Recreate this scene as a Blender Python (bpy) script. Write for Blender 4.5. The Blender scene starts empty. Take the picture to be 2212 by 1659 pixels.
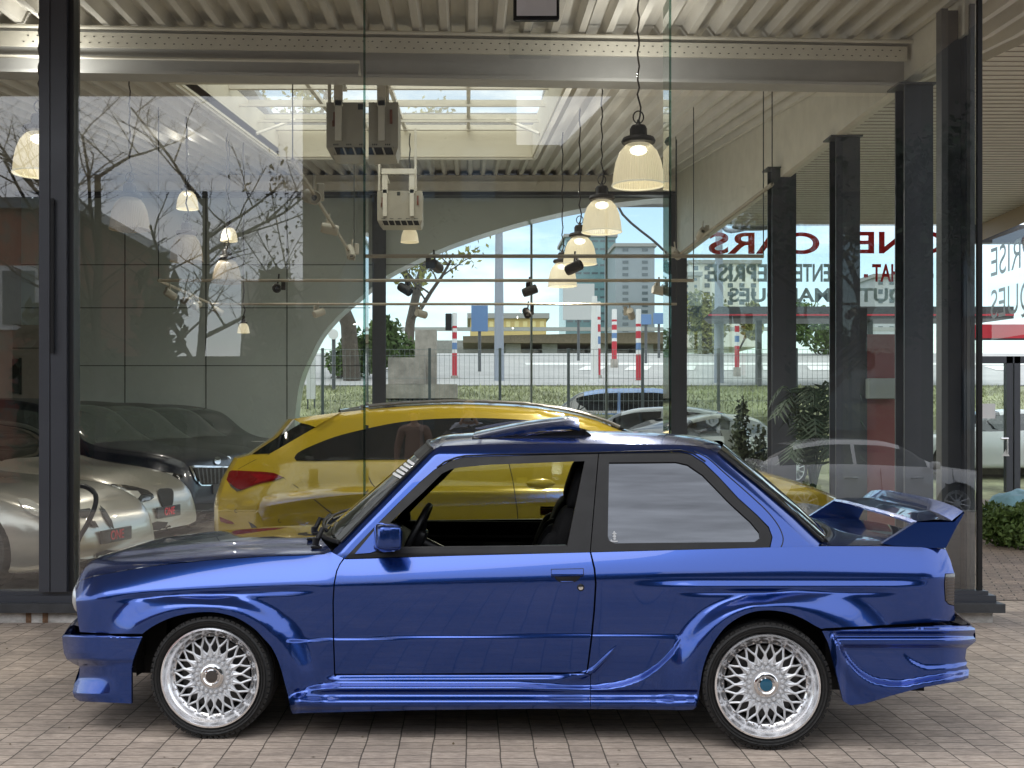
import bpy, bmesh, math, random
from mathutils import Vector, Matrix, noise
from mathutils.geometry import delaunay_2d_cdt
from mathutils.bvhtree import BVHTree

R = math.radians
sc = bpy.context.scene
COL = sc.collection
random.seed(7)

# ------------------------------------------------------------------ camera, sky, sun, exposure
CAMZ = 1.5
FPX, VPX, VPY, IMW, IMH = 2450.0, 1012.0, 905.0, 2212.0, 1659.0
cam = bpy.data.cameras.new('camera')
cam.sensor_width = 36.0
cam.lens = 36.0 * FPX / IMW
cam.shift_x = (IMW / 2 - VPX) / IMW
cam.shift_y = (VPY - IMH / 2) / IMW
cam.clip_start, cam.clip_end = 0.05, 3000
co = bpy.data.objects.new('camera', cam); COL.objects.link(co)
co.location = (0, 0, CAMZ); co.rotation_euler = (R(90), 0, 0)
sc.camera = co

SUN_EL, SUN_AZ = R(60), R(215)          # high veiled sun behind the camera
w = bpy.data.worlds.new('World'); sc.world = w; w.use_nodes = True
nt = w.node_tree; nt.nodes.clear()
def _n(t, **k):
    n = nt.nodes.new(t)
    for a, v in k.items(): setattr(n, a, v)
    return n
sky = _n('ShaderNodeTexSky', sky_type='NISHITA', sun_disc=False, sun_elevation=SUN_EL, sun_rotation=SUN_AZ,
         air_density=1.0, dust_density=.7, ozone_density=1.6)
tc = _n('ShaderNodeTexCoord')
mp = _n('ShaderNodeMapping'); mp.inputs['Scale'].default_value = (1.6, 1.6, 5.5)
nz = _n('ShaderNodeTexNoise'); nz.inputs['Scale'].default_value = 2.2; nz.inputs['Detail'].default_value = 7; nz.inputs['Roughness'].default_value = 0.6
rp = _n('ShaderNodeValToRGB'); rp.color_ramp.elements[0].position = 0.43; rp.color_ramp.elements[1].position = 0.66
rp.color_ramp.elements[0].color = (0.05, 0.05, 0.05, 1); rp.color_ramp.elements[1].color = (0.92, 0.92, 0.92, 1)
mx = _n('ShaderNodeMix', data_type='RGBA')
mx.inputs['B'].default_value = (7.6, 7.8, 8.2, 1)
bg = _n('ShaderNodeBackground'); bg.inputs['Strength'].default_value = 0.15
wo = _n('ShaderNodeOutputWorld')
L = nt.links.new
L(tc.outputs['Generated'], mp.inputs['Vector']); L(mp.outputs['Vector'], nz.inputs['Vector'])
sx_ = _n('ShaderNodeSeparateXYZ'); L(tc.outputs['Generated'], sx_.inputs[0])   # more cloud overhead and behind, bluer over the far street
ma_ = _n('ShaderNodeMath', operation='MULTIPLY_ADD'); ma_.inputs[1].default_value = .34; L(sx_.outputs['Z'], ma_.inputs[0]); L(nz.outputs['Fac'], ma_.inputs[2])
mb_ = _n('ShaderNodeMath', operation='MULTIPLY_ADD'); mb_.inputs[1].default_value = -.13; L(sx_.outputs['Y'], mb_.inputs[0]); L(ma_.outputs[0], mb_.inputs[2])
L(mb_.outputs[0], rp.inputs['Fac']); L(rp.outputs['Color'], mx.inputs['Factor'])
L(sky.outputs['Color'], mx.inputs['A']); L(mx.outputs['Result'], bg.inputs['Color']); L(bg.outputs['Background'], wo.inputs['Surface'])

sl = bpy.data.lights.new('sun', 'SUN'); sl.energy = .6; sl.angle = R(40); sl.color = (1.0, 0.955, 0.89)
so = bpy.data.objects.new('sun', sl); COL.objects.link(so)
so.rotation_euler = (math.pi / 2 - SUN_EL, 0, math.pi - SUN_AZ + 0.0)
# light travels from the sun: azimuth measured from +Y clockwise
_sd = Vector((math.sin(SUN_AZ) * math.cos(SUN_EL), math.cos(SUN_AZ) * math.cos(SUN_EL), math.sin(SUN_EL)))
so.rotation_euler = _sd.to_track_quat('Z', 'Y').to_euler()

sc.view_settings.view_transform = 'Standard'; sc.view_settings.look = 'None'
sc.view_settings.exposure = 0.72; sc.view_settings.gamma = 1.0
sc.render.engine = 'CYCLES'
sc.cycles.max_bounces = 10; sc.cycles.transparent_max_bounces = 32; sc.cycles.glossy_bounces = 5; sc.cycles.diffuse_bounces = 4
sc.cycles.use_denoising = True
sc.cycles.caustics_reflective = False; sc.cycles.caustics_refractive = False
sc.cycles.sample_clamp_indirect = 6.0
sc.cycles.blur_glossy = 0.3

# ------------------------------------------------------------------ helpers
def U(px, py, d):
    """world point at depth d (metres in front of the camera) for a position in the 2212 x 1659 photograph"""
    return Vector(((px - VPX) / FPX * d, d, CAMZ - (py - VPY) / FPX * d))
def lerp(a, b, t): return a + (b - a) * t
def sm(x, a=0.0, b=1.0):
    t = (x - a) / (b - a)
    t = 0.0 if t < 0 else 1.0 if t > 1 else t
    return t * t * (3 - 2 * t)
def pl(pts, x):
    """monotone cubic through (x, y) points"""
    n = len(pts)
    if x <= pts[0][0]: return pts[0][1]
    if x >= pts[-1][0]: return pts[-1][1]
    i = 0
    while pts[i + 1][0] < x: i += 1
    def sec(k): return (pts[k + 1][1] - pts[k][1]) / max(1e-9, pts[k + 1][0] - pts[k][0])
    def tan(k):
        if k == 0: return sec(0)
        if k == n - 1: return sec(n - 2)
        a, b = sec(k - 1), sec(k)
        return 0 if a * b <= 0 else 2 * a * b / (a + b)
    h = pts[i + 1][0] - pts[i][0]; t = (x - pts[i][0]) / h
    m0, m1 = tan(i) * h, tan(i + 1) * h
    return (2*t**3 - 3*t*t + 1) * pts[i][1] + (t**3 - 2*t*t + t) * m0 + (-2*t**3 + 3*t*t) * pts[i+1][1] + (t**3 - t*t) * m1
def lin(pts, x):
    if x <= pts[0][0]: return pts[0][1]
    for i in range(len(pts) - 1):
        if x <= pts[i + 1][0]:
            return lerp(pts[i][1], pts[i + 1][1], (x - pts[i][0]) / max(1e-9, pts[i + 1][0] - pts[i][0]))
    return pts[-1][1]
def catmull(P, n, closed=False):
    """smooth curve through points, n samples per span"""
    P = [Vector(p) for p in P]; out = []; m = len(P)
    spans = m if closed else m - 1
    for i in range(spans):
        g = (lambda k: P[k % m]) if closed else (lambda k: P[min(max(k, 0), m - 1)])
        a, b, c, d = g(i - 1), g(i), g(i + 1), g(i + 2)
        for k in range(n):
            t = k / n
            out.append(0.5 * ((2*b) + (c - a)*t + (2*a - 5*b + 4*c - d)*t*t + (3*b - a - 3*c + d)*t**3))
    if not closed: out.append(P[-1].copy())
    return out
def resample(P, step, closed=False):
    P = [Vector(p) for p in P]
    if closed: P = P + [P[0]]
    out = []
    for a, b in zip(P[:-1], P[1:]):
        n = max(1, int(math.ceil((b - a).length / step)))
        for k in range(n): out.append(a.lerp(b, k / n))
    if not closed: out.append(P[-1])
    return out

# ------------------------------------------------------------------ materials
MATS = {}
def _tree(name):
    m = bpy.data.materials.new(name); m.use_nodes = True
    t = m.node_tree; p = t.nodes['Principled BSDF']
    return m, t, p
def mat(name, col=(.5, .5, .5), rough=.5, metal=0., coat=0., coatr=.03, spec=.5, var=0., vscale=6., bump=0., bscale=40., stretch=(1, 1, 1), ior=None, alpha=None, emit=None, es=1., detail=5., rvar=0.):
    if name in MATS: return MATS[name]
    m, t, p = _tree(name)
    p.inputs['Base Color'].default_value = (*col, 1); p.inputs['Roughness'].default_value = rough
    p.inputs['Metallic'].default_value = metal; p.inputs['Coat Weight'].default_value = coat
    p.inputs['Coat Roughness'].default_value = coatr; p.inputs['Specular IOR Level'].default_value = spec
    if ior: p.inputs['IOR'].default_value = ior
    if alpha is not None: p.inputs['Alpha'].default_value = alpha
    if emit: p.inputs['Emission Color'].default_value = (*emit, 1); p.inputs['Emission Strength'].default_value = es
    if var or bump or rvar:
        c = t.nodes.new('ShaderNodeTexCoord'); mpn = t.nodes.new('ShaderNodeMapping'); mpn.inputs['Scale'].default_value = stretch
        t.links.new(c.outputs['Object'], mpn.inputs['Vector'])
    if var or rvar:
        n = t.nodes.new('ShaderNodeTexNoise'); n.inputs['Scale'].default_value = vscale; n.inputs['Detail'].default_value = detail
        n.inputs['Roughness'].default_value = .65
        t.links.new(mpn.outputs['Vector'], n.inputs['Vector'])
    if var:
        r = t.nodes.new('ShaderNodeValToRGB')
        r.color_ramp.elements[0].position = .3; r.color_ramp.elements[1].position = .7
        r.color_ramp.elements[0].color = (*[x * (1 - var) for x in col], 1); r.color_ramp.elements[1].color = (*[min(1, x * (1 + var)) for x in col], 1)
        t.links.new(n.outputs['Fac'], r.inputs['Fac']); t.links.new(r.outputs['Color'], p.inputs['Base Color'])
    if rvar:
        mr = t.nodes.new('ShaderNodeMapRange'); mr.inputs['To Min'].default_value = max(0, rough - rvar); mr.inputs['To Max'].default_value = min(1, rough + rvar)
        mr.inputs['From Min'].default_value = .3; mr.inputs['From Max'].default_value = .7
        t.links.new(n.outputs['Fac'], mr.inputs['Value']); t.links.new(mr.outputs['Result'], p.inputs['Roughness'])
    if bump:
        n2 = t.nodes.new('ShaderNodeTexNoise'); n2.inputs['Scale'].default_value = bscale; n2.inputs['Detail'].default_value = 4
        b = t.nodes.new('ShaderNodeBump'); b.inputs['Strength'].default_value = bump; b.inputs['Distance'].default_value = .02
        t.links.new(mpn.outputs['Vector'], n2.inputs['Vector']); t.links.new(n2.outputs['Fac'], b.inputs['Height']); t.links.new(b.outputs['Normal'], p.inputs['Normal'])
    MATS[name] = m
    return m
def glass(name, tint=(1, 1, 1), ior=1.5, rough=0.0, refl=1.0, k=1.5):
    """thin clear pane: straight-through transparency tinted by the glass, Fresnel reflection on top"""
    if name in MATS: return MATS[name]
    m = bpy.data.materials.new(name); m.use_nodes = True; t = m.node_tree; t.nodes.clear()
    o = t.nodes.new('ShaderNodeOutputMaterial'); ms = t.nodes.new('ShaderNodeMixShader'); tr = t.nodes.new('ShaderNodeBsdfTransparent')
    gl = t.nodes.new('ShaderNodeBsdfGlossy'); fr = t.nodes.new('ShaderNodeFresnel'); fr.inputs['IOR'].default_value = ior
    gl.inputs['Roughness'].default_value = rough; tr.inputs['Color'].default_value = (*tint, 1)
    gl.inputs['Color'].default_value = (refl, refl, refl, 1)
    ge = t.nodes.new('ShaderNodeNewGeometry'); sb_ = t.nodes.new('ShaderNodeMath'); sb_.operation = 'SUBTRACT'; sb_.inputs[0].default_value = 1.
    mu = t.nodes.new('ShaderNodeMath'); mu.operation = 'MULTIPLY'; m2_ = t.nodes.new('ShaderNodeMath'); m2_.operation = 'MULTIPLY'; m2_.inputs[1].default_value = k; m2_.use_clamp = True
    t.links.new(ge.outputs['Backfacing'], sb_.inputs[1]); t.links.new(fr.outputs['Fac'], mu.inputs[0]); t.links.new(sb_.outputs[0], mu.inputs[1]); t.links.new(mu.outputs[0], m2_.inputs[0])
    t.links.new(m2_.outputs[0], ms.inputs['Fac']); t.links.new(tr.outputs['BSDF'], ms.inputs[1]); t.links.new(gl.outputs['BSDF'], ms.inputs[2])
    t.links.new(ms.outputs['Shader'], o.inputs['Surface'])
    MATS[name] = m
    return m

# ------------------------------------------------------------------ objects
def tag(o, label=None, cat=None, group=None, kind=None):
    if label: o['label'] = label
    if cat: o['category'] = cat
    if group: o['group'] = group
    if kind: o['kind'] = kind
    return o
def thing(name, label, cat, loc=(0, 0, 0), rz=0., group=None):
    o = bpy.data.objects.new(name, None); COL.objects.link(o)
    o.location = loc; o.rotation_euler = (0, 0, rz); o.empty_display_size = .1
    return tag(o, label, cat, group)
def copy_tree(o, parent=None):
    c = o.copy(); COL.objects.link(c)
    if parent is not None:
        c.parent = parent; c.matrix_parent_inverse = o.matrix_parent_inverse.copy()
    for ch in [x for x in bpy.data.objects if x.parent == o]: copy_tree(ch, c)
    return c
class MB:
    """collects vertices and faces, then links them as one mesh object"""
    def __init__(s): s.v = []; s.f = []; s.n = {}
    def add(s, vs, fs):
        b = len(s.v); s.v += [Vector(v) for v in vs]; s.f += [tuple(i + b for i in f) for f in fs]; return s
    def box(s, c, size, rz=0., ry=0., rx=0.):
        x, y, z = [k / 2 for k in size]
        vs = [Vector((i, j, k)) for i in (-x, x) for j in (-y, y) for k in (-z, z)]
        m = Matrix.Rotation(rz, 3, 'Z') @ Matrix.Rotation(ry, 3, 'Y') @ Matrix.Rotation(rx, 3, 'X')
        vs = [m @ v + Vector(c) for v in vs]
        return s.add(vs, [(0, 1, 3, 2), (4, 6, 7, 5), (0, 4, 5, 1), (2, 3, 7, 6), (0, 2, 6, 4), (1, 5, 7, 3)])
    def b2(s, lo, hi):
        return s.box([(a + b) / 2 for a, b in zip(lo, hi)], [abs(b - a) for a, b in zip(lo, hi)])
    def rbox(s, c, size, r=.01, rz=0., seg=3):
        """box with its vertical edges rounded and small top chamfer"""
        x, y, z = [k / 2 for k in size]; r = min(r, x * .98, y * .98)
        out = []
        for cx, cy, a0 in ((x - r, y - r, 0), (-x + r, y - r, 90), (-x + r, -y + r, 180), (x - r, -y + r, 270)):
            for k in range(seg + 1):
                a = R(a0 + 90 * k / seg); out.append((cx + r * math.cos(a), cy + r * math.sin(a)))
        n = len(out); m = Matrix.Rotation(rz, 3, 'Z'); ch = min(r * .5, z * .5)
        ring = [(1, -z + ch), (1, z - ch)]
        vs = []
        def lay(k, zz): 
            for p in out: vs.append(m @ Vector((p[0] * k[0], p[1] * k[1], zz)) + Vector(c))
        kx = ((x - ch) / x, (y - ch) / y)
        lay(kx, -z); lay((1, 1), -z + ch); lay((1, 1), z - ch); lay(kx, z)
        fs = [tuple(range(n))[::-1], tuple(range(3 * n, 4 * n))]
        for l in range(3):
            for i in range(n): fs.append((l*n + i, l*n + (i+1) % n, (l+1)*n + (i+1) % n, (l+1)*n + i))
        return s.add(vs, fs)
    def tube(s, P, r, n=8, caps=True, closed=False):
        P = [Vector(p) for p in P]; m = len(P); rs = r if isinstance(r, (list, tuple)) else [r] * m
        base = len(s.v); up = None
        for i, p in enumerate(P):
            if closed: d = P[(i + 1) % m] - P[i - 1]
            else: d = P[min(i + 1, m - 1)] - P[max(i - 1, 0)]
            if d.length < 1e-9: d = Vector((0, 0, 1))
            d.normalize()
            if up is None:
                up = Vector((0, 0, 1)) if abs(d.z) < .9 else Vector((1, 0, 0))
            a = d.cross(up)
            if a.length < 1e-6: a = d.cross(Vector((0, 1, 0)))
            a.normalize(); b = a.cross(d).normalized(); up = b
            for k in range(n):
                t = 2 * math.pi * k / n
                s.v.append(p + rs[i] * (math.cos(t) * a + math.sin(t) * b))
        for i in range(m if closed else m - 1):
            for k in range(n):
                j = (i + 1) % m
                s.f.append((base + i*n + k, base + i*n + (k+1) % n, base + j*n + (k+1) % n, base + j*n + k))
        if caps and not closed:
            s.f.append(tuple(base + k for k in range(n))[::-1]); s.f.append(tuple(base + (m-1)*n + k for k in range(n)))
        return s
    def lathe(s, prof, c=(0, 0, 0), axis='Z', n=32, a0=0., a1=360.):
        """prof = (radius, height) pairs round an axis"""
        base = len(s.v); full = abs(a1 - a0) >= 359.9; m = n if full else n + 1
        for r, h in prof:
            for k in range(m):
                t = R(a0 + (a1 - a0) * k / n); x, y = r * math.cos(t), r * math.sin(t)
                p = (x, y, h) if axis == 'Z' else (x, h, y) if axis == 'Y' else (h, x, y)
                s.v.append(Vector(p) + Vector(c))
        for i in range(len(prof) - 1):
            for k in range(n):
                k2 = (k + 1) % m
                q = (base + i*m + k, base + i*m + k2, base + (i+1)*m + k2, base + (i+1)*m + k)
                s.f.append(q if axis != 'Y' else q[::-1])
        return s
    def prism(s, poly, axis, a, b):
        """2D polygon extruded along an axis from a to b"""
        n = len(poly)
        def P(p, h): return {'X': (h, p[0], p[1]), 'Y': (p[0], h, p[1]), 'Z': (p[0], p[1], h)}[axis]
        vs = [P(p, a) for p in poly] + [P(p, b) for p in poly]
        return s.add(vs, [tuple(range(n))[::-1], tuple(range(n, 2*n))] + [(i, (i+1) % n, n + (i+1) % n, n + i) for i in range(n)])
    def grid(s, rows, close=False):
        """rows of equal length points"""
        b = len(s.v); n = len(rows[0])
        for r in rows: s.v += [Vector(p) for p in r]
        for i in range(len(rows) - 1):
            for k in range(n if close else n - 1):
                s.f.append((b + i*n + k, b + i*n + (k+1) % n, b + (i+1)*n + (k+1) % n, b + (i+1)*n + k))
        return s
    def build(s, name, m, parent=None, smooth=None, local=False, fix=True):
        me = bpy.data.meshes.new(name)
        off = parent.location if (parent is not None and not local) else Vector()
        base = parent
        while base is not None and base.parent is not None and not local:
            base = base.parent; off = base.location
        me.from_pydata([tuple(v) for v in s.v] if local else [tuple(v - off) for v in s.v], [], s.f)
        if fix:
            bm = bmesh.new(); bm.from_mesh(me)
            bmesh.ops.remove_doubles(bm, verts=bm.verts, dist=1e-5)
            bmesh.ops.recalc_face_normals(bm, faces=bm.faces); bm.to_mesh(me); bm.free()
        o = bpy.data.objects.new(name, me); COL.objects.link(o)
        if isinstance(m, (list, tuple)):
            for k in m: me.materials.append(k)
        elif m: me.materials.append(m)
        if smooth is not None:
            for p in me.polygons: p.use_smooth = True
            me.set_sharp_from_angle(angle=R(smooth))
        if parent is not None: o.parent = parent
        return o
def struct(name, mb, m, smooth=None):
    o = mb.build(name, m, None, smooth); o['kind'] = 'structure'; return o
def text_mesh(name, txt, size, m, parent=None, loc=(0, 0, 0), rot=(R(90), 0, 0), mirror=False, depth=.002, sx=1., align='CENTER', bold=0.):
    cu = bpy.data.curves.new(name, 'FONT'); cu.body = txt; cu.size = size; cu.extrude = depth; cu.align_x = align; cu.align_y = 'CENTER'; cu.offset = bold
    t = bpy.data.objects.new(name, cu); COL.objects.link(t)
    me = bpy.data.meshes.new_from_object(t.evaluated_get(bpy.context.evaluated_depsgraph_get()))
    bpy.data.objects.remove(t)
    me.transform(Matrix.Diagonal(((-sx if mirror else sx), 1, 1, 1)))
    if mirror: me.flip_normals()
    me.name = name; me.materials.clear(); me.materials.append(m)
    o = bpy.data.objects.new(name, me); COL.objects.link(o)
    o.location = loc; o.rotation_euler = rot
    if parent is not None: o.parent = parent
    return o
# ------------------------------------------------------------------ car bodies made of pressed panels
def inpoly(p, poly):
    x, y = p; c = False; j = len(poly) - 1
    for i in range(len(poly)):
        xi, yi = poly[i]; xj, yj = poly[j]
        if (yi > y) != (yj > y) and x < (xj - xi) * (y - yi) / (yj - yi) + xi: c = not c
        j = i
    return c
def segdist(p, a, b):
    ax, ay = a; bx, by = b; dx, dy = bx - ax, by - ay
    l = dx*dx + dy*dy
    t = 0 if l == 0 else max(0, min(1, ((p[0]-ax)*dx + (p[1]-ay)*dy) / l))
    return math.hypot(p[0] - ax - t*dx, p[1] - ay - t*dy)
def polydist(p, poly, closed=True):
    n = len(poly)
    return min(segdist(p, poly[i], poly[(i + 1) % n]) for i in range(n if closed else n - 1))
def res2(poly, step, closed=True):
    return [(q.x, q.y) for q in resample([(a, b, 0) for a, b in poly], step, closed)]
def smooth2(poly, n=4, closed=False):
    return [(q.x, q.y) for q in catmull([(a, b, 0) for a, b in poly], n, closed)]
def triangulate(poly, step, holes=()):
    """points and triangles filling a 2D polygon (with holes) on a regular grid"""
    P = res2(poly, step * .8); H = [res2(h, step * .8) for h in holes]
    pts = list(P); edges = [(i, (i + 1) % len(P)) for i in range(len(P))]; loops = [list(range(len(P)))]
    for h in H:
        b = len(pts); pts += h; edges += [(b + i, b + (i + 1) % len(h)) for i in range(len(h))]; loops.append(list(range(b, b + len(h))))
    x0, x1 = min(p[0] for p in P), max(p[0] for p in P); y0, y1 = min(p[1] for p in P), max(p[1] for p in P)
    # coarse hash of boundary points to keep grid points off the edge
    cell = {}
    for p in pts: cell.setdefault((int(p[0] // step), int(p[1] // step)), []).append(p)
    def near(p):
        ci, cj = int(p[0] // step), int(p[1] // step)
        for i in (-1, 0, 1):
            for j in (-1, 0, 1):
                for q in cell.get((ci + i, cj + j), ()):
                    if abs(q[0]-p[0]) + abs(q[1]-p[1]) < step * .75: return True
        return False
    y = y0 + step * .5
    while y < y1:
        x = x0 + step * .5
        while x < x1:
            p = (x, y)
            if not near(p) and inpoly(p, P) and not any(inpoly(p, h) for h in H): pts.append(p)
            x += step
        y += step
    vs, _, fs, ov, _, _ = delaunay_2d_cdt([Vector(p) for p in pts], edges, [loops[0]], 1, 1e-4)
    vs = [(v.x, v.y) for v in vs]
    out = []
    for f in fs:
        c = (sum(vs[i][0] for i in f) / len(f), sum(vs[i][1] for i in f) / len(f))
        if any(inpoly(c, h) for h in H): continue
        a = vs[f[0]]; b = vs[f[1]]; d = vs[f[2]]
        if (b[0]-a[0])*(d[1]-a[1]) - (b[1]-a[1])*(d[0]-a[0]) < 0: f = f[::-1]
        out.append(tuple(f))
    return vs, out
def border(fs):
    e = {}
    for f in fs:
        for i in range(len(f)):
            a, b = f[i], f[(i + 1) % len(f)]
            if (b, a) in e: del e[(b, a)]
            else: e[(a, b)] = 1
    return list(e)
class Car:
    """local frame: x along the car (nose at -x), y across (camera side at -y), z up; (u, v) is a position in the photograph's side view"""
    def __init__(s, name, label, P0, psi, width, mid, flip=False):
        s.P0 = Vector((P0[0], P0[1], 0)); s.e = Vector((math.cos(psi), -math.sin(psi), 0)); s.n = Vector((math.sin(psi), math.cos(psi), 0))
        s.W = width; s.mid = mid
        s.root = thing(name, label, 'car', s.P0 + mid * s.e + width / 2 * s.n, -psi)
        d = Vector((0, 0, CAMZ)) - s.P0
        s.ca, s.cb = d.dot(s.e), d.dot(s.n)
    def S(s, u, v, off):
        r = Vector(((u - VPX) / FPX, 1, 0)); ra, rb = r.dot(s.e), r.dot(s.n)
        t = (off - s.cb) / rb
        return Vector((s.ca + t * ra - s.mid, off - s.W / 2, CAMZ - t * (v - VPY) / FPX))
    def mesh(s, name, vs, fs, m, parent=None, nrm=None, mirror=False, both=False):
        """vs local; nrm per vertex (None = from the faces)"""
        me = bpy.data.meshes.new(name)
        k = -1 if mirror else 1
        me.from_pydata([(v[0], v[1] * k, v[2]) for v in vs], [], [f[::-1] for f in fs] if mirror else fs)
        for p in me.polygons: p.use_smooth = True
        if nrm is not None:
            ln = []
            for p in me.polygons:
                for li in p.loop_indices:
                    n = nrm[me.loops[li].vertex_index]
                    ln.append((0, 0, 0) if n is None else (n[0], n[1] * k, n[2]))
            me.normals_split_custom_set(ln)
        for q in (m if isinstance(m, (list, tuple)) else [m]): me.materials.append(q)
        o = bpy.data.objects.new(name, me); COL.objects.link(o); o.parent = parent or s.root
        return o
    def panel(s, name, poly, offf, m, step=6., lip=.02, parent=None, holes=(), mirror=True, lift=0.):
        vs2, fs = triangulate(poly, step, holes)
        V, N = [], []
        for (u, v) in vs2:
            p = s.S(u, v, offf(u, v) - lift)
            h = 1.2
            a = s.S(u + h, v, offf(u + h, v) - lift) - s.S(u - h, v, offf(u - h, v) - lift)
            b = s.S(u, v + h, offf(u, v + h) - lift) - s.S(u, v - h, offf(u, v - h) - lift)
            n = a.cross(b).normalized()
            if n.y > 0: n = -n
            V.append(p); N.append(n)
        F = []
        # orient the faces outwards
        for f in fs:
            a, b, c = (V[i] for i in f)
            if (b - a).cross(c - a).dot(N[f[0]]) < 0: f = f[::-1]
            F.append(f)
        if lip:
            for a, b in border(F):
                i = len(V)
                pa, pb = V[a], V[b]
                V += [pa, pb, pb + Vector((0, lip, 0)), pa + Vector((0, lip, 0))]; N += [None] * 4
                F.append((i + 1, i, i + 3, i + 2))
        o = s.mesh(name, V, F, m, parent, N)
        r = [o]
        if mirror: r.append(s.mesh(name, V, F, m, parent if not isinstance(parent, list) else None, N, mirror=True))
        return r
    def loft(s, name, rows, m, parent=None, closed=False, smooth=40):
        mb = MB(); mb.grid(rows)
        o = mb.build(name, m, parent or s.root, smooth=smooth, local=True)
        return o
    def across(s, near, bulge, nt=16, prof=None):
        """rows from a near edge curve to its mirror image; bulge(i, t) is added at fraction t across"""
        rows = []
        for i, p in enumerate(near):
            q = Vector((p.x, -p.y, p.z)); row = []
            for k in range(nt + 1):
                t = .5 - .5 * math.cos(math.pi * k / nt)
                row.append(p.lerp(q, t) + bulge(i, t))
            rows.append(row)
        return rows
def superell(c, r, e=.5, nu=20, nv=14, rot=None):
    """rounded box / ellipsoid; e 1 = ellipsoid, small = boxy"""
    def sp(x, k): return math.copysign(abs(x) ** k, x)
    vs, fs = [], []
    for j in range(nv + 1):
        b = -math.pi / 2 + math.pi * j / nv
        for i in range(nu):
            a = 2 * math.pi * i / nu
            p = Vector((r[0] * sp(math.cos(b), e) * sp(math.cos(a), e), r[1] * sp(math.cos(b), e) * sp(math.sin(a), e), r[2] * sp(math.sin(b), e)))
            if rot is not None: p = rot @ p
            vs.append(p + Vector(c))
    for j in range(nv):
        for i in range(nu): fs.append((j*nu + i, j*nu + (i+1) % nu, (j+1)*nu + (i+1) % nu, (j+1)*nu + i))
    return vs, fs
def car_paint(name, col, flake=.55, rough=.32, coat=1.0, col2=None):
    m = mat(name, col, rough=rough, metal=flake, coat=coat, coatr=.015)
    t = m.node_tree; p = t.nodes['Principled BSDF']
    c = t.nodes.new('ShaderNodeTexCoord'); n = t.nodes.new('ShaderNodeTexNoise'); n.inputs['Scale'].default_value = 2.3; n.inputs['Detail'].default_value = 2
    n2 = t.nodes.new('ShaderNodeTexVoronoi'); n2.inputs['Scale'].default_value = 900
    b = t.nodes.new('ShaderNodeBump'); b.inputs['Strength'].default_value = .05; b.inputs['Distance'].default_value = .01
    t.links.new(c.outputs['Object'], n.inputs['Vector']); t.links.new(n.outputs['Fac'], b.inputs['Height'])
    t.links.new(b.outputs['Normal'], p.inputs['Coat Normal'])
    return m
M_RUB = mat('tyre_rubber', (.012, .012, .012), rough=.62, bump=.25, bscale=60, rvar=.1)
M_BLK = mat('black_trim', (.009, .009, .010), rough=.42, spec=.3, rvar=.08, vscale=9)
M_BLKM = mat('matt_black', (.006, .006, .006), rough=.85)
M_CABIN = mat('dark_cabin_fabric', (.005, .005, .0055), rough=.8, spec=.12, bump=.2, bscale=120)
M_CHROME = mat('chrome', (.75, .75, .76), rough=.08, metal=1.)
M_ALU = mat('polished_aluminium', (.88, .88, .90), rough=.20, metal=.85, rvar=.05, vscale=30)
M_SILV = mat('silver_wheel_paint', (.66, .68, .71), rough=.36, metal=.3, coat=.4)
M_PLASTIC = mat('dark_grey_plastic', (.03, .03, .032), rough=.55, rvar=.08)
M_CARGLASS = mat('dark_car_glass', (.006, .008, .009), rough=.02, spec=.6, coat=1., coatr=.0)
M_CLEARGLASS = glass('clear_car_glass', (.72, .80, .76), 1.5)
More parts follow.
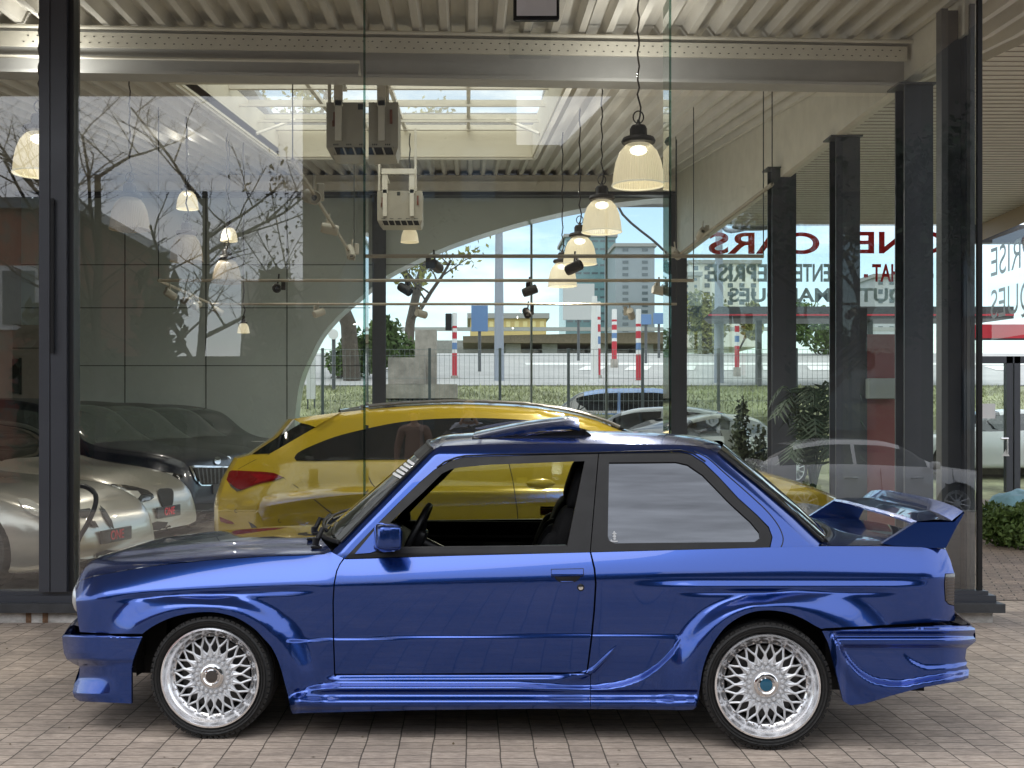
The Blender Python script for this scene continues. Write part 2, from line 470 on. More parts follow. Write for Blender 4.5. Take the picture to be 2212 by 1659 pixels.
# ------------------------------------------------------------------ ground
def paver_mat(name, cols, bw, bh, rot=0., mortar=(.035, .03, .026), msize=.006, off=.5, dirt=.35):
    m, t, p = _tree(name)
    c = t.nodes.new('ShaderNodeTexCoord'); mp = t.nodes.new('ShaderNodeMapping'); mp.inputs['Rotation'].default_value = (0, 0, rot)
    wn = t.nodes.new('ShaderNodeTexNoise'); wn.inputs['Scale'].default_value = 3.; wn.inputs['Detail'].default_value = 6
    ad = t.nodes.new('ShaderNodeMix'); ad.data_type = 'VECTOR'; ad.inputs['Factor'].default_value = .020
    b = t.nodes.new('ShaderNodeTexBrick'); b.offset = off; b.squash = 1.
    b.inputs['Scale'].default_value = 1.; b.inputs['Brick Width'].default_value = bw; b.inputs['Row Height'].default_value = bh
    b.inputs['Mortar Size'].default_value = msize; b.inputs['Mortar Smooth'].default_value = .35; b.inputs['Bias'].default_value = -.1
    b.inputs['Color1'].default_value = (*cols[0], 1); b.inputs['Color2'].default_value = (*cols[1], 1); b.inputs['Mortar'].default_value = (*mortar, 1)
    L = t.links.new
    L(c.outputs['Object'], mp.inputs['Vector']); L(mp.outputs['Vector'], wn.inputs['Vector'])
    L(mp.outputs['Vector'], ad.inputs['A']); L(wn.outputs['Color'], ad.inputs['B']); L(ad.outputs['Result'], b.inputs['Vector'])
    n1 = t.nodes.new('ShaderNodeTexNoise'); n1.inputs['Scale'].default_value = .9; n1.inputs['Detail'].default_value = 9; n1.inputs['Roughness'].default_value = .7
    n2 = t.nodes.new('ShaderNodeTexNoise'); n2.inputs['Scale'].default_value = 55.; n2.inputs['Detail'].default_value = 6; n2.inputs['Roughness'].default_value = .75
    st = t.nodes.new('ShaderNodeMapping'); st.inputs['Scale'].default_value = (1, .25, 1)
    L(mp.outputs['Vector'], n1.inputs['Vector']); L(mp.outputs['Vector'], st.inputs['Vector']); L(st.outputs['Vector'], n2.inputs['Vector'])
    r1 = t.nodes.new('ShaderNodeValToRGB'); r1.color_ramp.elements[0].position = .32; r1.color_ramp.elements[1].position = .66
    r1.color_ramp.elements[0].color = (1 - dirt,) * 3 + (1,); r1.color_ramp.elements[1].color = (1.12, 1.08, 1.03, 1)
    r2 = t.nodes.new('ShaderNodeValToRGB'); r2.color_ramp.elements[0].position = .33; r2.color_ramp.elements[1].position = .68
    r2.color_ramp.elements[0].color = (.62, .60, .58, 1); r2.color_ramp.elements[1].color = (1.18, 1.17, 1.16, 1)
    L(n1.outputs['Fac'], r1.inputs['Fac']); L(n2.outputs['Fac'], r2.inputs['Fac'])
    m1 = t.nodes.new('ShaderNodeMix'); m1.data_type = 'RGBA'; m1.blend_type = 'MULTIPLY'; m1.inputs['Factor'].default_value = 1
    m2 = t.nodes.new('ShaderNodeMix'); m2.data_type = 'RGBA'; m2.blend_type = 'MULTIPLY'; m2.inputs['Factor'].default_value = 1
    L(b.outputs['Color'], m1.inputs['A']); L(r1.outputs['Color'], m1.inputs['B']); L(m1.outputs['Result'], m2.inputs['A']); L(r2.outputs['Color'], m2.inputs['B'])
    L(m2.outputs['Result'], p.inputs['Base Color'])
    p.inputs['Roughness'].default_value = .72; p.inputs['Specular IOR Level'].default_value = .35
    iv = t.nodes.new('ShaderNodeMath'); iv.operation = 'SUBTRACT'; iv.inputs[0].default_value = 1.; L(b.outputs['Fac'], iv.inputs[1])
    ma = t.nodes.new('ShaderNodeMath'); ma.operation = 'MULTIPLY_ADD'; ma.inputs[1].default_value = .25; L(n2.outputs['Fac'], ma.inputs[0]); L(iv.outputs[0], ma.inputs[2])
    bp = t.nodes.new('ShaderNodeBump'); bp.inputs['Strength'].default_value = .55; bp.inputs['Distance'].default_value = .006
    L(ma.outputs[0], bp.inputs['Height']); L(bp.outputs['Normal'], p.inputs['Normal'])
    MATS[name] = m
    return m
M_PAVE = paver_mat('brick_paving', ((.50, .435, .385), (.37, .322, .285)), .098, .152, R(90), msize=.0036, mortar=(.11, .096, .084), dirt=.40)
M_PAVE2 = paver_mat('interlocking_paving', ((.31, .255, .225), (.24, .20, .175)), .21, .105, R(20), msize=.006)
GB = 8.35                                                  # front of the plinth
mb = MB(); mb.grid([[(-400, -400, -.31), (400, -400, -.31)], [(-400, -1.7, -.31), (400, -1.7, -.31)], [(-400, -1.6, -.03), (400, -1.6, -.03)], [(-400, 21.1, -.03), (400, 21.1, -.03)]]); struct('ground', mb, mat('asphalt_ground', (.05, .05, .05), rough=.85, var=.2, vscale=.6))
mb = MB(); mb.grid([[(-30, -1.45, 0), (30, -1.45, 0)], [(-30, GB + .3, 0), (30, GB + .3, 0)]]); struct('pavement', mb, M_PAVE)
mb = MB(); mb.grid([[(4.15, 9.35, .004), (30, 9.35, .004)], [(4.15, 22.3, .004), (30, 22.3, .004)]]); struct('pavement_side', mb, M_PAVE2)
mb = MB(); mb.grid([[(4.0, GB + .3, .0), (30, GB + .3, .0)], [(4.0, 9.35, .0), (30, 9.35, .0)]]); struct('pavement_corner', mb, M_PAVE)
mb = MB(); mb.grid([[(-40, -10, -.30), (40, -10, -.30)], [(-40, -1.7, -.30), (40, -1.7, -.30)]]); struct('road', mb, mat('street_asphalt', (.05, .05, .05), rough=.8, var=.15, vscale=2))
mb = MB(); mb.b2((-40, -1.62, -.35), (40, -1.45, .012)); struct('kerb', mb, mat('kerb_stone', (.33, .32, .30), rough=.8, var=.2))

# ------------------------------------------------------------------ showroom shell
M_STEEL = mat('anthracite_steel', (.052, .057, .070), rough=.36, spec=.5, rvar=.07, vscale=2)
M_STEEL2 = mat('anthracite_steel_light', (.085, .09, .10), rough=.4)
M_PLINTH = mat('weathered_white_plinth', (.50, .48, .45), rough=.85, var=.45, vscale=7, bump=.4, bscale=25, stretch=(1, 1, 2))
M_SILL = mat('grey_sill_metal', (.05, .053, .058), rough=.42, var=.25, vscale=9)
M_DECK = mat('cream_steel_deck', (.64, .615, .56), rough=.55, var=.10, vscale=3, stretch=(4, .4, 1))
M_CREAM = mat('cream_painted_steel', (.72, .69, .60), rough=.5, var=.08, vscale=4)
M_BEAM = mat('grey_painted_beam', (.46, .46, .45), rough=.5, var=.08, vscale=3)
M_FLOOR = mat('showroom_floor_tiles', (.42, .385, .34), rough=.16, spec=.5, var=.12, vscale=3)
M_PANEL = mat('grey_green_wall_panel', (.56, .63, .60), rough=.22, spec=.5, var=.06, vscale=.8)
M_SEAM = mat('panel_joint', (.03, .035, .033), rough=.6)
M_PANE = glass('showroom_glass', (.97, .985, .975), 1.55, k=2.7)
M_GEDGE = glass('glass_fin_edge', (.42, .56, .52), 1.5, rough=.02)
M_WALLB = mat('beige_wall', (.36, .33, .29), rough=.7, var=.05)
XR, XL, YB = 3.80, -8.2, 20.8
ZR = 5.55                                                  # underside of the rear lintel
GY = 8.45
bl = thing('showroom_building', 'glass fronted car showroom with dark steel frames and ribbed cream ceiling', 'showroom', (0, GY, 0))
mb = MB(); mb.b2((XL, GB, 0), (3.86, GB + .25, .08)); mb.build('plinth', M_PLINTH, bl)
mb = MB(); mb.b2((XL, GB - .05, .08), (3.93, GB + .35, .145)); mb.build('sill_ledge', M_SILL, bl)
mb = MB(); mb.b2((XL, GY - .07, .145), (3.90, GY + .07, .195)); mb.b2((XL, GY - .05, .195), (3.85, GY + .05, .225)); mb.build('bottom_rail', M_STEEL, bl)
mb = MB()
for px in (62, 98, 1700): 
    x = U(px, 0, GB).x; mb.b2((x - .02, GB - .004, .0), (x + .02, GB, .078))
mb.build('plinth_joints', mat('rust_stain', (.16, .09, .05), rough=.9, var=.4, vscale=30), bl)
mb = MB(); mb.b2((XL, GY + .1, .0), (XR + .05, YB + .4, .10)); mb.build('floor', M_FLOOR, bl)
def ceil_z(y): return 4.675 + .041 * (y - GY) if y < 9.55 else 4.72 + .1075 * (y - 9.55)
SKX0, SKX1, SKY0, SKY1 = -2.93, .98, 11.44, 17.5
def deck(name, x0, x1, ys, m=M_DECK):
    pitch = .229; prof = []
    k = math.floor(x0 / pitch)
    while k * pitch < x1 + pitch:
        b = k * pitch
        for dx, dz in ((0, 0), (.055, 0), (.085, .10), (.20, .10)):
            prof.append((b + dx, dz))
        prof.append((b + .12, .10)); prof[-2], prof[-1] = prof[-1], prof[-2]
        k += 1
    prof = [(min(max(x, x0), x1), dz) for x, dz in prof if x0 - pitch < x < x1 + pitch]
    mb = MB(); mb.grid([[(x, y, ceil_z(y) + dz) for x, dz in prof] for y in ys])
    mb.grid([[(x0, y, ceil_z(y) + .16), (x1, y, ceil_z(y) + .16)] for y in ys])
    return mb.build(name, m, bl)
deck('ceiling', XL, SKX0, (GY + .05, 9.55, YB + .3)); deck('ceiling', SKX1, XR + 1, (GY + .05, 9.55, YB + .3))
deck('ceiling', SKX0, SKX1, (GY + .05, 9.55, SKY0)); deck('ceiling', SKX0, SKX1, (SKY1, YB + .3))
# canopy over the forecourt, seen only as the dark edge mirrored in the panes and on the bonnet
mb = MB(); mb.b2((XL - 4, 4.3, 5.08), (4.6, GY - .065, 5.5)); mb.b2((XL, GY - .12, 4.74), (4.6, GY - .065, 5.08)); mb.build('canopy', mat('canopy_soffit', (.50, .46, .39), rough=.6, var=.1), bl)
mb = MB(); mb.b2((XL, GY - .06, 4.66), (XR + .1, GY + .06, 4.80)); mb.build('head_rail', M_STEEL, bl)
# first beam with its perforated tray, second beam over the rear wall
def beam(name, y0, y1, zt, zb, m, m2):
    """I beam from x = XL to XR whose two ends lie at y0 and y1"""
    def yy(x): return lerp(y0, y1, (x - XL) / (XR - XL))
    mb = MB()
    for (dy, za, zc) in ((.11, zt - .025, zt), (.11, zb, zb + .025), (.008, zb + .02, zt - .02)):
        vs = [(x, yy(x) + s * dy, z) for x in (XL, XR) for s in (-1, 1) for z in (za, zc)]
        mb.add(vs, [(0, 1, 3, 2), (4, 6, 7, 5), (0, 4, 5, 1), (2, 3, 7, 6), (0, 2, 6, 4), (1, 5, 7, 3)])
    return mb.build(name, m, bl)
beam('beam', 9.12, 9.75, 4.70, 4.33, M_BEAM, M_CREAM)
mb = MB()
def by(x): return lerp(9.12, 9.75, (x - XL) / (XR - XL))
vs = [(x, by(x) - .16 - q, z) for x in (XL, XR - .1) for q in (0, .02) for z in (4.52, 4.64)]
mb.add(vs, [(0, 1, 3, 2), (4, 6, 7, 5), (0, 4, 5, 1), (2, 3, 7, 6), (0, 2, 6, 4), (1, 5, 7, 3)])
tray = mb.build('cable_tray', M_CREAM, bl)
mb = MB(); x = -3.6
while x < XR - .15:
    for z in (4.555, 4.605):
        xo = x + (.035 if z > 4.58 else 0)
        c = Vector((xo, by(xo) - .183, z)); n0 = len(mb.v)
        mb.v += [c + Vector((.009 * math.cos(a), 0, .005 * math.sin(a))) for a in [k * math.pi / 3 for k in range(6)]]; mb.f.append(tuple(range(n0, n0 + 6)))
    x += .075
o = mb.build('perforations', M_SEAM, tray, fix=False); o['kind'] = 'stuff'
mb = MB(); mb.tube([(XL, by(XL) - .2, 4.675), (XR, by(XR) - .2, 4.675)], .016, 8); mb.tube([(XL, by(XL) - .13, 4.45), (-.9, by(-.9) - .13, 4.45), (-.9, by(-.9) - .13, 4.34)], .014, 8); mb.build('conduit', M_CREAM, bl, smooth=50)
zt2 = ceil_z(YB - .2)
mb = MB(); mb.b2((XL, YB - .3, ZR + .06), (XR, YB - .05, zt2)); mb.b2((XL, YB - .42, ZR + .06), (XR, YB - .2, ZR + .22)); mb.build('rear_lintel', M_CREAM, bl)
mb = MB(); mb.b2((XL, YB - .3, ZR), (XR + .3, YB - .05, ZR + .06)); mb.build('rear_head_rail', M_STEEL, bl)
# skylight
zs = ceil_z(SKY0); ze = ceil_z(SKY1)
mb = MB()
H_ = 1.15
for (a, b) in (((SKX0, SKY0), (SKX1, SKY0)), ((SKX1, SKY0), (SKX1, SKY1)), ((SKX1, SKY1), (SKX0, SKY1)), ((SKX0, SKY1), (SKX0, SKY0))):
    dx, dy = b[0] - a[0], b[1] - a[1]; l = math.hypot(dx, dy); nx, ny = dy / l * .06, -dx / l * .06
    pts = [(a[0], a[1]), (b[0], b[1]), (b[0] + nx, b[1] + ny), (a[0] + nx, a[1] + ny)]
    mb.add([(x, y, ceil_z(y) - .03) for x, y in pts] + [(x, y, ceil_z(y) + .43) for x, y in pts], [(0, 1, 2, 3), (4, 7, 6, 5), (0, 4, 5, 1), (1, 5, 6, 2), (2, 6, 7, 3), (3, 7, 4, 0)])
sk = mb.build('skylight', mat('skylight_upstand', (.66, .62, .50), rough=.6), bl)
mb = MB()
for y in (SKY0 + .15, 12.6, 13.9, 15.1, 16.3, 17.3): mb.b2((SKX0, y - .03, ceil_z(y) + .35), (SKX1, y + .03, ceil_z(y) + .425))
for y in (14.5, 15.8): mb.b2((SKX0, y - .015, ceil_z(y) + .24), (SKX1, y + .015, ceil_z(y) + .27))
for x in (-1.95, -.97, .0): mb.add([(x + q, y, ceil_z(y) + z) for y in (SKY0, SKY1) for q in (-.025, .025) for z in (.37, .42)], [(0, 1, 3, 2), (4, 6, 7, 5), (0, 4, 5, 1), (2, 3, 7, 6), (0, 2, 6, 4), (1, 5, 7, 3)])
mb.b2((SKX0 - .07, SKY0 - .09, zs - .06), (SKX1 + .07, SKY0 - .03, zs + .02)); mb.b2((SKX0 - .07, SKY1 + .03, ze - .06), (SKX1 + .07, SKY1 + .09, ze + .02))
for x in (SKX0 - .05, SKX1 + .05):
    vs = [(x + q, y, ceil_z(y) + z) for y in (SKY0, SKY1) for q in (-.03, .03) for z in (-.06, .02)]
    mb.add(vs, [(0, 1, 3, 2), (4, 6, 7, 5), (0, 4, 5, 1), (2, 3, 7, 6), (0, 2, 6, 4), (1, 5, 7, 3)])
for x0, x1 in ((SKX0, SKX0 + .5), (SKX1, SKX1 - .5)): mb.tube([(x0, 15.6, ceil_z(15.6) + .05), (x1, 16.4, ceil_z(16.4) + .40)], .025, 6)
mb.build('skylight_bars', M_CREAM, sk)
m_, t_, p_ = _tree('skylight_sheet'); t_.nodes.remove(p_)
tr_ = t_.nodes.new('ShaderNodeBsdfTranslucent'); tr_.inputs['Color'].default_value = (.93, .88, .74, 1)
tp_ = t_.nodes.new('ShaderNodeBsdfTransparent'); tp_.inputs['Color'].default_value = (.95, .92, .80, 1); mm_ = t_.nodes.new('ShaderNodeMixShader'); mm_.inputs['Fac'].default_value = .75
t_.links.new(tr_.outputs[0], mm_.inputs[1]); t_.links.new(tp_.outputs[0], mm_.inputs[2]); t_.links.new(mm_.outputs[0], t_.nodes['Material Output'].inputs['Surface'])
mb = MB(); mb.add([(SKX0, SKY0, ceil_z(SKY0) + .431), (SKX1, SKY0, ceil_z(SKY0) + .431), (SKX1, SKY1, ceil_z(SKY1) + .431), (SKX0, SKY1, ceil_z(SKY1) + .431)], [(0, 1, 2, 3)]); mb.build('skylight_sheet', m_, sk)

# rear wall of grey panels with the round opening, thick enough to show its reveal
arc = [(649, 1010), (645, 950), (648, 893), (655, 840), (665, 805), (682, 768), (700, 733), (722, 705), (746, 680), (782, 650), (841, 603), (895, 575), (949, 549), (1010, 526), (1072, 506), (1131, 489), (1220, 468), (1310, 452), (1400, 441), (1466, 436)]
arc = smooth2(arc, 3)
YF = YB + .55
outer = [(U(u, v, YF).x, U(u, v, YF).z) for u, v in arc]
wall = [(XL, .1), (XL, ZR), (U(1466, 0, YF).x, ZR)] + outer[::-1]
wall = [p for p in wall if True] + [(outer[0][0], .1)]
mb = MB(); n = len(wall)
mb.prism(wall, 'Y', YB, YF); rear = mb.build('rear_wall', M_PANEL, bl)
mb = MB(); mb.grid([[(x, YF + .012, z) for x, z in outer], [(x - .05, YF + .012, z + .05) for x, z in outer], [(x - .05, YF - .02, z + .05) for x, z in outer]])
mb.grid([[(x, YF - .02, z) for x, z in outer], [(x, YF + .012, z) for x, z in outer]])
mb.build('opening_trim', mat('pale_trim', (.82, .82, .80), rough=.5), rear, smooth=40)
mb = MB()
for px in (270, 445, 620, 790): x = U(px, 0, YB).x; mb.b2((x - .008, YB - .006, .1), (x + .008, YB + .01, ZR))
for py in (572, 665, 790): z = U(0, py, YB).z; mb.b2((XL, YB - .004, z - .007), (U(800 if py > 660 else 1000, 0, YB).x, YB + .01, z + .007))
mb.build('panel_joints', M_SEAM, rear)
mb = MB(); mb.b2((XL - .2, GY, 0), (XL, YB + .5, 6.1)); mb.build('end_wall', M_WALLB, bl)
# lower partition at the left with a small window
mb = MB(); DP = 20.4; zt = U(0, 702, DP).z
mb.b2((XL, DP, .1), (U(84, 0, DP).x, DP + .15, zt)); part_ = mb.build('partition', M_WALLB, bl)
mb = MB(); mb.b2((U(-60, 0, DP).x, DP - .015, U(0, 850, DP).z), (U(42, 0, DP).x, DP, U(0, 775, DP).z)); mb.build('partition_window', M_CARGLASS, part_)
mb = MB(); mb.b2((U(42, 0, DP).x, DP - .02, U(0, 852, DP).z), (U(47, 0, DP).x, DP, U(0, 773, DP).z)); mb.b2((XL, DP - .008, U(0, 752, DP).z - .008), (U(84, 0, DP).x, DP, U(0, 752, DP).z + .008)); mb.build('partition_trim', M_SEAM, part_)
# columns: front, right hand side, rear
def column(px0, px1, d, z0, z1, flange=True, dep=.22, grp='steel columns of the showroom', label=None):
    x0, x1 = U(px0, 0, d).x, U(px1, 0, d).x
    t = thing('steel_column', label, 'column', ((x0 + x1) / 2, d, z0), 0, grp)
    mb = MB(); w = x1 - x0
    mb.b2((x0, d, z0), (x1, d + .02, z1)); mb.b2((x0, d + dep - .02, z0), (x1, d + dep, z1)); mb.b2(((x0 + x1) / 2 - .012, d + .02, z0), ((x0 + x1) / 2 + .012, d + dep - .02, z1))
    mb.build('shaft', M_STEEL, t)
    mb = MB(); mb.b2((x0 - .03, d - .02, z0 + .0), (x1 + .03, d + dep + .02, z0 + .015)); mb.b2((x0 - .06, d - .03, z1 - .015), (x1 + .02, d + dep + .02, z1)); mb.build('end_plates', M_STEEL2, t)
    return t
column(1954, 2016, 9.55, .1, 4.33, label='dark steel column just behind the glass corner, second upright from the right')
column(1806, 1858, 11.6, .1, 4.40, label='dark steel column behind the red desk wall, between the plant and the corner')
column(1668, 1720, 13.6, .1, 4.52, label='dark steel column standing left of the tall potted plant')
column(1449, 1484, 20.4, .1, ZR, label='dark steel column at the right end of the rear window')
column(804, 832, 20.4, .1, ZR, label='dark steel column in front of the rear arch, left of the lamps')
# front frame: broad pillar at the left, corner post at the right
x0, x1 = U(84, 0, GY - .1).x, U(155, 0, GY - .1).x
t = thing('door_pillar', 'wide dark grey steel pillar in the glass front, left of the blue car', 'pillar', ((x0 + x1) / 2, GY, .225))
mb = MB(); mb.b2((x0, GY - .10, .225), (lerp(x0, x1, .34) - .004, GY + .06, 4.66)); mb.b2((lerp(x0, x1, .34) + .004, GY - .10, .225), (lerp(x0, x1, .84), GY + .06, 4.66)); mb.b2((lerp(x0, x1, .33), GY - .09, .225), (lerp(x0, x1, .35), GY + .05, 4.66))
mb.build('mullion', M_STEEL, t)
mb = MB(); mb.b2((lerp(x0, x1, .84), GY - .06, .225), (x1, GY + .08, 4.66)); mb.build('sash', mat('pillar_recess', (.012, .013, .015), rough=.5), t)
mb = MB(); gx = lerp(x0, x1, .40); mb.b2((gx, GY - .135, U(0, 766, GY).z), (gx + .025, GY - .12, U(0, 436, GY).z))
for zq in (U(0, 755, GY).z, U(0, 447, GY).z): mb.b2((gx + .004, GY - .122, zq - .01), (gx + .02, GY - .09, zq + .01))
mb.build('pull_handle', M_BLK, t)
t = thing('corner_post', 'dark grey steel post at the right glass corner of the showroom', 'post', (U(2070, 0, 8.8).x, 8.8, .1))
for (a, b, y0, dp, mm) in ((2034, 2048, 8.62, .10, M_STEEL2), (2048, 2084, 8.66, .20, M_STEEL), (2086, 2094, 8.58, .12, M_STEEL), (2096, 2106, 8.52, .06, M_STEEL2)):
    mb = MB(); mb.b2((U(a, 0, y0).x, y0, .1), (U(b, 0, y0).x, y0 + dp, 4.62)); mb.build('post_profile', mm, t)
# panes of the front, butt jointed on glass fins
edges = [XL, x0 - .002, None, U(787, 0, GY).x, U(1448, 0, GY).x, XR]
lab = ['large glass pane left of the wide dark pillar', None, 'large glass pane between the wide dark pillar and the first glass joint', 'large middle glass pane in front of the yellow car', 'large glass pane at the right corner of the showroom front']
spans = [(XL, x0), (x1, edges[3] - .004), (edges[3] + .004, edges[4] - .004), (edges[4] + .004, XR)]
for (a, b), lb in zip(spans, [lab[0], lab[2], lab[3], lab[4]]):
    mb = MB(); mb.b2((a, GY - .006, .225), (b, GY + .006, 4.66)); o = mb.build('glass_screen', M_PANE); tag(o, lb, 'glass pane', 'panes of the showroom front')
for px, lb in ((787, 'upright glass fin behind the joint left of the ceiling heaters'), (1448, 'upright glass fin behind the joint right of the lit lamps')):
    x = U(px, 0, GY).x
    mb = MB(); mb.b2((x - .009, GY + .008, .225), (x + .009, GY + .26, 4.66)); o = mb.build('glass_fin', M_GEDGE); tag(o, lb, 'glass fin', 'glass fins behind the joints')
mb = MB()
# side panes along the right wall
for i, (ya, yb) in enumerate(((GY + .02, 9.5), (9.80, 11.55), (11.85, 13.55), (13.85, YB - .4))):
    mb = MB(); mb.b2((XR - .006, ya, .12), (XR + .006, yb, 4.4)); o = mb.build('glass_screen', glass('side_glass', (.97, .985, .975), 1.10, k=.8))
    tag(o, ['narrow side glass pane at the right corner of the showroom', 'side glass pane behind the dark column nearest the corner', 'side glass pane between the two dark columns beside the plant', 'farthest side glass pane by the rear window'][i], 'glass pane', 'panes of the right hand side')
mb = MB(); mb.b2((XR - .012, GY - .02, .225), (XR + .02, GY + .02, 4.66)); o = mb.build('corner_seal', mat('black_seal', (.004, .004, .005), rough=.5), bl)
mb = MB(); mb.b2((XR - .05, GY, .10), (XR + .05, YB, .16)); mb.build('side_rail', M_STEEL, bl)
mb = MB(); mb.prism([(GY + .1, 4.40), (YB, 4.40), (YB, ceil_z(YB) + .05), (9.55, ceil_z(9.55) + .05), (GY + .1, ceil_z(GY + .1) + .05)], 'X', XR - .06, XR + .06); mb.build('side_bulkhead', M_CREAM, bl)
# rear glazing
for i, (a, b) in enumerate(((640, 804), (834, 1148), (1149, 1310), (1311, 1447), (1486, 1665))):
    d = YB + .65; mb = MB(); mb.b2((U(a, 0, d).x, d, .1), (U(b, 0, d).x - .03, d + .012, ZR + .1)); o = mb.build('glass_screen', glass('rear_glass', (.96, .985, .97), 1.25))
    tag(o, ['rear glass pane inside the lower left of the round opening', 'rear glass pane right of the dark rear column', 'rear glass pane between the two thin mullions', 'rear glass pane behind the row of lit lamps', 'rear glass pane right of the far right column'][i], 'glass pane', 'panes of the rear window')
mb = MB()
for px in (1148, 1310): x = U(px, 0, YB + .7).x; mb.b2((x - .02, YB + .68, .1), (x + .02, YB + .76, ZR + .1))
mb.b2((XL, YB + .56, ZR + .1), (9.5, YB + .8, 6.1)); mb.build('rear_mullions', mat('pale_mullion', (.22, .27, .26), rough=.4), bl)
mb = MB(); mb.b2((XL, YF, ZR), (XR + .1, YB + .9, 6.1)); mb.build('roof_edge', M_STEEL, bl)
mb = MB(); mb.b2((XL - .3, GY + .06, 6.15), (SKX0 - .1, YB + .9, 6.25)); mb.b2((SKX1 + .1, GY + .06, 6.15), (XR + .3, YB + .9, 6.25)); mb.b2((SKX0 - .1, GY + .06, 6.15), (SKX1 + .1, SKY0 - .1, 6.25)); mb.b2((SKX0 - .1, SKY1 + .1, 6.15), (SKX1 + .1, YB + .9, 6.25))
mb.build('roof', M_STEEL2, bl)
# ------------------------------------------------------------------ lamps, heaters, rails inside
M_SHADE, t_, p_ = _tree('ribbed_glass_shade')
p_.inputs['Base Color'].default_value = (.80, .76, .62, 1); p_.inputs['Roughness'].default_value = .25; p_.inputs['Emission Color'].default_value = (1., .86, .56, 1)
p_.inputs['Emission Strength'].default_value = .42
def shade_mat(name, emit, alpha, col=(.8, .76, .62)):
    m, t, p = _tree(name)
    p.inputs['Base Color'].default_value = (*col, 1); p.inputs['Roughness'].default_value = .3; p.inputs['Alpha'].default_value = alpha
    p.inputs['Emission Color'].default_value = (1., .84, .54, 1); p.inputs['Emission Strength'].default_value = emit
    c = t.nodes.new('ShaderNodeTexCoord'); s = t.nodes.new('ShaderNodeSeparateXYZ'); a = t.nodes.new('ShaderNodeMath'); a.operation = 'ARCTAN2'
    k = t.nodes.new('ShaderNodeMath'); k.operation = 'MULTIPLY'; k.inputs[1].default_value = 60; sn = t.nodes.new('ShaderNodeMath'); sn.operation = 'SINE'
    b = t.nodes.new('ShaderNodeBump'); b.inputs['Strength'].default_value = .5; b.inputs['Distance'].default_value = .006
    L = t.links.new; L(c.outputs['Object'], s.inputs[0]); L(s.outputs['Y'], a.inputs[0]); L(s.outputs['X'], a.inputs[1]); L(a.outputs[0], k.inputs[0]); L(k.outputs[0], sn.inputs[0]); L(sn.outputs[0], b.inputs['Height']); L(b.outputs['Normal'], p.inputs['Normal'])
    return m
M_SHADE = shade_mat('lit_ribbed_glass_shade', .30, .80); M_SHADE0 = shade_mat('faint_glow_glass_shade', .02, .97, (.42, .36, .28)); M_SHADE1 = shade_mat('dim_ribbed_glass_shade', .28, .80)  # shades of the unlit lamps carry a faint added glow
M_BULB = mat('lit_bulb', (1, 1, 1), emit=(1., .90, .70), es=5.)
M_BULB0 = mat('unlit_bulb', (.5, .5, .45), rough=.2)
M_RIM = mat('lit_glass_rim', (.8, .78, .66), rough=.2, emit=(1., .9, .66), es=.28)
M_FIT = mat('dark_bronze_fitting', (.018, .014, .012), rough=.5)
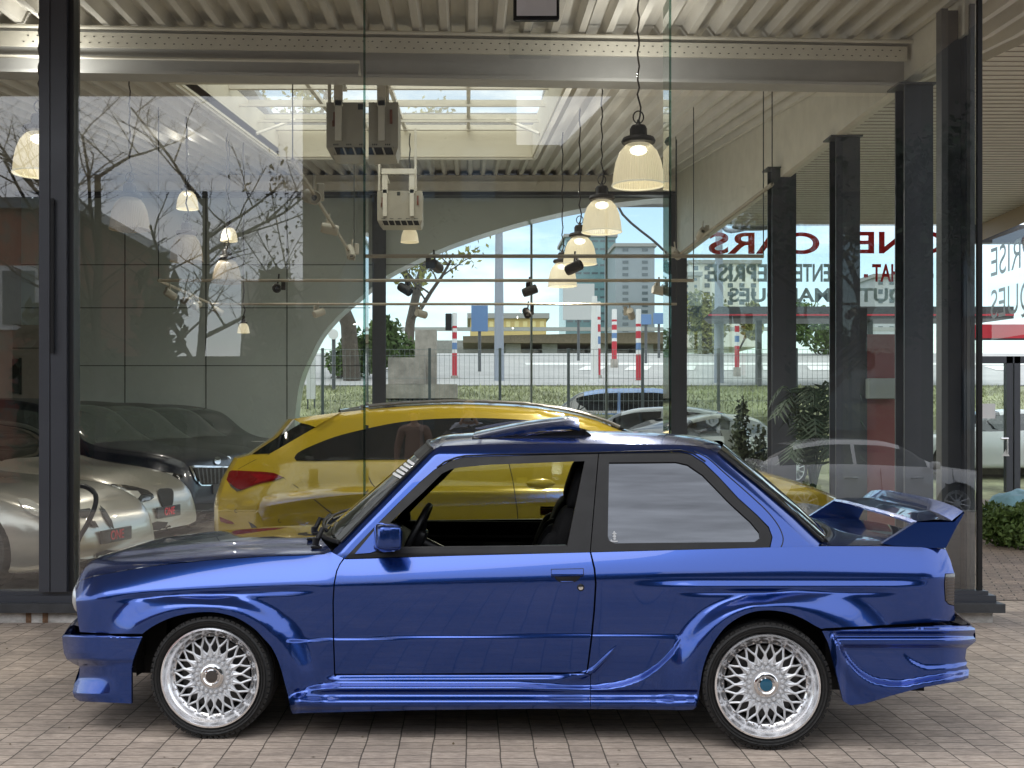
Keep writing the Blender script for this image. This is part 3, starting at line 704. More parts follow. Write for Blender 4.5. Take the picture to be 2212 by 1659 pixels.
def pendant(px, py, d, dia, lit, label, grp):
    """px, py: middle of the shade's lower edge"""
    p = U(px, py, d); r = dia / 2
    t = thing('pendant_lamp', label, 'lamp', p, 0, grp)
    h = dia * .78; top = ceil_z(d)
    prof = [(r * 1.0, 0), (r * .985, h * .10), (r * .95, h * .32), (r * .87, h * .58), (r * .72, h * .82), (r * .52, h * .97), (r * .40, h * 1.02)]
    mb = MB(); mb.lathe(prof, n=40); mb.build('lamp_shade', (M_SHADE0, M_SHADE, M_SHADE1)[lit], t, smooth=60, local=True)
    mb = MB(); mb.tube([(r * math.cos(a), r * math.sin(a), 0) for a in [k * 2 * math.pi / 36 for k in range(36)]], r * .035, 6, closed=True); mb.build('shade_rim', M_RIM if lit == 1 else (M_SHADE1 if lit else M_SHADE0), t, smooth=60, local=True)
    mb = MB(); mb.lathe([(r * .40, h * 1.0), (r * .62, h * 1.03), (r * .66, h * 1.08), (r * .60, h * 1.16), (r * .34, h * 1.20), (r * .30, h * 1.24), (r * .32, h * 1.40), (r * .26, h * 1.47), (r * .10, h * 1.50), (r * .04, h * 1.62)], n=28)
    for q in range(6):
        a = q * math.pi / 3; mb.box((r * .30 * math.cos(a), r * .30 * math.sin(a), h * 1.3), (r * .06, r * .05, h * .2), rz=a)
    mb.build('lamp_fitting', M_FIT, t, smooth=40, local=True)
    mb = MB(); z0 = h * 1.55; zt = top - p.z + .1
    P = [(.0, 0, z0), (.03 * dia, 0, z0 + .05), (.02, .01, z0 + .12), (-.008, 0, z0 + .22)]; n = 14
    for k in range(1, n + 1): P.append((.008 * math.sin(k * 1.9), .004 * math.cos(k * 1.3), z0 + .22 + (zt - z0 - .22) * k / n))
    mb.tube(P, .0075 if d < 12 else .009, 6)
    mb.tube([(.0 + .10 * dia * math.cos(a), .0, h * 1.68 + .12 * dia * math.sin(a)) for a in [k * 2 * math.pi / 16 for k in range(16)]], .006, 5, closed=True)
    mb.build('cord', M_FIT, t, smooth=60, local=True)
    mb = MB(); vs, fs = superell((0, 0, h * .86), (r * .34, r * .34, h * .12), 1, 14, 8); mb.add(vs, fs); mb.build('bulb', M_BULB if lit == 1 else M_BULB0, t, smooth=60, local=True)
    if lit == 1:
        pd_ = bpy.data.lights.new('lamp_light', 'SPOT'); pd_.energy = 130 if dia > .35 else 60; pd_.color = (1., .93, .82); pd_.shadow_soft_size = .08; pd_.spot_size = R(158); pd_.spot_blend = .5
        po = bpy.data.objects.new('lamp_light', pd_); COL.objects.link(po); po.parent = t; po.location = (0, 0, -.03)
        pu_ = bpy.data.lights.new('ceiling_fill', 'POINT'); pu_.energy = 8 if dia > .35 else 4; pu_.color = (1., .96, .90); pu_.shadow_soft_size = .025; pu_.specular_factor = 0.  # added fill light above the fitting, brightens the ceiling
        po = bpy.data.objects.new('ceiling_fill', pu_); COL.objects.link(po); po.parent = t; po.location = (.0, .10, h * 1.5 + .42)
    return t
row = 'lit pendant lamps in the right hand row'
pendant(1379, 400, 8.85, .405, 1, 'nearest and largest lit lamp with ribbed glass shade, by the right glass joint', row)
pendant(1300, 501, 11.55, .405, 1, 'second lit pendant lamp from the front, half behind the largest one', row)
pendant(1252.5, 570, 13.7, .405, 1, 'third lit pendant lamp from the front, above the smallest of the row', row)
pendant(1215, 618, 15.8, .405, 1, 'smallest and lowest looking lit pendant lamp of the right hand row', row)
lrow = 'pendant lamps over the dark cars'
pendant(85, 375, 8.95, .405, 1, 'lit pendant lamp cut by the wide dark pillar', lrow)
pendant(280, 495, 11.6, .405, 0, 'largest unlit pendant lamp over the dark cars, right of the wide pillar', lrow)
pendant(403, 564, 13.9, .405, 0, 'unlit pendant lamp hanging below the small bright lamp', lrow)
pendant(490, 611, 15.8, .405, 0, 'darkest unlit pendant lamp, beside the reflected sapling', lrow)
small = 'small pendant lamps near the rear wall'
pendant(405, 451, 15.6, .30, 1, 'small bright lamp high up above the unlit pendant lamps', small)
pendant(885, 523, 15.9, .25, 2, 'small dim lamp right of the rear column, below the heaters', small)
pendant(495, 521, 16.0, .235, 2, 'small dim lamp just above the darkest unlit lamp', small)
pendant(526, 719, 16.1, .17, 2, 'smallest dim lamp, low on the grey wall panels', small)
# ceiling heaters
M_HEAT = mat('beige_heater_case', (.40, .375, .31), rough=.5, var=.06)
def heater(px0, px1, py0, py1, d, label, top):
    a, b = U(px0, py0, d), U(px1, py1, d); w, h = b.x - a.x, a.z - b.z; cx = (a.x + b.x) / 2
    t = thing('ceiling_heater', label, 'heater', (cx, d, b.z), 0, 'fan heaters hung from the ceiling')
    mb = MB(); mb.add([(-w/2, 0, h * .13), (w/2, 0, h * .13), (w/2, 0, h), (-w/2, 0, h), (-w/2, .42, h * .13), (w/2, .42, h * .13), (w/2, .42, h), (-w/2, .42, h), (-w * .42, .05, 0), (w * .46, .05, 0), (w * .46, .42, 0), (-w * .42, .42, 0)],
        [(0, 1, 2, 3), (4, 7, 6, 5), (3, 2, 6, 7), (0, 3, 7, 4), (1, 5, 6, 2), (0, 8, 9, 1), (1, 9, 10, 5), (4, 11, 8, 0), (5, 10, 11, 4), (8, 11, 10, 9)])
    case = mb.build('case', M_HEAT, t, local=True)
    mb = MB(); mb.add([(-w * .40, -.012, h * .125), (w * .44, -.012, h * .125), (w * .43, .040, .004), (-w * .39, .040, .004)], [(0, 1, 2, 3)]); mb.build('outlet', M_BLKM, case, local=True)
    mb = MB()
    for k in range(7):
        x = lerp(-w * .40, w * .42, k / 6); mb.add([(x - .008, -.016, h * .125), (x + .008, -.016, h * .125), (x + .03, .034, .003), (x + .012, .034, .003)], [(0, 1, 2, 3)])
    mb.build('louvres', M_HEAT, case, local=True)
    mb = MB()
    for x in (-w * .33, w * .27):
        mb.b2((x - w * .045, -.035, h * .25), (x + w * .045, -.003, h + .01)); mb.b2((x - w * .06, -.035, h * .92), (x + w * .06, .0, h + top)); mb.b2((x - w * .05, 0, h + top - .03), (x + w * .05, .45, h + top))
    mb.b2((-w * .40, -.05, h + top), (w * .34, .0, h + top + .07)); mb.build('brackets', M_CREAM, t, local=True)
    for x in (-w * .46, w * .35):
        mb = MB(); mb.tube([(x, .02, h * .95), (x, .02, ceil_z(d) - b.z + .1)], .016, 8); mb.build('hanger_pipe', M_CREAM, t, smooth=50, local=True)
    mb = MB()
    for k in range(5): 
        for j in range(3): mb.b2((-w * .40 + k * w * .18 + j * .018, -.003, h * .17), (-w * .40 + k * w * .18 + j * .018 + .010, .002, h * .20))
    mb.b2((-w * .06, -.003, h * .86), (w * .01, .002, h * .97)); mb.build('case_slots', M_SEAM, case, local=True)
    mb = MB(); mb.b2((-w * .40, -.02, h * .55), (-w * .375, -.004, h * .8)); mb.b2((-w * .415, -.02, h * .53), (-w * .36, -.004, h * .64)); mb.b2((w * .385, -.02, h * .58), (w * .42, -.004, h * .85)); mb.build('gas_cocks', mat('red_brown_valve', (.20, .06, .03), rough=.5), t, local=True)
    return t
heater(705, 860, 221, 333, 10.7, 'larger beige heater hanging in front of the skylight, behind the glass joint', .26)
heater(815, 912, 412, 486, 15.4, 'smaller beige heater above the dark rear column', .22)
# track lighting
M_RAIL = mat('pale_track_rail', (.36, .32, .25), rough=.5)
def rail_(name, pts, label, r=.020):
    t = thing(name, label, 'track rail', pts[0], 0, 'lighting track rails')
    mb = MB(); mb.tube(pts, r, 6); mb.build('rail', M_RAIL, t, smooth=30)
    mb = MB()
    for p in (pts[0], pts[-1]): mb.tube([p, (p[0], p[1], ceil_z(p[1]))], .006, 5)
    mb.build('suspension', M_SEAM, t, smooth=50); return t
ZT = 3.10
rail_('track_rail', [U(632, 345, 9.9), U(700, 455, 12.2), U(765, 560, 15.7)], 'sloping looking track rail left of the heaters carrying three spots')
rail_('track_rail', [(-3.58, 13.1, ZT), (-3.58, 15.8, ZT), (2.9, 15.8, ZT), ], 'lowest track rail running behind the lamps with its short return at the left')
rail_('track_rail', [(-3.58, 13.1, ZT), (2.6, 13.1, ZT)], 'middle of the three level track rails crossing the room')
rail_('track_rail', [(-1.0, 11.15, ZT), (2.2, 11.15, ZT), (2.9, 11.15, ZT)], 'upper of the three level track rails crossing the room')
rail_('track_rail', [U(1668, 398, 10.8), U(1460, 555, 15.5)], 'track rail running back in front of the mirrored red letters')
def spot(px, py, d, s, label, ang, tilt=20, kind=0):
    p = U(px, py, d)
    t = thing('track_spot', label, 'spotlight', p, R(ang), 'track spotlights')
    m = M_HEAT if kind != 1 else M_FIT
    rot = Matrix.Rotation(R(tilt), 3, 'Y')
    mb = MB()
    ring = [(0, -s), (s * .55, -s), (s * .62, -s * .7), (s * .62, s * .9), (s * .5, s), (s * .48, s * .8), (0, s * .7)]
    mb.lathe(ring, axis='X', n=20); mb.v = [rot @ v for v in mb.v]; mb.build('spot_head', m, t, smooth=40, local=True)
    mb = MB(); mb.lathe([(0, s * .72), (s * .46, s * .78)], axis='X', n=16); mb.v = [rot @ v for v in mb.v]; mb.build('spot_lens', M_CARGLASS, t, smooth=40, local=True)
    mb = MB(); mb.rbox((-s * .1, s * .9, s * .5), (s * .5, s * .6, s * 1.5), .01); mb.tube([(0, 0, s * .3), (0, s * .2, s * 1.0), (0, s * .3, s * 1.9)], s * .12, 6); mb.build('gear_box', m, t, local=True)
    return t
for i, a in enumerate([(672, 425, 11.4, .115), (712, 495, 13.2, .10), (757, 545, 14.9, .095)]): spot(*a, ['spotlight nearest the glass on the sloping rail', 'square looking middle spotlight on the sloping rail', 'farthest spotlight on the sloping rail pointing down'][i], (-60, 15, -70)[i], (15, 10, 55)[i])
labs = [(368, 636, 13.5, 'spotlight under the left return of the lowest rail'), (404, 650, 14.3, 'small spotlight second along the left return rail'), (425, 660, 14.9, 'small spotlight third along the left return rail'), (471, 672, 15.8, 'spotlight just past the corner of the lowest rail'), (598, 622, 13.1, 'dark box spotlight under the middle rail left of the glass fin'), (689, 676, 15.8, 'spotlight under the lowest rail over the yellow car tail'),
        (875, 625, 13.1, 'dark spotlight right of the rear column on the middle rail'), (942, 575, 11.15, 'large dark spotlight under the upper rail'), (1145, 628, 13.1, 'spotlight in front of the blue lamp post'), (1138, 676, 15.8, 'spotlight on the lowest rail below another one'), (910, 678, 15.8, 'small dark spotlight near the concrete pillar'), (1240, 578, 11.15, 'dark spotlight half hidden behind the lit lamps'), (1363, 678, 15.8, 'pale brown spotlight on the lowest rail in front of the towers'),
        (1425, 628, 13.1, 'spotlight beside the right glass fin'), (1515, 505, 13.8, 'star shaped looking spotlight left of the mirrored red letters'), (1460, 548, 15.2, 'pale spotlight in front of the far right column')]
for i, (px, py, d, lb) in enumerate(labs): spot(px, py, d, .085 if i > 3 else .075, lb, (40, -30, 70, 10, -80)[i % 5], (30, 10, -20)[i % 3], 1 if i in (4, 6, 7, 8, 9, 11) else 0)
# floodlight on the canopy edge
t = thing('floodlight', 'white faced floodlight with black frame at the top edge above the glass', 'floodlight', U(1159, -20, 8.0))
fc = U(1159, 0, 8.0)
mb = MB(); w, h = U(1209, 0, 8).x - U(1109, 0, 8).x, .22
mb.rbox((fc.x, 8.03, U(0, 42, 8).z + h / 2), (w, .06, h), .02); mb.build('frame', M_BLK, t, smooth=30)
mb = MB(); zc = U(0, 42, 8).z + h / 2; mb.add([(fc.x - w*.43, 7.99, zc - h*.40), (fc.x + w*.43, 7.99, zc - h*.40), (fc.x + w*.43, 7.99, zc + h*.40), (fc.x - w*.43, 7.99, zc + h*.40), (fc.x - w*.22, 7.997, zc - h*.10), (fc.x + w*.22, 7.997, zc - h*.10), (fc.x + w*.22, 7.997, zc + h*.3), (fc.x - w*.22, 7.997, zc + h*.3)], [(0, 1, 5, 4), (1, 2, 6, 5), (2, 3, 7, 6), (3, 0, 4, 7), (4, 5, 6, 7)]); mb.build('reflector', mat('white_reflector', (.62, .62, .66), rough=.3), t)
mb = MB(); mb.b2((fc.x - .02, 8.05, zc + .05), (fc.x + .02, 8.09, 5.08)); mb.build('bracket', M_BLK, t)
# wall clothes: black charging cable hanging at the pillar
mb = MB(); mb.tube(catmull([U(150, 1052, 8.75), U(180, 1050, 8.75), U(204, 1065, 8.75), U(206, 1090, 8.75), U(190, 1130, 8.75), U(170, 1165, 8.75), U(158, 1210, 8.75), U(150, 1260, 8.75)], 6), .020, 8)
o = mb.build('hanging_cable', M_BLK, smooth=60); tag(o, 'thick black cable looping down in front of the silver cars', 'cable')
# ------------------------------------------------------------------ the blue coupe
PSI = .0616
H = Car('blue_coupe', 'metallic blue widebody coupe with mesh wheels and rear wing, parked in front of the showroom', (-1.225, 5.36), PSI, 1.64, 1.3)
BLUE = car_paint('blue_metallic_paint', (.012, .053, .265), flake=.85, rough=.21)
M_QGLASS = mat('tinted_mirror_glass', (.125, .132, .145), rough=.02, metal=.9, bump=.22, bscale=1.4, stretch=(.5, 1, 7), var=.4, vscale=1.3)  # stretched noise in colour and bump imitates streaky cloud reflections
M_WSHIELD = mat('windscreen_glass', (.012, .017, .015), rough=.0, spec=.9, coat=1., coatr=0.)
Tp = [(163, 1268), (172, 1257), (200, 1246), (235, 1238.6), (330, 1223), (455, 1210), (581, 1202), (659, 1200), (714, 1196), (745, 1207), (900, 1203), (1274, 1193), (1687, 1181), (1908, 1179), (2043, 1185), (2070, 1195)]
Cp = [(163, 1296), (250, 1284), (330, 1277), (455, 1270), (581, 1265), (720, 1262), (1280, 1248), (1480, 1241), (1700, 1239), (1950, 1241), (2070, 1247)]
oTp = [(163, .11), (330, .10), (700, .085), (745, .06), (1280, .058), (1690, .062), (1900, .08), (2070, .09)]
Rp = [(600, 1386), (724, 1381), (1280, 1373), (1464, 1375)]
ARCH_F = [(622, 1500), (618.5, 1488), (609, 1452), (587, 1398.7), (568, 1377), (549.5, 1358), (518, 1337.5), (486.6, 1326.5), (455, 1322), (424, 1323), (392, 1328), (361, 1337.5), (329.6, 1353), (300, 1376), (285, 1420)]
ARCH_R = [(1820, 1420), (1795, 1380), (1758, 1350), (1737, 1337.7), (1708, 1325.5), (1679, 1319.5), (1650, 1318.5), (1621.5, 1323), (1592.5, 1335.7), (1567.7, 1354), (1547, 1379), (1530.5, 1408), (1518, 1445), (1512, 1482.4), (1505, 1526)]
ARCH_F = smooth2(ARCH_F, 3); ARCH_R = smooth2(ARCH_R, 3)
def flare(u, v, arch, uc, vc, wt, wl, wr):
    """0 on the flat panel, 1 at the lip of the wheel arch"""
    dx, dy = u - uc, v - vc; r = math.hypot(dx, dy) or 1.; c = dx / r
    w = wt + ((wl if c < 0 else wr) - wt) * abs(c) ** 1.5
    if v > vc - 20: w = (wl if c < 0 else wr)
    if abs(dx) > 330 or abs(dy) > 330: return 0.
    d = polydist((u, v), arch, False)
    return sm(w - d, 0, w * .80)
def hoff(u, v):
    T, C = pl(Tp, u), pl(Cp, u)
    s = 3.0; x = (C - v) / s
    soft = s * math.log(1 + math.exp(x)) if x < 30 else s * x
    t = soft / max(8., C - T)
    o = pl(oTp, u) * (.72 * t + .28 * t * t)
    if v > C: q = (v - C) / 200.; o += .016 * q + .018 * q * q
    # rub line
    if 600 < u < 1500:
        r = pl(Rp, u); o -= .008 * sm(v, r - 3.5, r + 3.5) * sm(u, 612, 630) * (1 - sm(u, 1450, 1475))
    # front flare, swelling round the arch
    if u < 760:
        o -= flare(u, v, ARCH_F, 455, 1468, 40, 95, 88) * .064 * sm(u, 190, 300)
        G = pl([(163, 1300), (330, 1290), (455, 1284), (581, 1278), (700, 1273)], u)
        wf = sm(u, 225, 330) * (1 - sm(u, 610, 700))
        o += .009 * math.exp(-((v - G) / 6.5) ** 2) * wf
    # rear flare: two ledges, then the box
    if u > 1290:
        wb = sm(u, 1340, 1520) * (1 - sm(u, 1930, 2020))
        o -= .020 * sm(v, 1252, 1268) * wb
        o += .008 * math.exp(-((v - 1279) / 6.) ** 2) * sm(u, 1440, 1540) * (1 - sm(u, 1860, 1960))
        o -= flare(u, v, ARCH_R, 1650, 1480, 37, 92, 150) * .078
    # skirt ledges with their upward sweeps
    if 610 < u < 1540 and v > 1360:
        l2 = pl([(620, 1500), (640, 1492), (680, 1479), (740, 1471), (1100, 1471), (1262, 1478), (1330, 1471), (1380, 1456), (1420, 1431), (1450, 1402), (1470, 1372)], u)
        l1 = pl([(640, 1470), (724, 1457), (1250, 1455), (1275, 1446), (1300, 1424), (1320, 1404), (1345, 1380)], u)
        k1 = sm(u, 690, 740) * (1 - sm(u, 1180, 1262))
        o -= .022 * sm(v, l1, l1 + 14) * k1
        k3 = sm(u, 1190, 1270) * (1 - sm(u, 1296, 1345))
        o -= .013 * k3 * math.exp(-((v - l1 - 5) / (8. if v > l1 + 5 else 5.)) ** 2)
        w2 = sm(u, 616, 650)
        k2 = (1 - sm(u, 1400, 1500)) * w2
        o -= .036 * sm(v, l2, l2 + 18) * k2
        kf = w2 * (1 - sm(u, 1500, 1512))
        o += .014 * sm(v, 1489, 1494) * kf - .038 * sm(v, 1498, 1520) * kf
        o += .02 * sm(v, 1524, 1536)
    # round the nose and the tail
    if u < 232: o += .075 * ((232 - u) / 69.) ** 2.4
    if u > 1985: o += .085 * ((u - 1985) / 78.) ** 2.2
    return o
def bumpoff(u, v):                                        # front bumper
    o = -.045 + .02 * sm(v, 1376, 1369)
    fb_ = 1 - .88 * sm(u, 178, 262)
    o += .010 * sm(v, 1424, 1434) + (.030 * sm(v, 1430, 1464) - .040 * sm(v, 1462, 1510)) * fb_ + .012 * sm(v, 1440, 1520) * (1 - fb_)
    lim = lin([(1370, 138), (1411, 140), (1424, 145), (1440, 172), (1477, 160), (1499, 157), (1520, 172)], v)
    x = (lim + 95 - u) / 95.
    if x > 0: o += .14 * x ** 2.6
    return o
def rbumpoff(u, v):
    o = -.075 + .02 * sm(v, 1362, 1354)
    o += .022 * sm(u, 1800, 1778) * 0
    band = sm(u, 1795, 1815)
    o += .016 * sm(v, 1362, 1370) * (1 - sm(v, 1374, 1379)) * band - .006 * sm(v, 1378, 1384) * band
    o += .030 * sm(v, 1391, 1401) * sm(u, 1808, 1832)
    # big scoop below the band, outside flare returns along its lower edge
    c1 = pl([(1800, 1368), (1815, 1393), (1835, 1425), (1862, 1452), (1895, 1468), (1940, 1473), (2000, 1464), (2100, 1447)], u)
    c2 = pl([(1940, 1395), (1955, 1412), (1975, 1428), (2005, 1438), (2050, 1436), (2100, 1427)], u)
    o -= .012 * sm(v, c2 - 2, c2 + 9) * sm(u, 1945, 1975)
    o -= .040 * sm(v, c1 - 4, c1 + 12) * sm(u, 1790, 1812)
    o += .015 * sm(v, c1 + 22, c1 + 60)
    if u > 2010: o += .17 * ((u - 2010) / 98.) ** 2.6
    return o
def goff(u, v):                                           # greenhouse side
    t = (1196 - v) / 214.
    o = .066 + .205 * (t * .92 + .08 * t * abs(t)) if t > 0 else .066 + .205 * t * .5
    if v < 984: o += .05 * ((984 - v) / 26.) ** 1.8
    # C pillar turns in towards the rear window
    if u > 1480:
        e = lin([(950, 1520), (978, 1551), (1013, 1592.5), (1046, 1634), (1081, 1675), (1117, 1716), (1156, 1758), (1180, 1785)], v)
        d = max(0., 42 - (e - u)) / 42.
        o += .05 * d * d
    if u < 960:                                           # A pillar turns in towards the windscreen
        e = lin([(970, 932), (1176, 733), (1200, 712)], v)
        d = max(0., 26 - (u - e)) / 26.
        o += .03 * d * d
    return o
arch_f = smooth2([(622, 1500), (618.5, 1488), (609, 1452), (599.7, 1424), (587, 1398.7), (568, 1377), (549.5, 1358), (518, 1337.5), (486.6, 1326.5), (455, 1322), (424, 1323), (392, 1328), (361, 1337.5), (329.6, 1353), (307.6, 1369)])
fender = [(163, 1268), (166, 1262), (175, 1254), (200, 1245.5), (235, 1238.6), (329, 1223), (455, 1210), (581, 1202), (659, 1200), (700, 1197.5), (714, 1192), (741.5, 1205.5), (733, 1218), (726, 1233), (720.5, 1260), (718, 1300), (719, 1380), (721.5, 1456), (723, 1463), (700, 1472), (670, 1480), (640, 1492)] + arch_f + [(240, 1368.5), (172.5, 1365), (168, 1340), (164, 1300)]
H.panel('front_fender', fender, hoff, BLUE, 5)
skirt = [(622, 1500), (640, 1492), (670, 1480), (700, 1472), (723, 1463), (728, 1458.5), (898, 1458), (1098, 1457), (1262, 1455.5), (1275, 1457), (1275, 1531.5), (1138, 1531), (898, 1534), (658, 1540), (632, 1542), (627, 1530)]
H.panel('side_skirt', skirt, hoff, BLUE, 4)
doorp = [(744, 1207.5), (735.5, 1219), (729, 1233), (723.5, 1260), (721, 1300), (722, 1380), (724.5, 1455.5), (898, 1455), (1098, 1453.5), (1262, 1452), (1267, 1449), (1275.5, 1380), (1281.5, 1320), (1285, 1260), (1282, 1229), (1274, 1193.5), (900, 1203)]
doors = H.panel('door', doorp, hoff, BLUE, 5)
tail = [(2061, 1238), (2041, 1239), (2039, 1262), (2041, 1298), (2049, 1306), (2061, 1309)]
arch_r = smooth2([(1774.4, 1358.4), (1758, 1350), (1737, 1337.7), (1708, 1325.5), (1679, 1319.5), (1650, 1318.5), (1621.5, 1323), (1592.5, 1335.7), (1567.7, 1354), (1547, 1379), (1530.5, 1408), (1518, 1445), (1512, 1482.4), (1508, 1510), (1505, 1526)])
quarter = [(1277.5, 1193.5), (1687, 1182), (1774, 1180), (1908, 1180), (2020, 1183), (2043, 1187), (2053, 1210)] + tail + [(2063, 1335), (2062, 1341), (1932, 1349), (1781.5, 1357)] + arch_r + [(1497, 1533), (1468, 1534), (1371, 1532), (1276, 1531.5), (1276.5, 1457), (1266, 1453.5), (1271, 1445), (1279.5, 1380), (1285.5, 1320), (1289, 1260), (1286, 1228)]
H.panel('rear_quarter', quarter, hoff, BLUE, 5)
fb = [(307, 1375.5), (284, 1376), (138, 1371), (134, 1376), (136, 1395), (138, 1411), (144, 1424), (158, 1433), (172, 1440), (166, 1460), (160, 1477), (157, 1495), (160, 1506), (172.5, 1515), (284, 1520), (284, 1443), (288, 1425), (295, 1405)]
H.panel('front_bumper', fb, bumpoff, BLUE, 4)
rb = [(1776, 1363), (1850, 1360), (2000, 1354.5), (2098, 1351), (2106, 1357), (2108, 1385), (2101, 1391), (2088, 1401), (2085, 1422), (2089, 1430), (2087, 1438), (2093, 1446), (2092, 1464), (2079, 1470), (1988, 1486), (1928, 1502), (1869, 1520), (1837, 1524), (1821, 1514), (1813, 1480), (1801, 1432), (1789, 1389)]
H.panel('rear_bumper', rb, rbumpoff, BLUE, 4)
# greenhouse: one pressing of A pillar, roof rail and C pillar round the two side windows
fr_out = [(744.5, 1206), (810, 1137), (858, 1088.5), (906, 1042), (938, 1014.5), (970, 996), (1002, 987), (1058, 985), (1293, 979), (1468, 975.5), (1494, 981.5), (1520, 998), (1553, 1030), (1594.5, 1075), (1636, 1112.5), (1661, 1138), (1669, 1160), (1664, 1184)]
hoop = [(716, 1192), (738, 1172), (786, 1123), (834, 1074), (882, 1025), (930.5, 976), (946, 966), (960, 963), (1018, 961), (1218, 958), (1372, 959), (1470, 961), (1520, 966), (1551, 978), (1592.5, 1013), (1634, 1046), (1675, 1081), (1716, 1116), (1758, 1156), (1776, 1172), (1775, 1180), (1687, 1182.5)] + fr_out[::-1]
H.panel('pillar_frame', hoop, goff, BLUE, 4, lip=.05)
op_d = [(862, 1184), (846, 1184), (812, 1184), (812, 1160), (852, 1120), (914, 1063), (954.5, 1023), (973, 1014), (990.5, 1010), (1058.5, 1004), (1263, 996), (1225, 1180)]
dfr = [(744.5, 1206), (810, 1138.5), (858, 1090), (906, 1043.5), (938, 1016), (970, 997.5), (1002, 988.5), (1058, 986.5), (1292, 980.5), (1274, 1193), (900, 1202.5)]
dtrim = H.panel('window_trim', dfr, goff, M_BLK, 5, lip=.03, holes=[op_d], lift=.006, parent=None)
groove = [(744.5, 1206), (810, 1138.5), (858, 1090), (906, 1043.5), (938, 1016), (970, 997.5), (1002, 988.5), (1058, 986.5), (1292, 980.5)]
op_q = [(1315.5, 999), (1460, 998), (1485, 1003.5), (1518, 1026), (1576, 1086), (1621.5, 1127.5), (1640, 1150), (1642, 1163), (1631, 1171), (1328, 1174), (1316, 1168), (1313, 1158)]
qfr = [(1294, 980.5), (1468, 977), (1493, 983), (1518.5, 999.5), (1552, 1031), (1593, 1076), (1634.5, 1113.5), (1659, 1139), (1667, 1160), (1662, 1182), (1276, 1192.5)]
H.panel('quarter_trim', qfr, goff, M_BLK, 5, lip=.03, holes=[op_q], lift=.006)
H.panel('quarter_window', op_q, lambda u, v: goff(u, v) + .004, M_QGLASS, 6, lip=0)
# far side window glass (closed), near one is wound down
vs2, fs = triangulate(op_d, 12)
V = [H.S(u, v, goff(u, v) + .012) for u, v in vs2]
H.mesh('door_window', V, fs, glass('green_car_glass', (.80, .86, .70), 1.5), mirror=True)
far_sticker = [H.S(u, v, goff(u, v) + .008) for u, v in ((1190, 1150), (1228, 1149), (1226, 1176), (1188, 1177))]
mb = MB(); mb.tube([H.S(u, v, goff(u, v) - .001) for u, v in smooth2([(1500, 975), (1530, 990), (1566, 1022), (1612, 1062), (1655, 1102), (1680, 1133), (1691, 1158), (1691, 1172), (1687, 1182)], 4)], .0028, 5)
mb.build('pillar_seam', mat('dark_seam', (.004, .006, .02), rough=.5), H.root, smooth=60, local=True)
# roof, screens, bonnet, boot lid
def Ps(pts, f): return [H.S(u, v, f(u, v)) for u, v in pts]
rail = smooth2([(935, 972), (946, 966), (960, 963), (1018, 961), (1118, 959), (1218, 958), (1372, 959), (1470, 961), (1520, 966), (1551, 978)], 4)
RE = Ps(rail, goff); nR = len(RE) - 1
def roof_b(i, t):
    k = 1 - abs(2 * t - 1) ** 2.4; s = i / nR
    return Vector((-.06 * k * (1 - sm(s, 0, .35)) + .08 * k * sm(s, .7, 1), 0, (.030 + .030 * math.sin(math.pi * s)) * k))
ROOF = H.across(RE, roof_b, 24)
H.loft('roof', ROOF, BLUE)
we = [(738, 1172), (786, 1123), (834, 1074), (882, 1025), (930.5, 976), (935, 972)]
WE = Ps(res2(we, 14, False), goff)
def ws_b(i, t):
    k = 1 - abs(2 * t - 1) ** 2.2; s = i / (len(WE) - 1)
    return Vector((-(lerp(.20, .062, s)) * k, 0, .03 * k * s))
WS = H.across(WE, ws_b, 24)
H.loft('windscreen', WS, M_WSHIELD)
# dark sun band across the top of the screen with white bars at its end
nb = len(WS); kb = int(nb * .82)
band = [[p + Vector((-.004, 0, .004)) for p in r] for r in WS[kb:]]
sb = H.loft('sun_band', band, M_BLK)
def screen_pt(s, t):
    i = s * (nb - 1); i0 = min(int(i), nb - 2); f = i - i0
    def rowp(r):
        k = math.acos(1 - 2 * t) / math.pi * (len(r) - 1); k0 = min(int(k), len(r) - 2); return r[k0].lerp(r[k0 + 1], k - k0)
    return rowp(WS[i0]).lerp(rowp(WS[i0 + 1]), f)
M_WHITE = mat('white_decal', (.8, .8, .8), rough=.45)
stripes = MB()
for j in range(5):
    s0 = .655 + j * .034
    stripes.grid([[screen_pt(s_, t_) + Vector((-.008, -.003, .006)) for t_ in (.012, .03, .05, .08, .12, .16, .20)] for s_ in (s0, s0 + .021)])
stripes.build('white_stripes', M_WHITE, sb, smooth=40, local=True)
gas = MB(); gas.tube([p + Vector((-.004, -.002, .004)) for p in WE] , .009, 6); gas.tube([p + Vector((-.006, 0, .0)) for p in WS[0]], .012, 6)
gas.tube([p + Vector((-.004, 0, .006)) for p in WS[-1]], .008, 6)
gas.build('screen_seal', M_BLK, H.root, smooth=60, local=True)
re_ = [(1551, 978), (1592.5, 1013), (1634, 1046), (1675, 1081), (1716, 1116), (1758, 1156), (1776, 1172)]
REG = Ps(res2(re_, 14, False), goff)
def rw_b(i, t):
    k = 1 - abs(2 * t - 1) ** 2.4; s = i / (len(REG) - 1)
    return Vector((lerp(.08, .13, s) * k, 0, lerp(.030, .0, s) * k + .02 * k))
RW = H.across(REG, rw_b, 20)
H.loft('rear_window', RW, M_CARGLASS)
rs = MB(); rs.tube([p + Vector((.004, -.003, .004)) for p in REG], .010, 6); rs.tube([p + Vector((.012, 0, .004)) for p in RW[-1]], .014, 6)
rs.build('rear_window_seal', M_BLK, H.root, smooth=60, local=True)
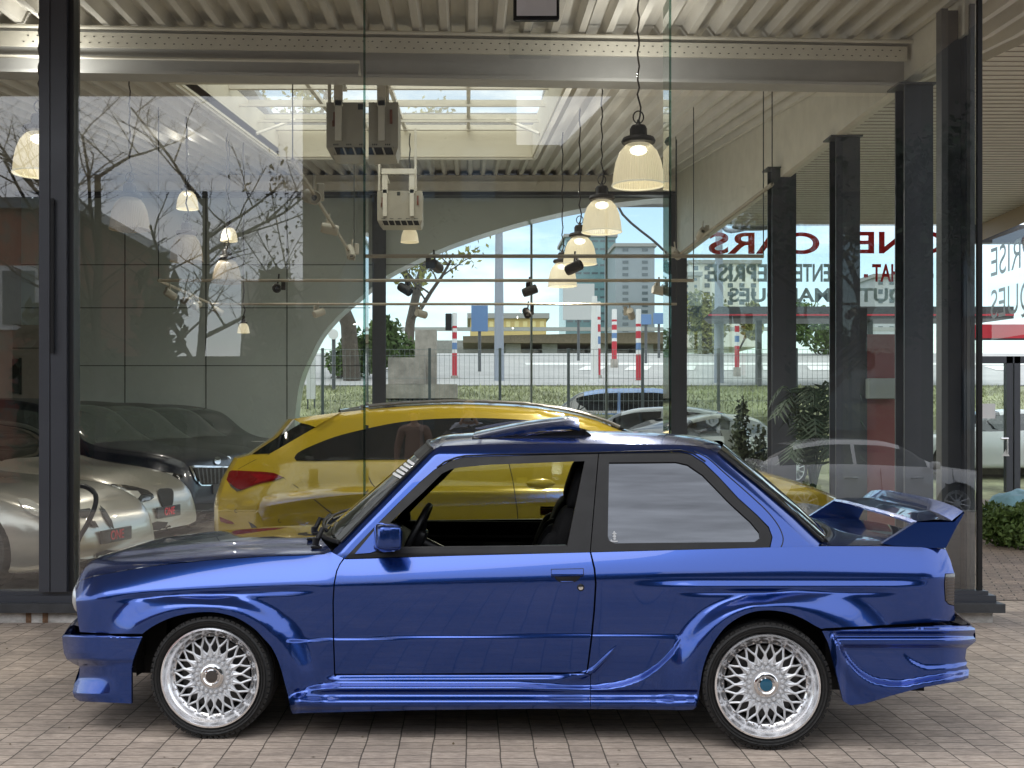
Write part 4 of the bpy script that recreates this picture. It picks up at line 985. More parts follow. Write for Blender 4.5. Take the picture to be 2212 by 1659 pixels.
hood_e = smooth2([(164, 1266.5), (168, 1259), (176, 1252.5), (200, 1244.5), (235, 1237.4), (329, 1221.8), (455, 1208.8), (581, 1200.8), (659, 1198.6), (700, 1196), (716, 1190)], 4)
HE = Ps(hood_e, hoff); nH = len(HE) - 1
def hood_b(i, t):
    a = (HE[i].x - HE[0].x) / (HE[-1].x - HE[0].x); x = abs(2 * t - 1)
    c = pl([(0, .055), (.03, .078), (.08, .073), (.2, .058), (.4, .046), (.7, .038), (1, .03)], a)
    z = c * (.55 * (1 - x ** 9.0) + .45 * (1 - x ** 3.0))
    z += (.012 * sm(1 - x, .37, .43)) * sm(a, .02, .12)
    dx = -.05 * (1 - x ** 4) * (1 - sm(a, 0, .12)) - .16 * (1 - x ** 2.2) * sm(a, .75, 1)
    return Vector((dx, 0, z))
HOOD = H.across(HE, hood_b, 44)
H.loft('bonnet', HOOD, BLUE, smooth=50)
deck_e = smooth2([(1776, 1179), (1850, 1178.5), (1908, 1179), (2020, 1182), (2043, 1186)], 4)
DE = Ps(deck_e, hoff)
DECK = H.across(DE, lambda i, t: Vector((.05 * (1 - abs(2*t-1)**2.5) * (i / len(DE)), 0, .022 * (1 - abs(2 * t - 1) ** 5))), 18)
H.loft('boot_lid', DECK, BLUE)
tl = MB(); tl.grid([[p + Vector((.004, 0, .010)) for p in DECK[1][1:-1]], [p + Vector((0.006, 0, .016)) for p in DECK[1][1:-1]], [p + Vector((.012, 0, .010)) for p in DECK[1][1:-1]]])
tl.build('boot_seal', M_BLK, H.root, smooth=60, local=True)
# tail and nose faces, bumper faces
TE = Ps([(2043, 1187), (2053, 1210), (2061, 1238), (2062, 1270), (2061, 1309), (2063, 1335), (2062, 1341)], hoff)
H.loft('tail_panel', H.across(TE, lambda i, t: Vector((.06 * (1 - abs(2*t-1)**3), 0, 0)), 14), BLUE)
NE = Ps([(163, 1268), (163.5, 1285), (164, 1300), (168, 1340), (172.5, 1365)], hoff)
NOSE = H.across(NE, lambda i, t: Vector((-.07 * (1 - abs(2*t-1)**3), 0, 0)), 18)
H.loft('nose_panel', NOSE, M_BLK)
BE = Ps([(307, 1375), (284, 1375.5), (200, 1373), (150, 1371.5), (138, 1371), (134, 1376), (136, 1395), (138, 1411), (144, 1424), (172, 1440), (160, 1477), (157, 1495), (172.5, 1515)], bumpoff)
H.loft('bumper_front_face', H.across(BE[4:], lambda i, t: Vector((-.09 * (1 - abs(2*t-1)**3), 0, 0)), 16), BLUE)
top = []
for i in range(9):
    s = i / 8; p = BE[4].lerp(Vector((NE[-1].x, NE[-1].y, NE[-1].z)), s); top.append(p + Vector((0, 0, .024 * math.sin(math.pi * min(1, s * 1.1)) + .03 * s)))
H.loft('bumper_top', H.across(top, lambda i, t: Vector((-.09 * (1 - abs(2*t-1)**3), 0, 0)), 16), BLUE)
RBE = Ps([(2098, 1351), (2106, 1357), (2108, 1385), (2101, 1391), (2088, 1401), (2085, 1422), (2089, 1430), (2087, 1438), (2093, 1446), (2092, 1464), (2079, 1470)], rbumpoff)
H.loft('bumper_rear_face', H.across(RBE, lambda i, t: Vector((.06 * (1 - abs(2*t-1)**3), 0, 0)), 16), BLUE)
rtop = [RBE[0].lerp(Vector((TE[-1].x + .01, TE[-1].y, RBE[0].z + .05)), i / 6) for i in range(7)]
H.loft('bumper_rear_top', H.across(rtop, lambda i, t: Vector((.06 * (1 - abs(2*t-1)**3), 0, 0)), 16), BLUE)
# added black boxes inside the body, blocking light leaks behind panels and arches
def box_local(name, lo, hi, m, parent=None):
    mb = MB(); mb.b2(lo, hi); return mb.build(name, m, parent or H.root, local=True)
xa = lambda u, v=1380: H.S(u, v, 0).x
zz = lambda v, u=1100: H.S(u, v, 0).z
xf, xr = H.S(452, 1465, -.05).x, H.S(1658, 1482, -.07).x
inner = MB()
inner.b2((xa(330), -.55, .18), (xa(1290), .55, .30))
inner.b2((xa(1250), -.55, .20), (xa(2040), .55, zz(1330)))
inner.b2((xa(180), -.62, .25), (xa(330), .62, zz(1300)))
inner.b2((xa(330), -.55, .25), (xa(722), .55, zz(1235)))
for sgn in (-1, 1):
    inner.b2((xa(628), sgn * .56, .19), (xa(1500), sgn * .73, .30))
    inner.b2((xa(640), sgn * .56, .30), (xa(740), sgn * .735, zz(1225)))
    inner.b2((xa(1240), sgn * .56, .30), (xa(1510), sgn * .735, zz(1205)))
    inner.b2((xa(1800), sgn * .56, .34), (xa(2035), sgn * .68, zz(1205)))
    inner.b2((xa(180), sgn * .56, .34), (xa(285), sgn * .66, zz(1290)))
    inner.b2((xa(1500), sgn * .56, zz(1300)), (xa(1800), sgn * .70, zz(1205)))
inner.build('inner_light_block', M_BLKM, H.root, local=True)
# wheel housings
for sgn in (-1, 1):
    for xc, zc, rr in ((xf, .315, .40), (xr, .315, .40)):
        mb = MB(); mb.lathe([(rr, 0), (rr, .26), (.05, .262)], axis='Y', n=40, a0=-8, a1=188)
        o = mb.build('wheel_housing', M_BLKM, H.root, smooth=40, local=True)
        o.location = (xc, -sgn * (.5) if False else (-.735 if sgn < 0 else .735 - .26), zc)
        if sgn > 0: o.location = (xc, .735, zc); o.scale = (1, -1, 1)
# ------------------------------------------------------------------ wheels with a mesh of forked spokes
def mesh_wheel(car, x, y, z, r, rim_r, sgn, cap_mat, rot=0.):
    """wheel centred on its outer face; sgn -1 looks towards the camera"""
    t = bpy.data.objects.new('wheel', None); COL.objects.link(t); t.parent = car.root; t.location = (x, y, z)
    if sgn > 0: t.rotation_euler = (0, 0, math.pi)
    mb = MB(); w = .215
    prof = [(rim_r + .002, .012), (rim_r + .012, -.004), (rim_r + .03, -.010), (r - .018, -.004), (r - .006, .010), (r, .030)]
    for g in range(4):
        y0 = .035 + g * .04
        prof += [(r, y0 + .012), (r - .007, y0 + .016), (r - .007, y0 + .022), (r, y0 + .026)]
    prof += [(r, w - .03), (r - .02, w), (rim_r, w - .01)]
    mb.lathe(prof, axis='Y', n=96)
    # side blocks of the tread
    for k in range(64):
        a = 2 * math.pi * k / 64
        c = Vector(((r - .010) * math.cos(a), .006, (r - .010) * math.sin(a)))
        mb.box(c, (.016, .010, .020), ry=-a)
    # moulded rings on the sidewall
    for rr in (rim_r + .016, r - .022):
        mb.lathe([(rr, -.004), (rr + .0015, -.0125 if rr < .28 else -.008), (rr + .003, -.004)], axis='Y', n=80)
    ty = mb.build('tyre', M_RUB, t, smooth=35, local=True)
    mb = MB()
    mb.lathe([(rim_r + .003, .012), (rim_r + .001, -.008), (rim_r - .007, -.010), (rim_r - .012, -.002), (rim_r - .016, .012), (rim_r - .024, .020), (rim_r - .034, .034), (rim_r - .040, .046), (rim_r - .049, .052), (.186, .052), (.183, .056), (.181, .11), (.20, .17)], axis='Y', n=96)
    mb.build('rim', M_ALU, t, smooth=30, local=True)
    mb = MB()
    N = 20
    for k in range(N):
        a = 2 * math.pi * k / N + rot
        def pt(rad, da, yy): return Vector((rad * math.cos(a + da), yy, rad * math.sin(a + da)))
        da = math.pi / N
        mb.tube([pt(.098, 0, .040), pt(.12, 0, .036), pt(.142, 0, .038)], [.0092, .0066, .0068], 6)
        for q in (-1, 1):
            mb.tube([pt(.140, 0, .038), pt(.160, q * da * .55, .042), pt(.184, q * da * .92, .050)], [.0060, .0051, .0057], 6)
            mb.tube([pt(.100, q * da * .95, .042), pt(.112, q * da * .5, .039), pt(.126, q * da * .12, .038)], [.0078, .0054, .0054], 6)
    # hub plate with its ring of small faceted studs
    mb.lathe([(.112, .05), (.108, .044), (.060, .036), (.0, .036)], axis='Y', n=60)
    for k in range(N):
        for rad, ph, s_ in ((.096, 0, .0125), (.0755, .5, .0125)):
            a = 2 * math.pi * (k + ph) / N + rot
            if rad < .08 and k % 1: continue
            c = Vector((rad * math.cos(a), .037, rad * math.sin(a)))
            b = len(mb.v)
            for j in range(6):
                q = a + math.pi / 3 * j
                mb.v.append(c + Vector((s_ * math.cos(q), .004, s_ * math.sin(q))))
            for j in range(6):
                q = a + math.pi / 3 * j
                mb.v.append(c + Vector((s_ * .5 * math.cos(q), -.008, s_ * .5 * math.sin(q))))
            for j in range(6): mb.f.append((b + j, b + (j+1) % 6, b + 6 + (j+1) % 6, b + 6 + j))
            mb.f.append(tuple(b + 6 + j for j in range(6)))
    mb.build('spokes', M_SILV, t, smooth=25, local=True)
    mb = MB()
    nb_ = 34
    for k in range(nb_):
        a = 2 * math.pi * k / nb_
        mb.lathe([(.0, -.006), (.0040, -.005), (.0050, .0), (.0050, .010)], (0.1925 * math.cos(a), .050, .1925 * math.sin(a)), 'Y', 7)
    mb.build('rim_bolts', M_CHROME, t, smooth=40, local=True)
    mb = MB(); mb.lathe([(.058, .040), (.056, .026), (.048, .020), (.040, .020), (.034, .026), (.0285, .024), (.0285, .028)], axis='Y', n=40)
    mb.build('centre_nut', M_CHROME, t, smooth=40, local=True)
    mb = MB(); mb.lathe([(.0, .0225), (.020, .0228), (.0285, .0245)], axis='Y', n=32)
    mb.build('centre_cap', cap_mat, t, smooth=40, local=True)
    a = R(70); c = Vector((.205 * math.cos(a), .040, .205 * math.sin(a)))
    mb = MB(); mb.tube([c + Vector((0, .010, 0)), c + Vector((.002, -.012, .006)), c + Vector((.006, -.022, .017))], [.005, .006, .007], 8)
    mb.build('valve', M_BLK, t, smooth=50, local=True)
    mb = MB(); mb.lathe([(.165, .09), (.165, .10), (.06, .10)], axis='Y', n=40)
    mb.build('brake_disc', mat('brake_disc_steel', (.10, .10, .10), rough=.5, metal=.8), t, smooth=40, local=True)
    mb = MB(); mb.lathe([(.0, .12), (.2, .121), (.22, .20)], axis='Y', n=32)
    mb.build('inner_barrel', M_BLKM, t, smooth=40, local=True)
    return t
CAPG = mat('grey_centre_cap', (.10, .09, .085), rough=.3, metal=.6)
CAPB = mat('blue_centre_cap', (.03, .16, .28), rough=.25, metal=.6, coat=.6)
wf_ = H.S(454, 1464, -.045); wr_ = H.S(1657.5, 1482.5, -.068)
for (p, cap, rt) in ((wf_, CAPG, 0.08), (wr_, CAPB, .02)):
    rr = p.z
    mesh_wheel(H, p.x, p.y, p.z, p.z, rr * .81, -1, cap, rt)
    mesh_wheel(H, p.x, -p.y, p.z, p.z, rr * .81, 1, cap, rt + .1)
# raised sidewall lettering on the rear tyre
def arc_text(txt, tyre_parent, rad, a_mid, size, m):
    n = len(txt); step = size * .72 / rad
    for i, ch in enumerate(txt):
        if ch == ' ': continue
        a = a_mid - (i - (n - 1) / 2) * step
        text_mesh('lettering', ch, size, m, tyre_parent, (rad * math.cos(a), -.0105, rad * math.sin(a)), (R(90), -(a - math.pi / 2), 0), depth=.0012)
M_RUBL = mat('tyre_lettering', (.05, .05, .05), rough=.6)
tyres = sorted([o for o in bpy.data.objects if o.name.startswith('tyre') and o.parent and o.parent.parent == H.root and o.parent.location.y < 0], key=lambda o: o.parent.location.x)
arc_text('RADIAL F205', tyres[1], .276, R(62), .017, M_RUBL)
arc_text('RADIAL', tyres[0], .276, R(128), .017, M_RUBL)
# ------------------------------------------------------------------ door furniture
dn = [o for o in H.root.children if o.name.startswith('door') and not o.name.startswith('door_')]
door_near = doors[0]
hp = [(1190, 1229), (1261, 1227.5), (1261.5, 1244), (1254, 1246), (1250, 1252), (1242, 1257), (1210, 1258), (1202, 1253), (1198, 1247), (1190.5, 1246)]
H.panel('handle_recess', hp, hoff, M_BLK, 4, lip=.0, parent=door_near, mirror=False, lift=.0015)
H.panel('door_handle', [(1191.5, 1230.5), (1259.8, 1229), (1259.8, 1243.8), (1191.5, 1245.3)], lambda u, v: hoff(u, 1238) - .012 + .0009 * max(0, 1241 - v), BLUE, 3, lip=.02, parent=door_near, mirror=False)
H.panel('handle_bowl', [(1199, 1248), (1252, 1246.5), (1247, 1253), (1238, 1256), (1214, 1256.6), (1205, 1254)], lambda u, v: hoff(u, v) + .006 * (1 - abs(v - 1251) / 6), BLUE, 2, lip=0, parent=door_near, mirror=False, lift=.003)
k_ = H.S(1254.5, 1269, hoff(1254.5, 1269))
mb = MB(); mb.lathe([(.0165, .004), (.0165, -.003), (.012, -.005)], axis='Y', n=24); lk = mb.build('lock_ring', M_BLK, door_near, smooth=40, local=True); lk.location = k_
mb = MB(); mb.lathe([(.012, .0), (.011, -.006), (.0, -.007)], axis='Y', n=24); o = mb.build('lock_barrel', M_CHROME, door_near, smooth=40, local=True); o.location = k_
# window slot rubber and the edge of the lowered pane
mb = MB(); mb.tube([H.S(u, 1183.5 - (u - 866) * .011, goff(u, 1183) + .01) for u in (815, 950, 1100, 1224)], .006, 6)
mb.build('window_slot_seal', M_BLK, door_near, smooth=50, local=True)
mb = MB(); mb.tube([H.S(u, v, goff(u, v) + .02) for u, v in ((1098, 1180.5), (1160, 1179.5), (1221, 1178.5))], .004, 4)
mb.build('lowered_window', mat('glass_edge', (.25, .33, .31), rough=.2), door_near, smooth=50, local=True)
# mirror
mp_ = H.panel('mirror_base', [(766, 1197), (811, 1143), (818, 1150), (818, 1188), (800, 1194)], goff, BLUE, 4, lip=.02, parent=door_near, mirror=False, lift=.012)
c = H.S(838, 1159, -.02)
vs, fs = superell(c, (.062, .085, .060), .42, 28, 18, Matrix.Rotation(.25, 3, 'Z') @ Matrix.Rotation(.06, 3, 'Y'))
mb = MB(); mb.add(vs, fs); mir = mb.build('wing_mirror', BLUE, door_near, smooth=60, local=True)
c2 = H.S(853, 1160, -.072)
vs, fs = superell(c2, (.029, .030, .049), .35, 24, 16, Matrix.Rotation(.1, 3, 'Z'))
mb = MB(); mb.add(vs, fs); mb.build('mirror_end_cap', BLUE, mir, smooth=60, local=True)
mb = MB(); mb.tube([H.S(815, 1180, .06), H.S(830, 1186, .0), H.S(850, 1186, -.06)], [.02, .016, .012], 10); mb.build('mirror_arm', BLUE, mir, smooth=50, local=True)
# small sticker on the rear side window, red and yellow sticker on the far one
M_STW = mat('pale_sticker', (.62, .64, .66), rough=.5)
mb = MB()
for (u, v, ru, rv) in ((1327, 1153, 4.5, 2.2), (1327, 1149.5, 2.2, 2.2), (1327.5, 1158.5, 4.0, 3.2), (1327.5, 1164, 3.0, 2.2), (1327, 1169.5, 8.5, 1.8), (1320.5, 1168, 2, 3)):
    ring = [H.S(u + ru * math.cos(a), v + rv * math.sin(a), goff(u, v) - .001) for a in [k * math.pi / 6 for k in range(12)]]
    n0 = len(mb.v); mb.v += ring; mb.f.append(tuple(range(n0, n0 + 12)))
mb.build('window_sticker', M_STW, H.root, local=True)
mb = MB()
def farq(u0, v0, u1, v1, lift):
    q = [H.S(u, v, goff(u, v) + .012) for u, v in ((u0, v0), (u1, v0), (u1, v1), (u0, v1))]
    q = [Vector((p.x, -p.y - lift, p.z)) for p in q]; mb.add(q, [(0, 1, 2, 3)])
farq(1168, 1142, 1211, 1168, .004); mb.build('far_sticker', mat('sticker_ochre', (.75, .52, .06), rough=.5), H.root, local=True)
mb = MB(); farq(1168, 1142, 1211, 1146, .008); farq(1170, 1151, 1209, 1153, .008); mb.build('sticker_dark_bar', mat('sticker_brown', (.06, .03, .02), rough=.5), H.root, local=True)
mb = MB(); farq(1170, 1154, 1209, 1164, .008); mb.build('sticker_red_bar', mat('sticker_red', (.55, .09, .02), rough=.5), H.root, local=True)
# sunroof panel tipped up at the back
def roof_at(u_i, t):
    k = math.acos(1 - 2 * t) / math.pi * (len(ROOF[0]) - 1); k0 = min(int(k), len(ROOF[0]) - 2); r = ROOF[u_i]; return r[k0].lerp(r[k0 + 1], k - k0)
i0 = min(range(len(RE)), key=lambda i: abs(rail[i][0] - 1020)); i1 = min(range(len(RE)), key=lambda i: abs(rail[i][0] - 1262))
rows = []
nxs = 12
for k in range(nxs + 1):
    s = k / nxs; row = []
    for t in [.14 + .72 * j / 14 for j in range(15)]:
        p = roof_at(i0, t).lerp(roof_at(i1, t), s)
        lift = .006 + .062 * s + .016 * s * (1 - abs((t - .5) / .36) ** 2.2)
        if s > .93: lift -= .012 * ((s - .93) / .07) ** 2
        e = min(t - .14, .86 - t)
        lift -= .012 * max(0, 1 - e / .03) ** 2
        row.append(p + Vector((0, 0, lift + .012 * math.sin(math.pi * s) )))
    rows.append(row)
mb = MB(); mb.grid(rows)
low = [[p - Vector((0, 0, .014)) for p in r] for r in rows]
mb.grid(low)
for a, b in ((rows[0], low[0]), (rows[-1], low[-1]), ([r[0] for r in rows], [r[0] for r in low]), ([r[-1] for r in rows], [r[-1] for r in low])): mb.grid([a, b])
mb.build('sunroof_panel', BLUE, H.root, smooth=35, local=True)
mb = MB()
for t in (.17, .83):
    p = roof_at(i1, t)
    mb.add([p + Vector((.03, 0, -.01)), p + Vector((.03, 0, .032)), p + Vector((-.30, 0, -.005)), p + Vector((.03, .01, -.01)), p + Vector((.03, .01, .032)), p + Vector((-.30, .01, -.005))], [(0, 1, 2), (3, 5, 4), (0, 3, 4, 1), (1, 4, 5, 2), (2, 5, 3, 0)])
    p = p + Vector((.04, 0, 0)); mb.add([p + Vector((-.03, 0, .0)), p + Vector((-.02, 0, .034)), p + Vector((.025, 0, .0)), p + Vector((-.03, .02, .0)), p + Vector((-.02, .02, .034)), p + Vector((.025, .02, .0))], [(0, 1, 2), (3, 5, 4), (0, 3, 4, 1), (1, 4, 5, 2), (2, 5, 3, 0)])
mb.build('sunroof_hinge', M_BLK, H.root, local=True)
mb = MB(); sl_ = [roof_at(i0, .12 + .76 * j / 10) + Vector((0, 0, .002)) for j in range(11)]
mb.tube(sl_, .003, 5); mb.tube([roof_at(i, .12) + Vector((0, 0, .001)) for i in range(i0, i1 + 1)], .003, 5); mb.build('sunroof_gap', M_BLKM, H.root, local=True)
mb = MB(); mb.tube([H.S(u, v, goff(u, v) - .001) for u, v in [(944, 1010), (960, 998), (985, 988.5), (1004, 984.5), (1058, 982.5), (1200, 979.8), (1470, 973), (1496, 979), (1524, 997)]], .0045, 6)
mb.build('gutter_strip', M_BLK, H.root, smooth=60, local=True)
# ------------------------------------------------------------------ rear wing, tail lamps, grille, wipers, exhaust side
def loc(u, v, o): return H.S(u, v, o)
o_n = .085
plate = [(1906, 1174), (1979, 1128), (2061, 1127.5), (2066, 1122), (2083, 1106), (2079, 1116), (2070, 1132), (2062, 1146), (2043, 1184), (1990, 1183), (1940, 1181)]
PL = [loc(u, v, o_n) for u, v in plate]
rw_root = bpy.data.objects.new('rear_wing', None); COL.objects.link(rw_root); rw_root.parent = H.root
for sg in (1, -1):
    wing = MB()
    A = [Vector((p.x, p.y * sg, p.z)) for p in PL]; B = [Vector((p.x, (p.y + .035) * sg, p.z)) for p in PL]
    n = len(A); wing.add(A + B, [tuple(range(n)), tuple(range(n, 2*n))[::-1]] + [(i, (i+1) % n, n + (i+1) % n, n + i) for i in range(n)])
    wing.build('end_plate', BLUE, rw_root, smooth=20, local=True)
lead, mid_, trail = loc(1979, 1128, o_n), loc(2061, 1127.5, o_n), loc(2083, 1106, o_n)
sect = [lead + Vector((.0, 0, -.018)), lead + Vector((-.006, 0, -.008)), lead + Vector((.004, 0, .004)), lead.lerp(mid_, .5) + Vector((0, 0, .012)), mid_ + Vector((-.01, 0, .006)), trail + Vector((-.004, 0, .003)), trail + Vector((.002, 0, -.004)), mid_ + Vector((.0, 0, -.020)), lead.lerp(mid_, .5) + Vector((0, 0, -.022))]
rows = H.across(sect, lambda i, t: Vector((0, 0, .010 * (1 - abs(2*t-1)**4) + (.02 * (1 - abs(2*t-1)**3) if i in (4, 5, 6) else 0))), 18)
mb = MB(); mb.grid([list(r) for r in zip(*rows)], close=True); mb.build('wing_blade', BLUE, rw_root, smooth=30, local=True)
M_TL = mat('smoked_lamp', (.012, .006, .006), rough=.08, coat=1.)
tlp = [(2063, 1238), (2043, 1240.5), (2041, 1262), (2043, 1297), (2050, 1304.5), (2061, 1307.5)]
tls = H.panel('tail_lamp', tlp, hoff, M_TL, 3, lip=.02, lift=.004)
for k in range(9):
    v = 1246 + k * 6.5
    H.panel('lamp_ribs', [(2046, v), (2061, v - .4), (2061, v + 1.6), (2046, v + 2)], hoff, mat('lamp_rib', (.07, .065, .065), rough=.3), 3, lip=0, parent=tls[0], mirror=False, lift=.006)
# nose: two kidneys and four round lamps (out of sight from the side, there from in front)
for y in (-.52, -.34, .34, .52):
    mb = MB(); mb.lathe([(.0, -.055), (.05, -.05), (.075, -.035), (.085, -.02), (.085, .05)], axis='X', n=28)
    o = mb.build('headlamp', mat('headlamp_glass', (.5, .52, .54), rough=.05, coat=1., metal=.4), H.root, smooth=40, local=True); o.location = (NE[2].x - .045, y, zz(1320))
for y in (-.08, .08):
    mb = MB(); mb.rbox((0, 0, 0), (.06, .12, .13), .02); o = mb.build('kidney_grille', M_CHROME, H.root, smooth=30, local=True); o.location = (NE[2].x - .075, y, zz(1325))
# cowl, wipers
cow = MB()
q0 = [HOOD[-1][k] for k in range(len(HOOD[-1]))]
rows = [[p + Vector((.015, 0, -.02)) for p in q0], [p + Vector((.06, 0, -.055)) for p in q0], [p + Vector((.18, 0, -.05)) for p in q0]]
cow.grid(rows); cow.build('scuttle', M_BLK, H.root, smooth=40, local=True)
def wip(t0, t1, s0, s1, name):
    mb = MB(); P = [screen_pt(s0 + (s1 - s0) * k / 8, t0 + (t1 - t0) * k / 8) + Vector((-.035, 0, .03)) for k in range(9)]
    mb.tube(P, [.009] * 3 + [.007] * 6, 6); Q = [p + Vector((.012, 0, -.012)) for p in P[2:]]; mb.tube(Q, .006, 5)
    b = P[0]; mb.tube([b + Vector((-.05, -.03, -.06)), b + Vector((-.02, -.01, .01)), b], [.014, .013, .011], 8)
    mb.lathe([(.0, .02), (.016, .015), (.018, -.02)], b + Vector((-.05, -.03, -.05)), 'Z', 12)
    mb.build('wiper', M_BLK, H.root, smooth=50, local=True)
wip(.10, .44, .03, .11, 'wiper'); wip(.50, .80, .03, .11, 'wiper')
mb = MB()
for t in (.16, .30): 
    i = int(t * 44); p = HOOD[-6][i]; mb.box(p + Vector((0, 0, .006)), (.05, .022, .010)); 
mb.build('washer_jet', M_BLK, H.root, local=True)
mb = MB(); p = HOOD[-4][15]; mb.box(p + Vector((0, 0, .010)), (.035, .02, .016)); mb.build('bonnet_catch', M_BLK, H.root, local=True)
# ------------------------------------------------------------------ cabin
for sg, nm in ((1, 'far'),):
    mb = MB(); y = H.W / 2 - .13
    mb.b2((xa(722), y, .30), (xa(1290), y + .03, zz(1200) + .02)); card = mb.build('door_card', M_CABIN, H.root, local=True)
    mb = MB(); mb.rbox((xa(1000), y - .03, zz(1300)), (.62, .06, .07), .03); mb.rbox((xa(1060), y - .012, zz(1258)), (.22, .03, .045), .012); mb.build('armrest', M_PLASTIC, card, smooth=40, local=True)
    mb = MB()
    for v in (1232, 1250): mb.tube([Vector((xa(760), y - .004, zz(v))), Vector((xa(1270), y - .004, zz(v)))], .009, 6)
    mb.build('card_ribs', M_PLASTIC, card, smooth=40, local=True)
mb = MB(); mb.b2((xa(722), -.68, .30), (xa(1300), .68, .36)); mb.build('cabin_floor', M_BLKM, H.root, local=True)
mb = MB()
mb.add([(xa(700), -.66, .5), (xa(700), .66, .5), (xa(700), .66, .84), (xa(700), -.66, .84), (xa(815), -.66, .55), (xa(815), .66, .55), (xa(840), .66, .80), (xa(840), -.66, .80), (xa(760), -.66, .90), (xa(760), .66, .90)],
       [(0, 1, 2, 3), (4, 7, 6, 5), (3, 2, 9, 8), (8, 9, 6, 7), (0, 4, 5, 1), (0, 3, 8, 7, 4), (1, 5, 6, 9, 2)])
mb.build('dashboard', M_CABIN, H.root, smooth=30, local=True)
# steering wheel on the camera side
sw = bpy.data.objects.new('steering_wheel', None); COL.objects.link(sw); sw.parent = H.root
sw.location = H.S(893, 1163, .50); sw.rotation_euler = (0, R(-64), 0)
mb = MB(); mb.tube([(.185 * math.cos(a), .185 * math.sin(a), 0) for a in [k * 2 * math.pi / 40 for k in range(40)]], .017, 8, closed=True); mb.build('wheel_rim', M_BLK, sw, smooth=60, local=True)
mb = MB()
vs, fs = superell((0, 0, -.03), (.07, .075, .03), .5); mb.add(vs, fs)
for a in (0, 120, 240): mb.tube([(0, 0, -.03), (.09 * math.cos(R(a + 90)), .09 * math.sin(R(a + 90)), -.02), (.18 * math.cos(R(a + 90)), .18 * math.sin(R(a + 90)), 0)], [.03, .02, .014], 8)
mb.build('wheel_hub', M_BLK, sw, smooth=60, local=True)
mb = MB(); mb.tube([(0, 0, -.03), (0, 0, -.34)], .035, 10); mb.build('steering_column', M_BLK, sw, smooth=50, local=True)
for y in (-.36, .36):
    st = bpy.data.objects.new('seat', None); COL.objects.link(st); st.parent = H.root; st.location = (xa(1075), y, .36)
    rot = Matrix.Rotation(R(18), 3, 'Y')
    vs, fs = superell((.27, 0, .38), (.075, .25, .33), .45, 24, 18, rot); mb = MB(); mb.add(vs, fs)
    for sgn in (-1, 1):
        vs, fs = superell((.21, sgn * .20, .34), (.075, .055, .26), .6, 16, 12, rot); mb.add(vs, fs)
    mb.build('backrest', M_CABIN, st, smooth=60, local=True)
    vs, fs = superell((0, 0, .06), (.27, .25, .085), .45, 24, 14, Matrix.Rotation(R(-8), 3, 'Y')); mb = MB(); mb.add(vs, fs); mb.build('seat_cushion', M_CABIN, st, smooth=60, local=True)
    vs, fs = superell((.40, 0, .79), (.050, .135, .115), .5, 24, 16, rot); mb = MB(); mb.add(vs, fs); mb.build('headrest', M_CABIN, st, smooth=60, local=True)
    mb = MB()
    for q in (-.06, .06): mb.tube([(.37, q, .62), (.40, q, .74)], .007, 6)
    mb.build('headrest_posts', M_CHROME, st, smooth=60, local=True)
mb = MB(); vs, fs = superell((xa(1480), 0, .62), (.10, .60, .26), .4, 20, 12, Matrix.Rotation(R(20), 3, 'Y')); mb.add(vs, fs)
mb.b2((xa(1380), -.6, .36), (xa(1500), .6, .56)); mb.b2((xa(1500), -.66, zz(1240)), (xa(1740), .66, zz(1196))); mb.build('rear_bench', M_CABIN, H.root, smooth=50, local=True)
# ------------------------------------------------------------------ the yellow estate behind the glass
Y = Car('yellow_estate_car', 'yellow shooting brake with dark side windows, parked behind the glass next to the blue coupe', (-1.37, 9.02), -.135, 1.72, 1.9)
YEL = car_paint('yellow_paint', (.45, .315, .014), flake=.12, rough=.28)
Yroof = [(633, 905), (680, 897), (736, 890), (780, 885), (870, 877), (950, 873.5), (1000, 873), (1080, 875), (1160, 881), (1230, 892), (1290, 908), (1340, 929), (1420, 957), (1520, 990), (1625, 1017)]
def yoff(u, v):
    if v > 1000: o = .03 * ((v - 1060) / 60.) ** 2 if v > 1060 else .045 * ((1060 - v) / 60.) ** 1.5
    else: o = .045 + .0042 * 10 * (1000 - v) / 40. + .10 * ((1000 - v) / 120.) ** 1.3
    # waist line catching the light, hip over the rear wheel
    w = pl([(480, 1098), (640, 1068), (760, 1060), (1000, 1056), (1250, 1060)], u)
    o -= .022 * math.exp(-((v - w - 10) / 16.) ** 2) * sm(u, 500, 640)
    o -= .010 * sm(v, w - 3, w + 3)
    if u < 690: o += .62 * (max(0., 690 - u) / 215.) ** 2.1 * lerp(1.0, .75, sm(v, 1000, 1080))
    if u > 1560: o += .35 * ((u - 1560) / 265.) ** 2.2
    top = pl(Yroof, u)
    if v < top + 16 and u > 640: o += .10 * ((top + 16 - v) / 16.) ** 2
    return o
ybody = [(736, 891), (780, 886), (870, 878), (950, 874.5), (1000, 874), (1080, 876), (1160, 882), (1230, 893), (1290, 909), (1340, 930), (1420, 958), (1520, 991), (1625, 1018), (1700, 1040), (1760, 1059), (1806, 1079), (1822, 1098), (1824, 1150), (1815, 1215), (1500, 1236), (560, 1240), (500, 1222), (476, 1180), (472, 1146), (471, 1098), (475, 1074), (488, 1037), (502, 1013), (515, 990), (545, 982.5), (582, 981), (681, 923), (710, 905)]
Y.panel('body', ybody, yoff, YEL, 9, lip=.03)
dlo = smooth2([(635.5, 989), (645, 977), (677, 961.5), (724, 943.5), (780, 928.7), (850, 914), (920, 906), (1000, 903), (1090, 904.5), (1180, 912), (1260, 926), (1335, 951), (1400, 980)], 4) + [(1400, 992), (1100, 991), (782, 993), (684, 995.5), (640, 995)]
yw = Y.panel('side_window', dlo, yoff, M_CARGLASS, 8, lip=0, lift=.006)
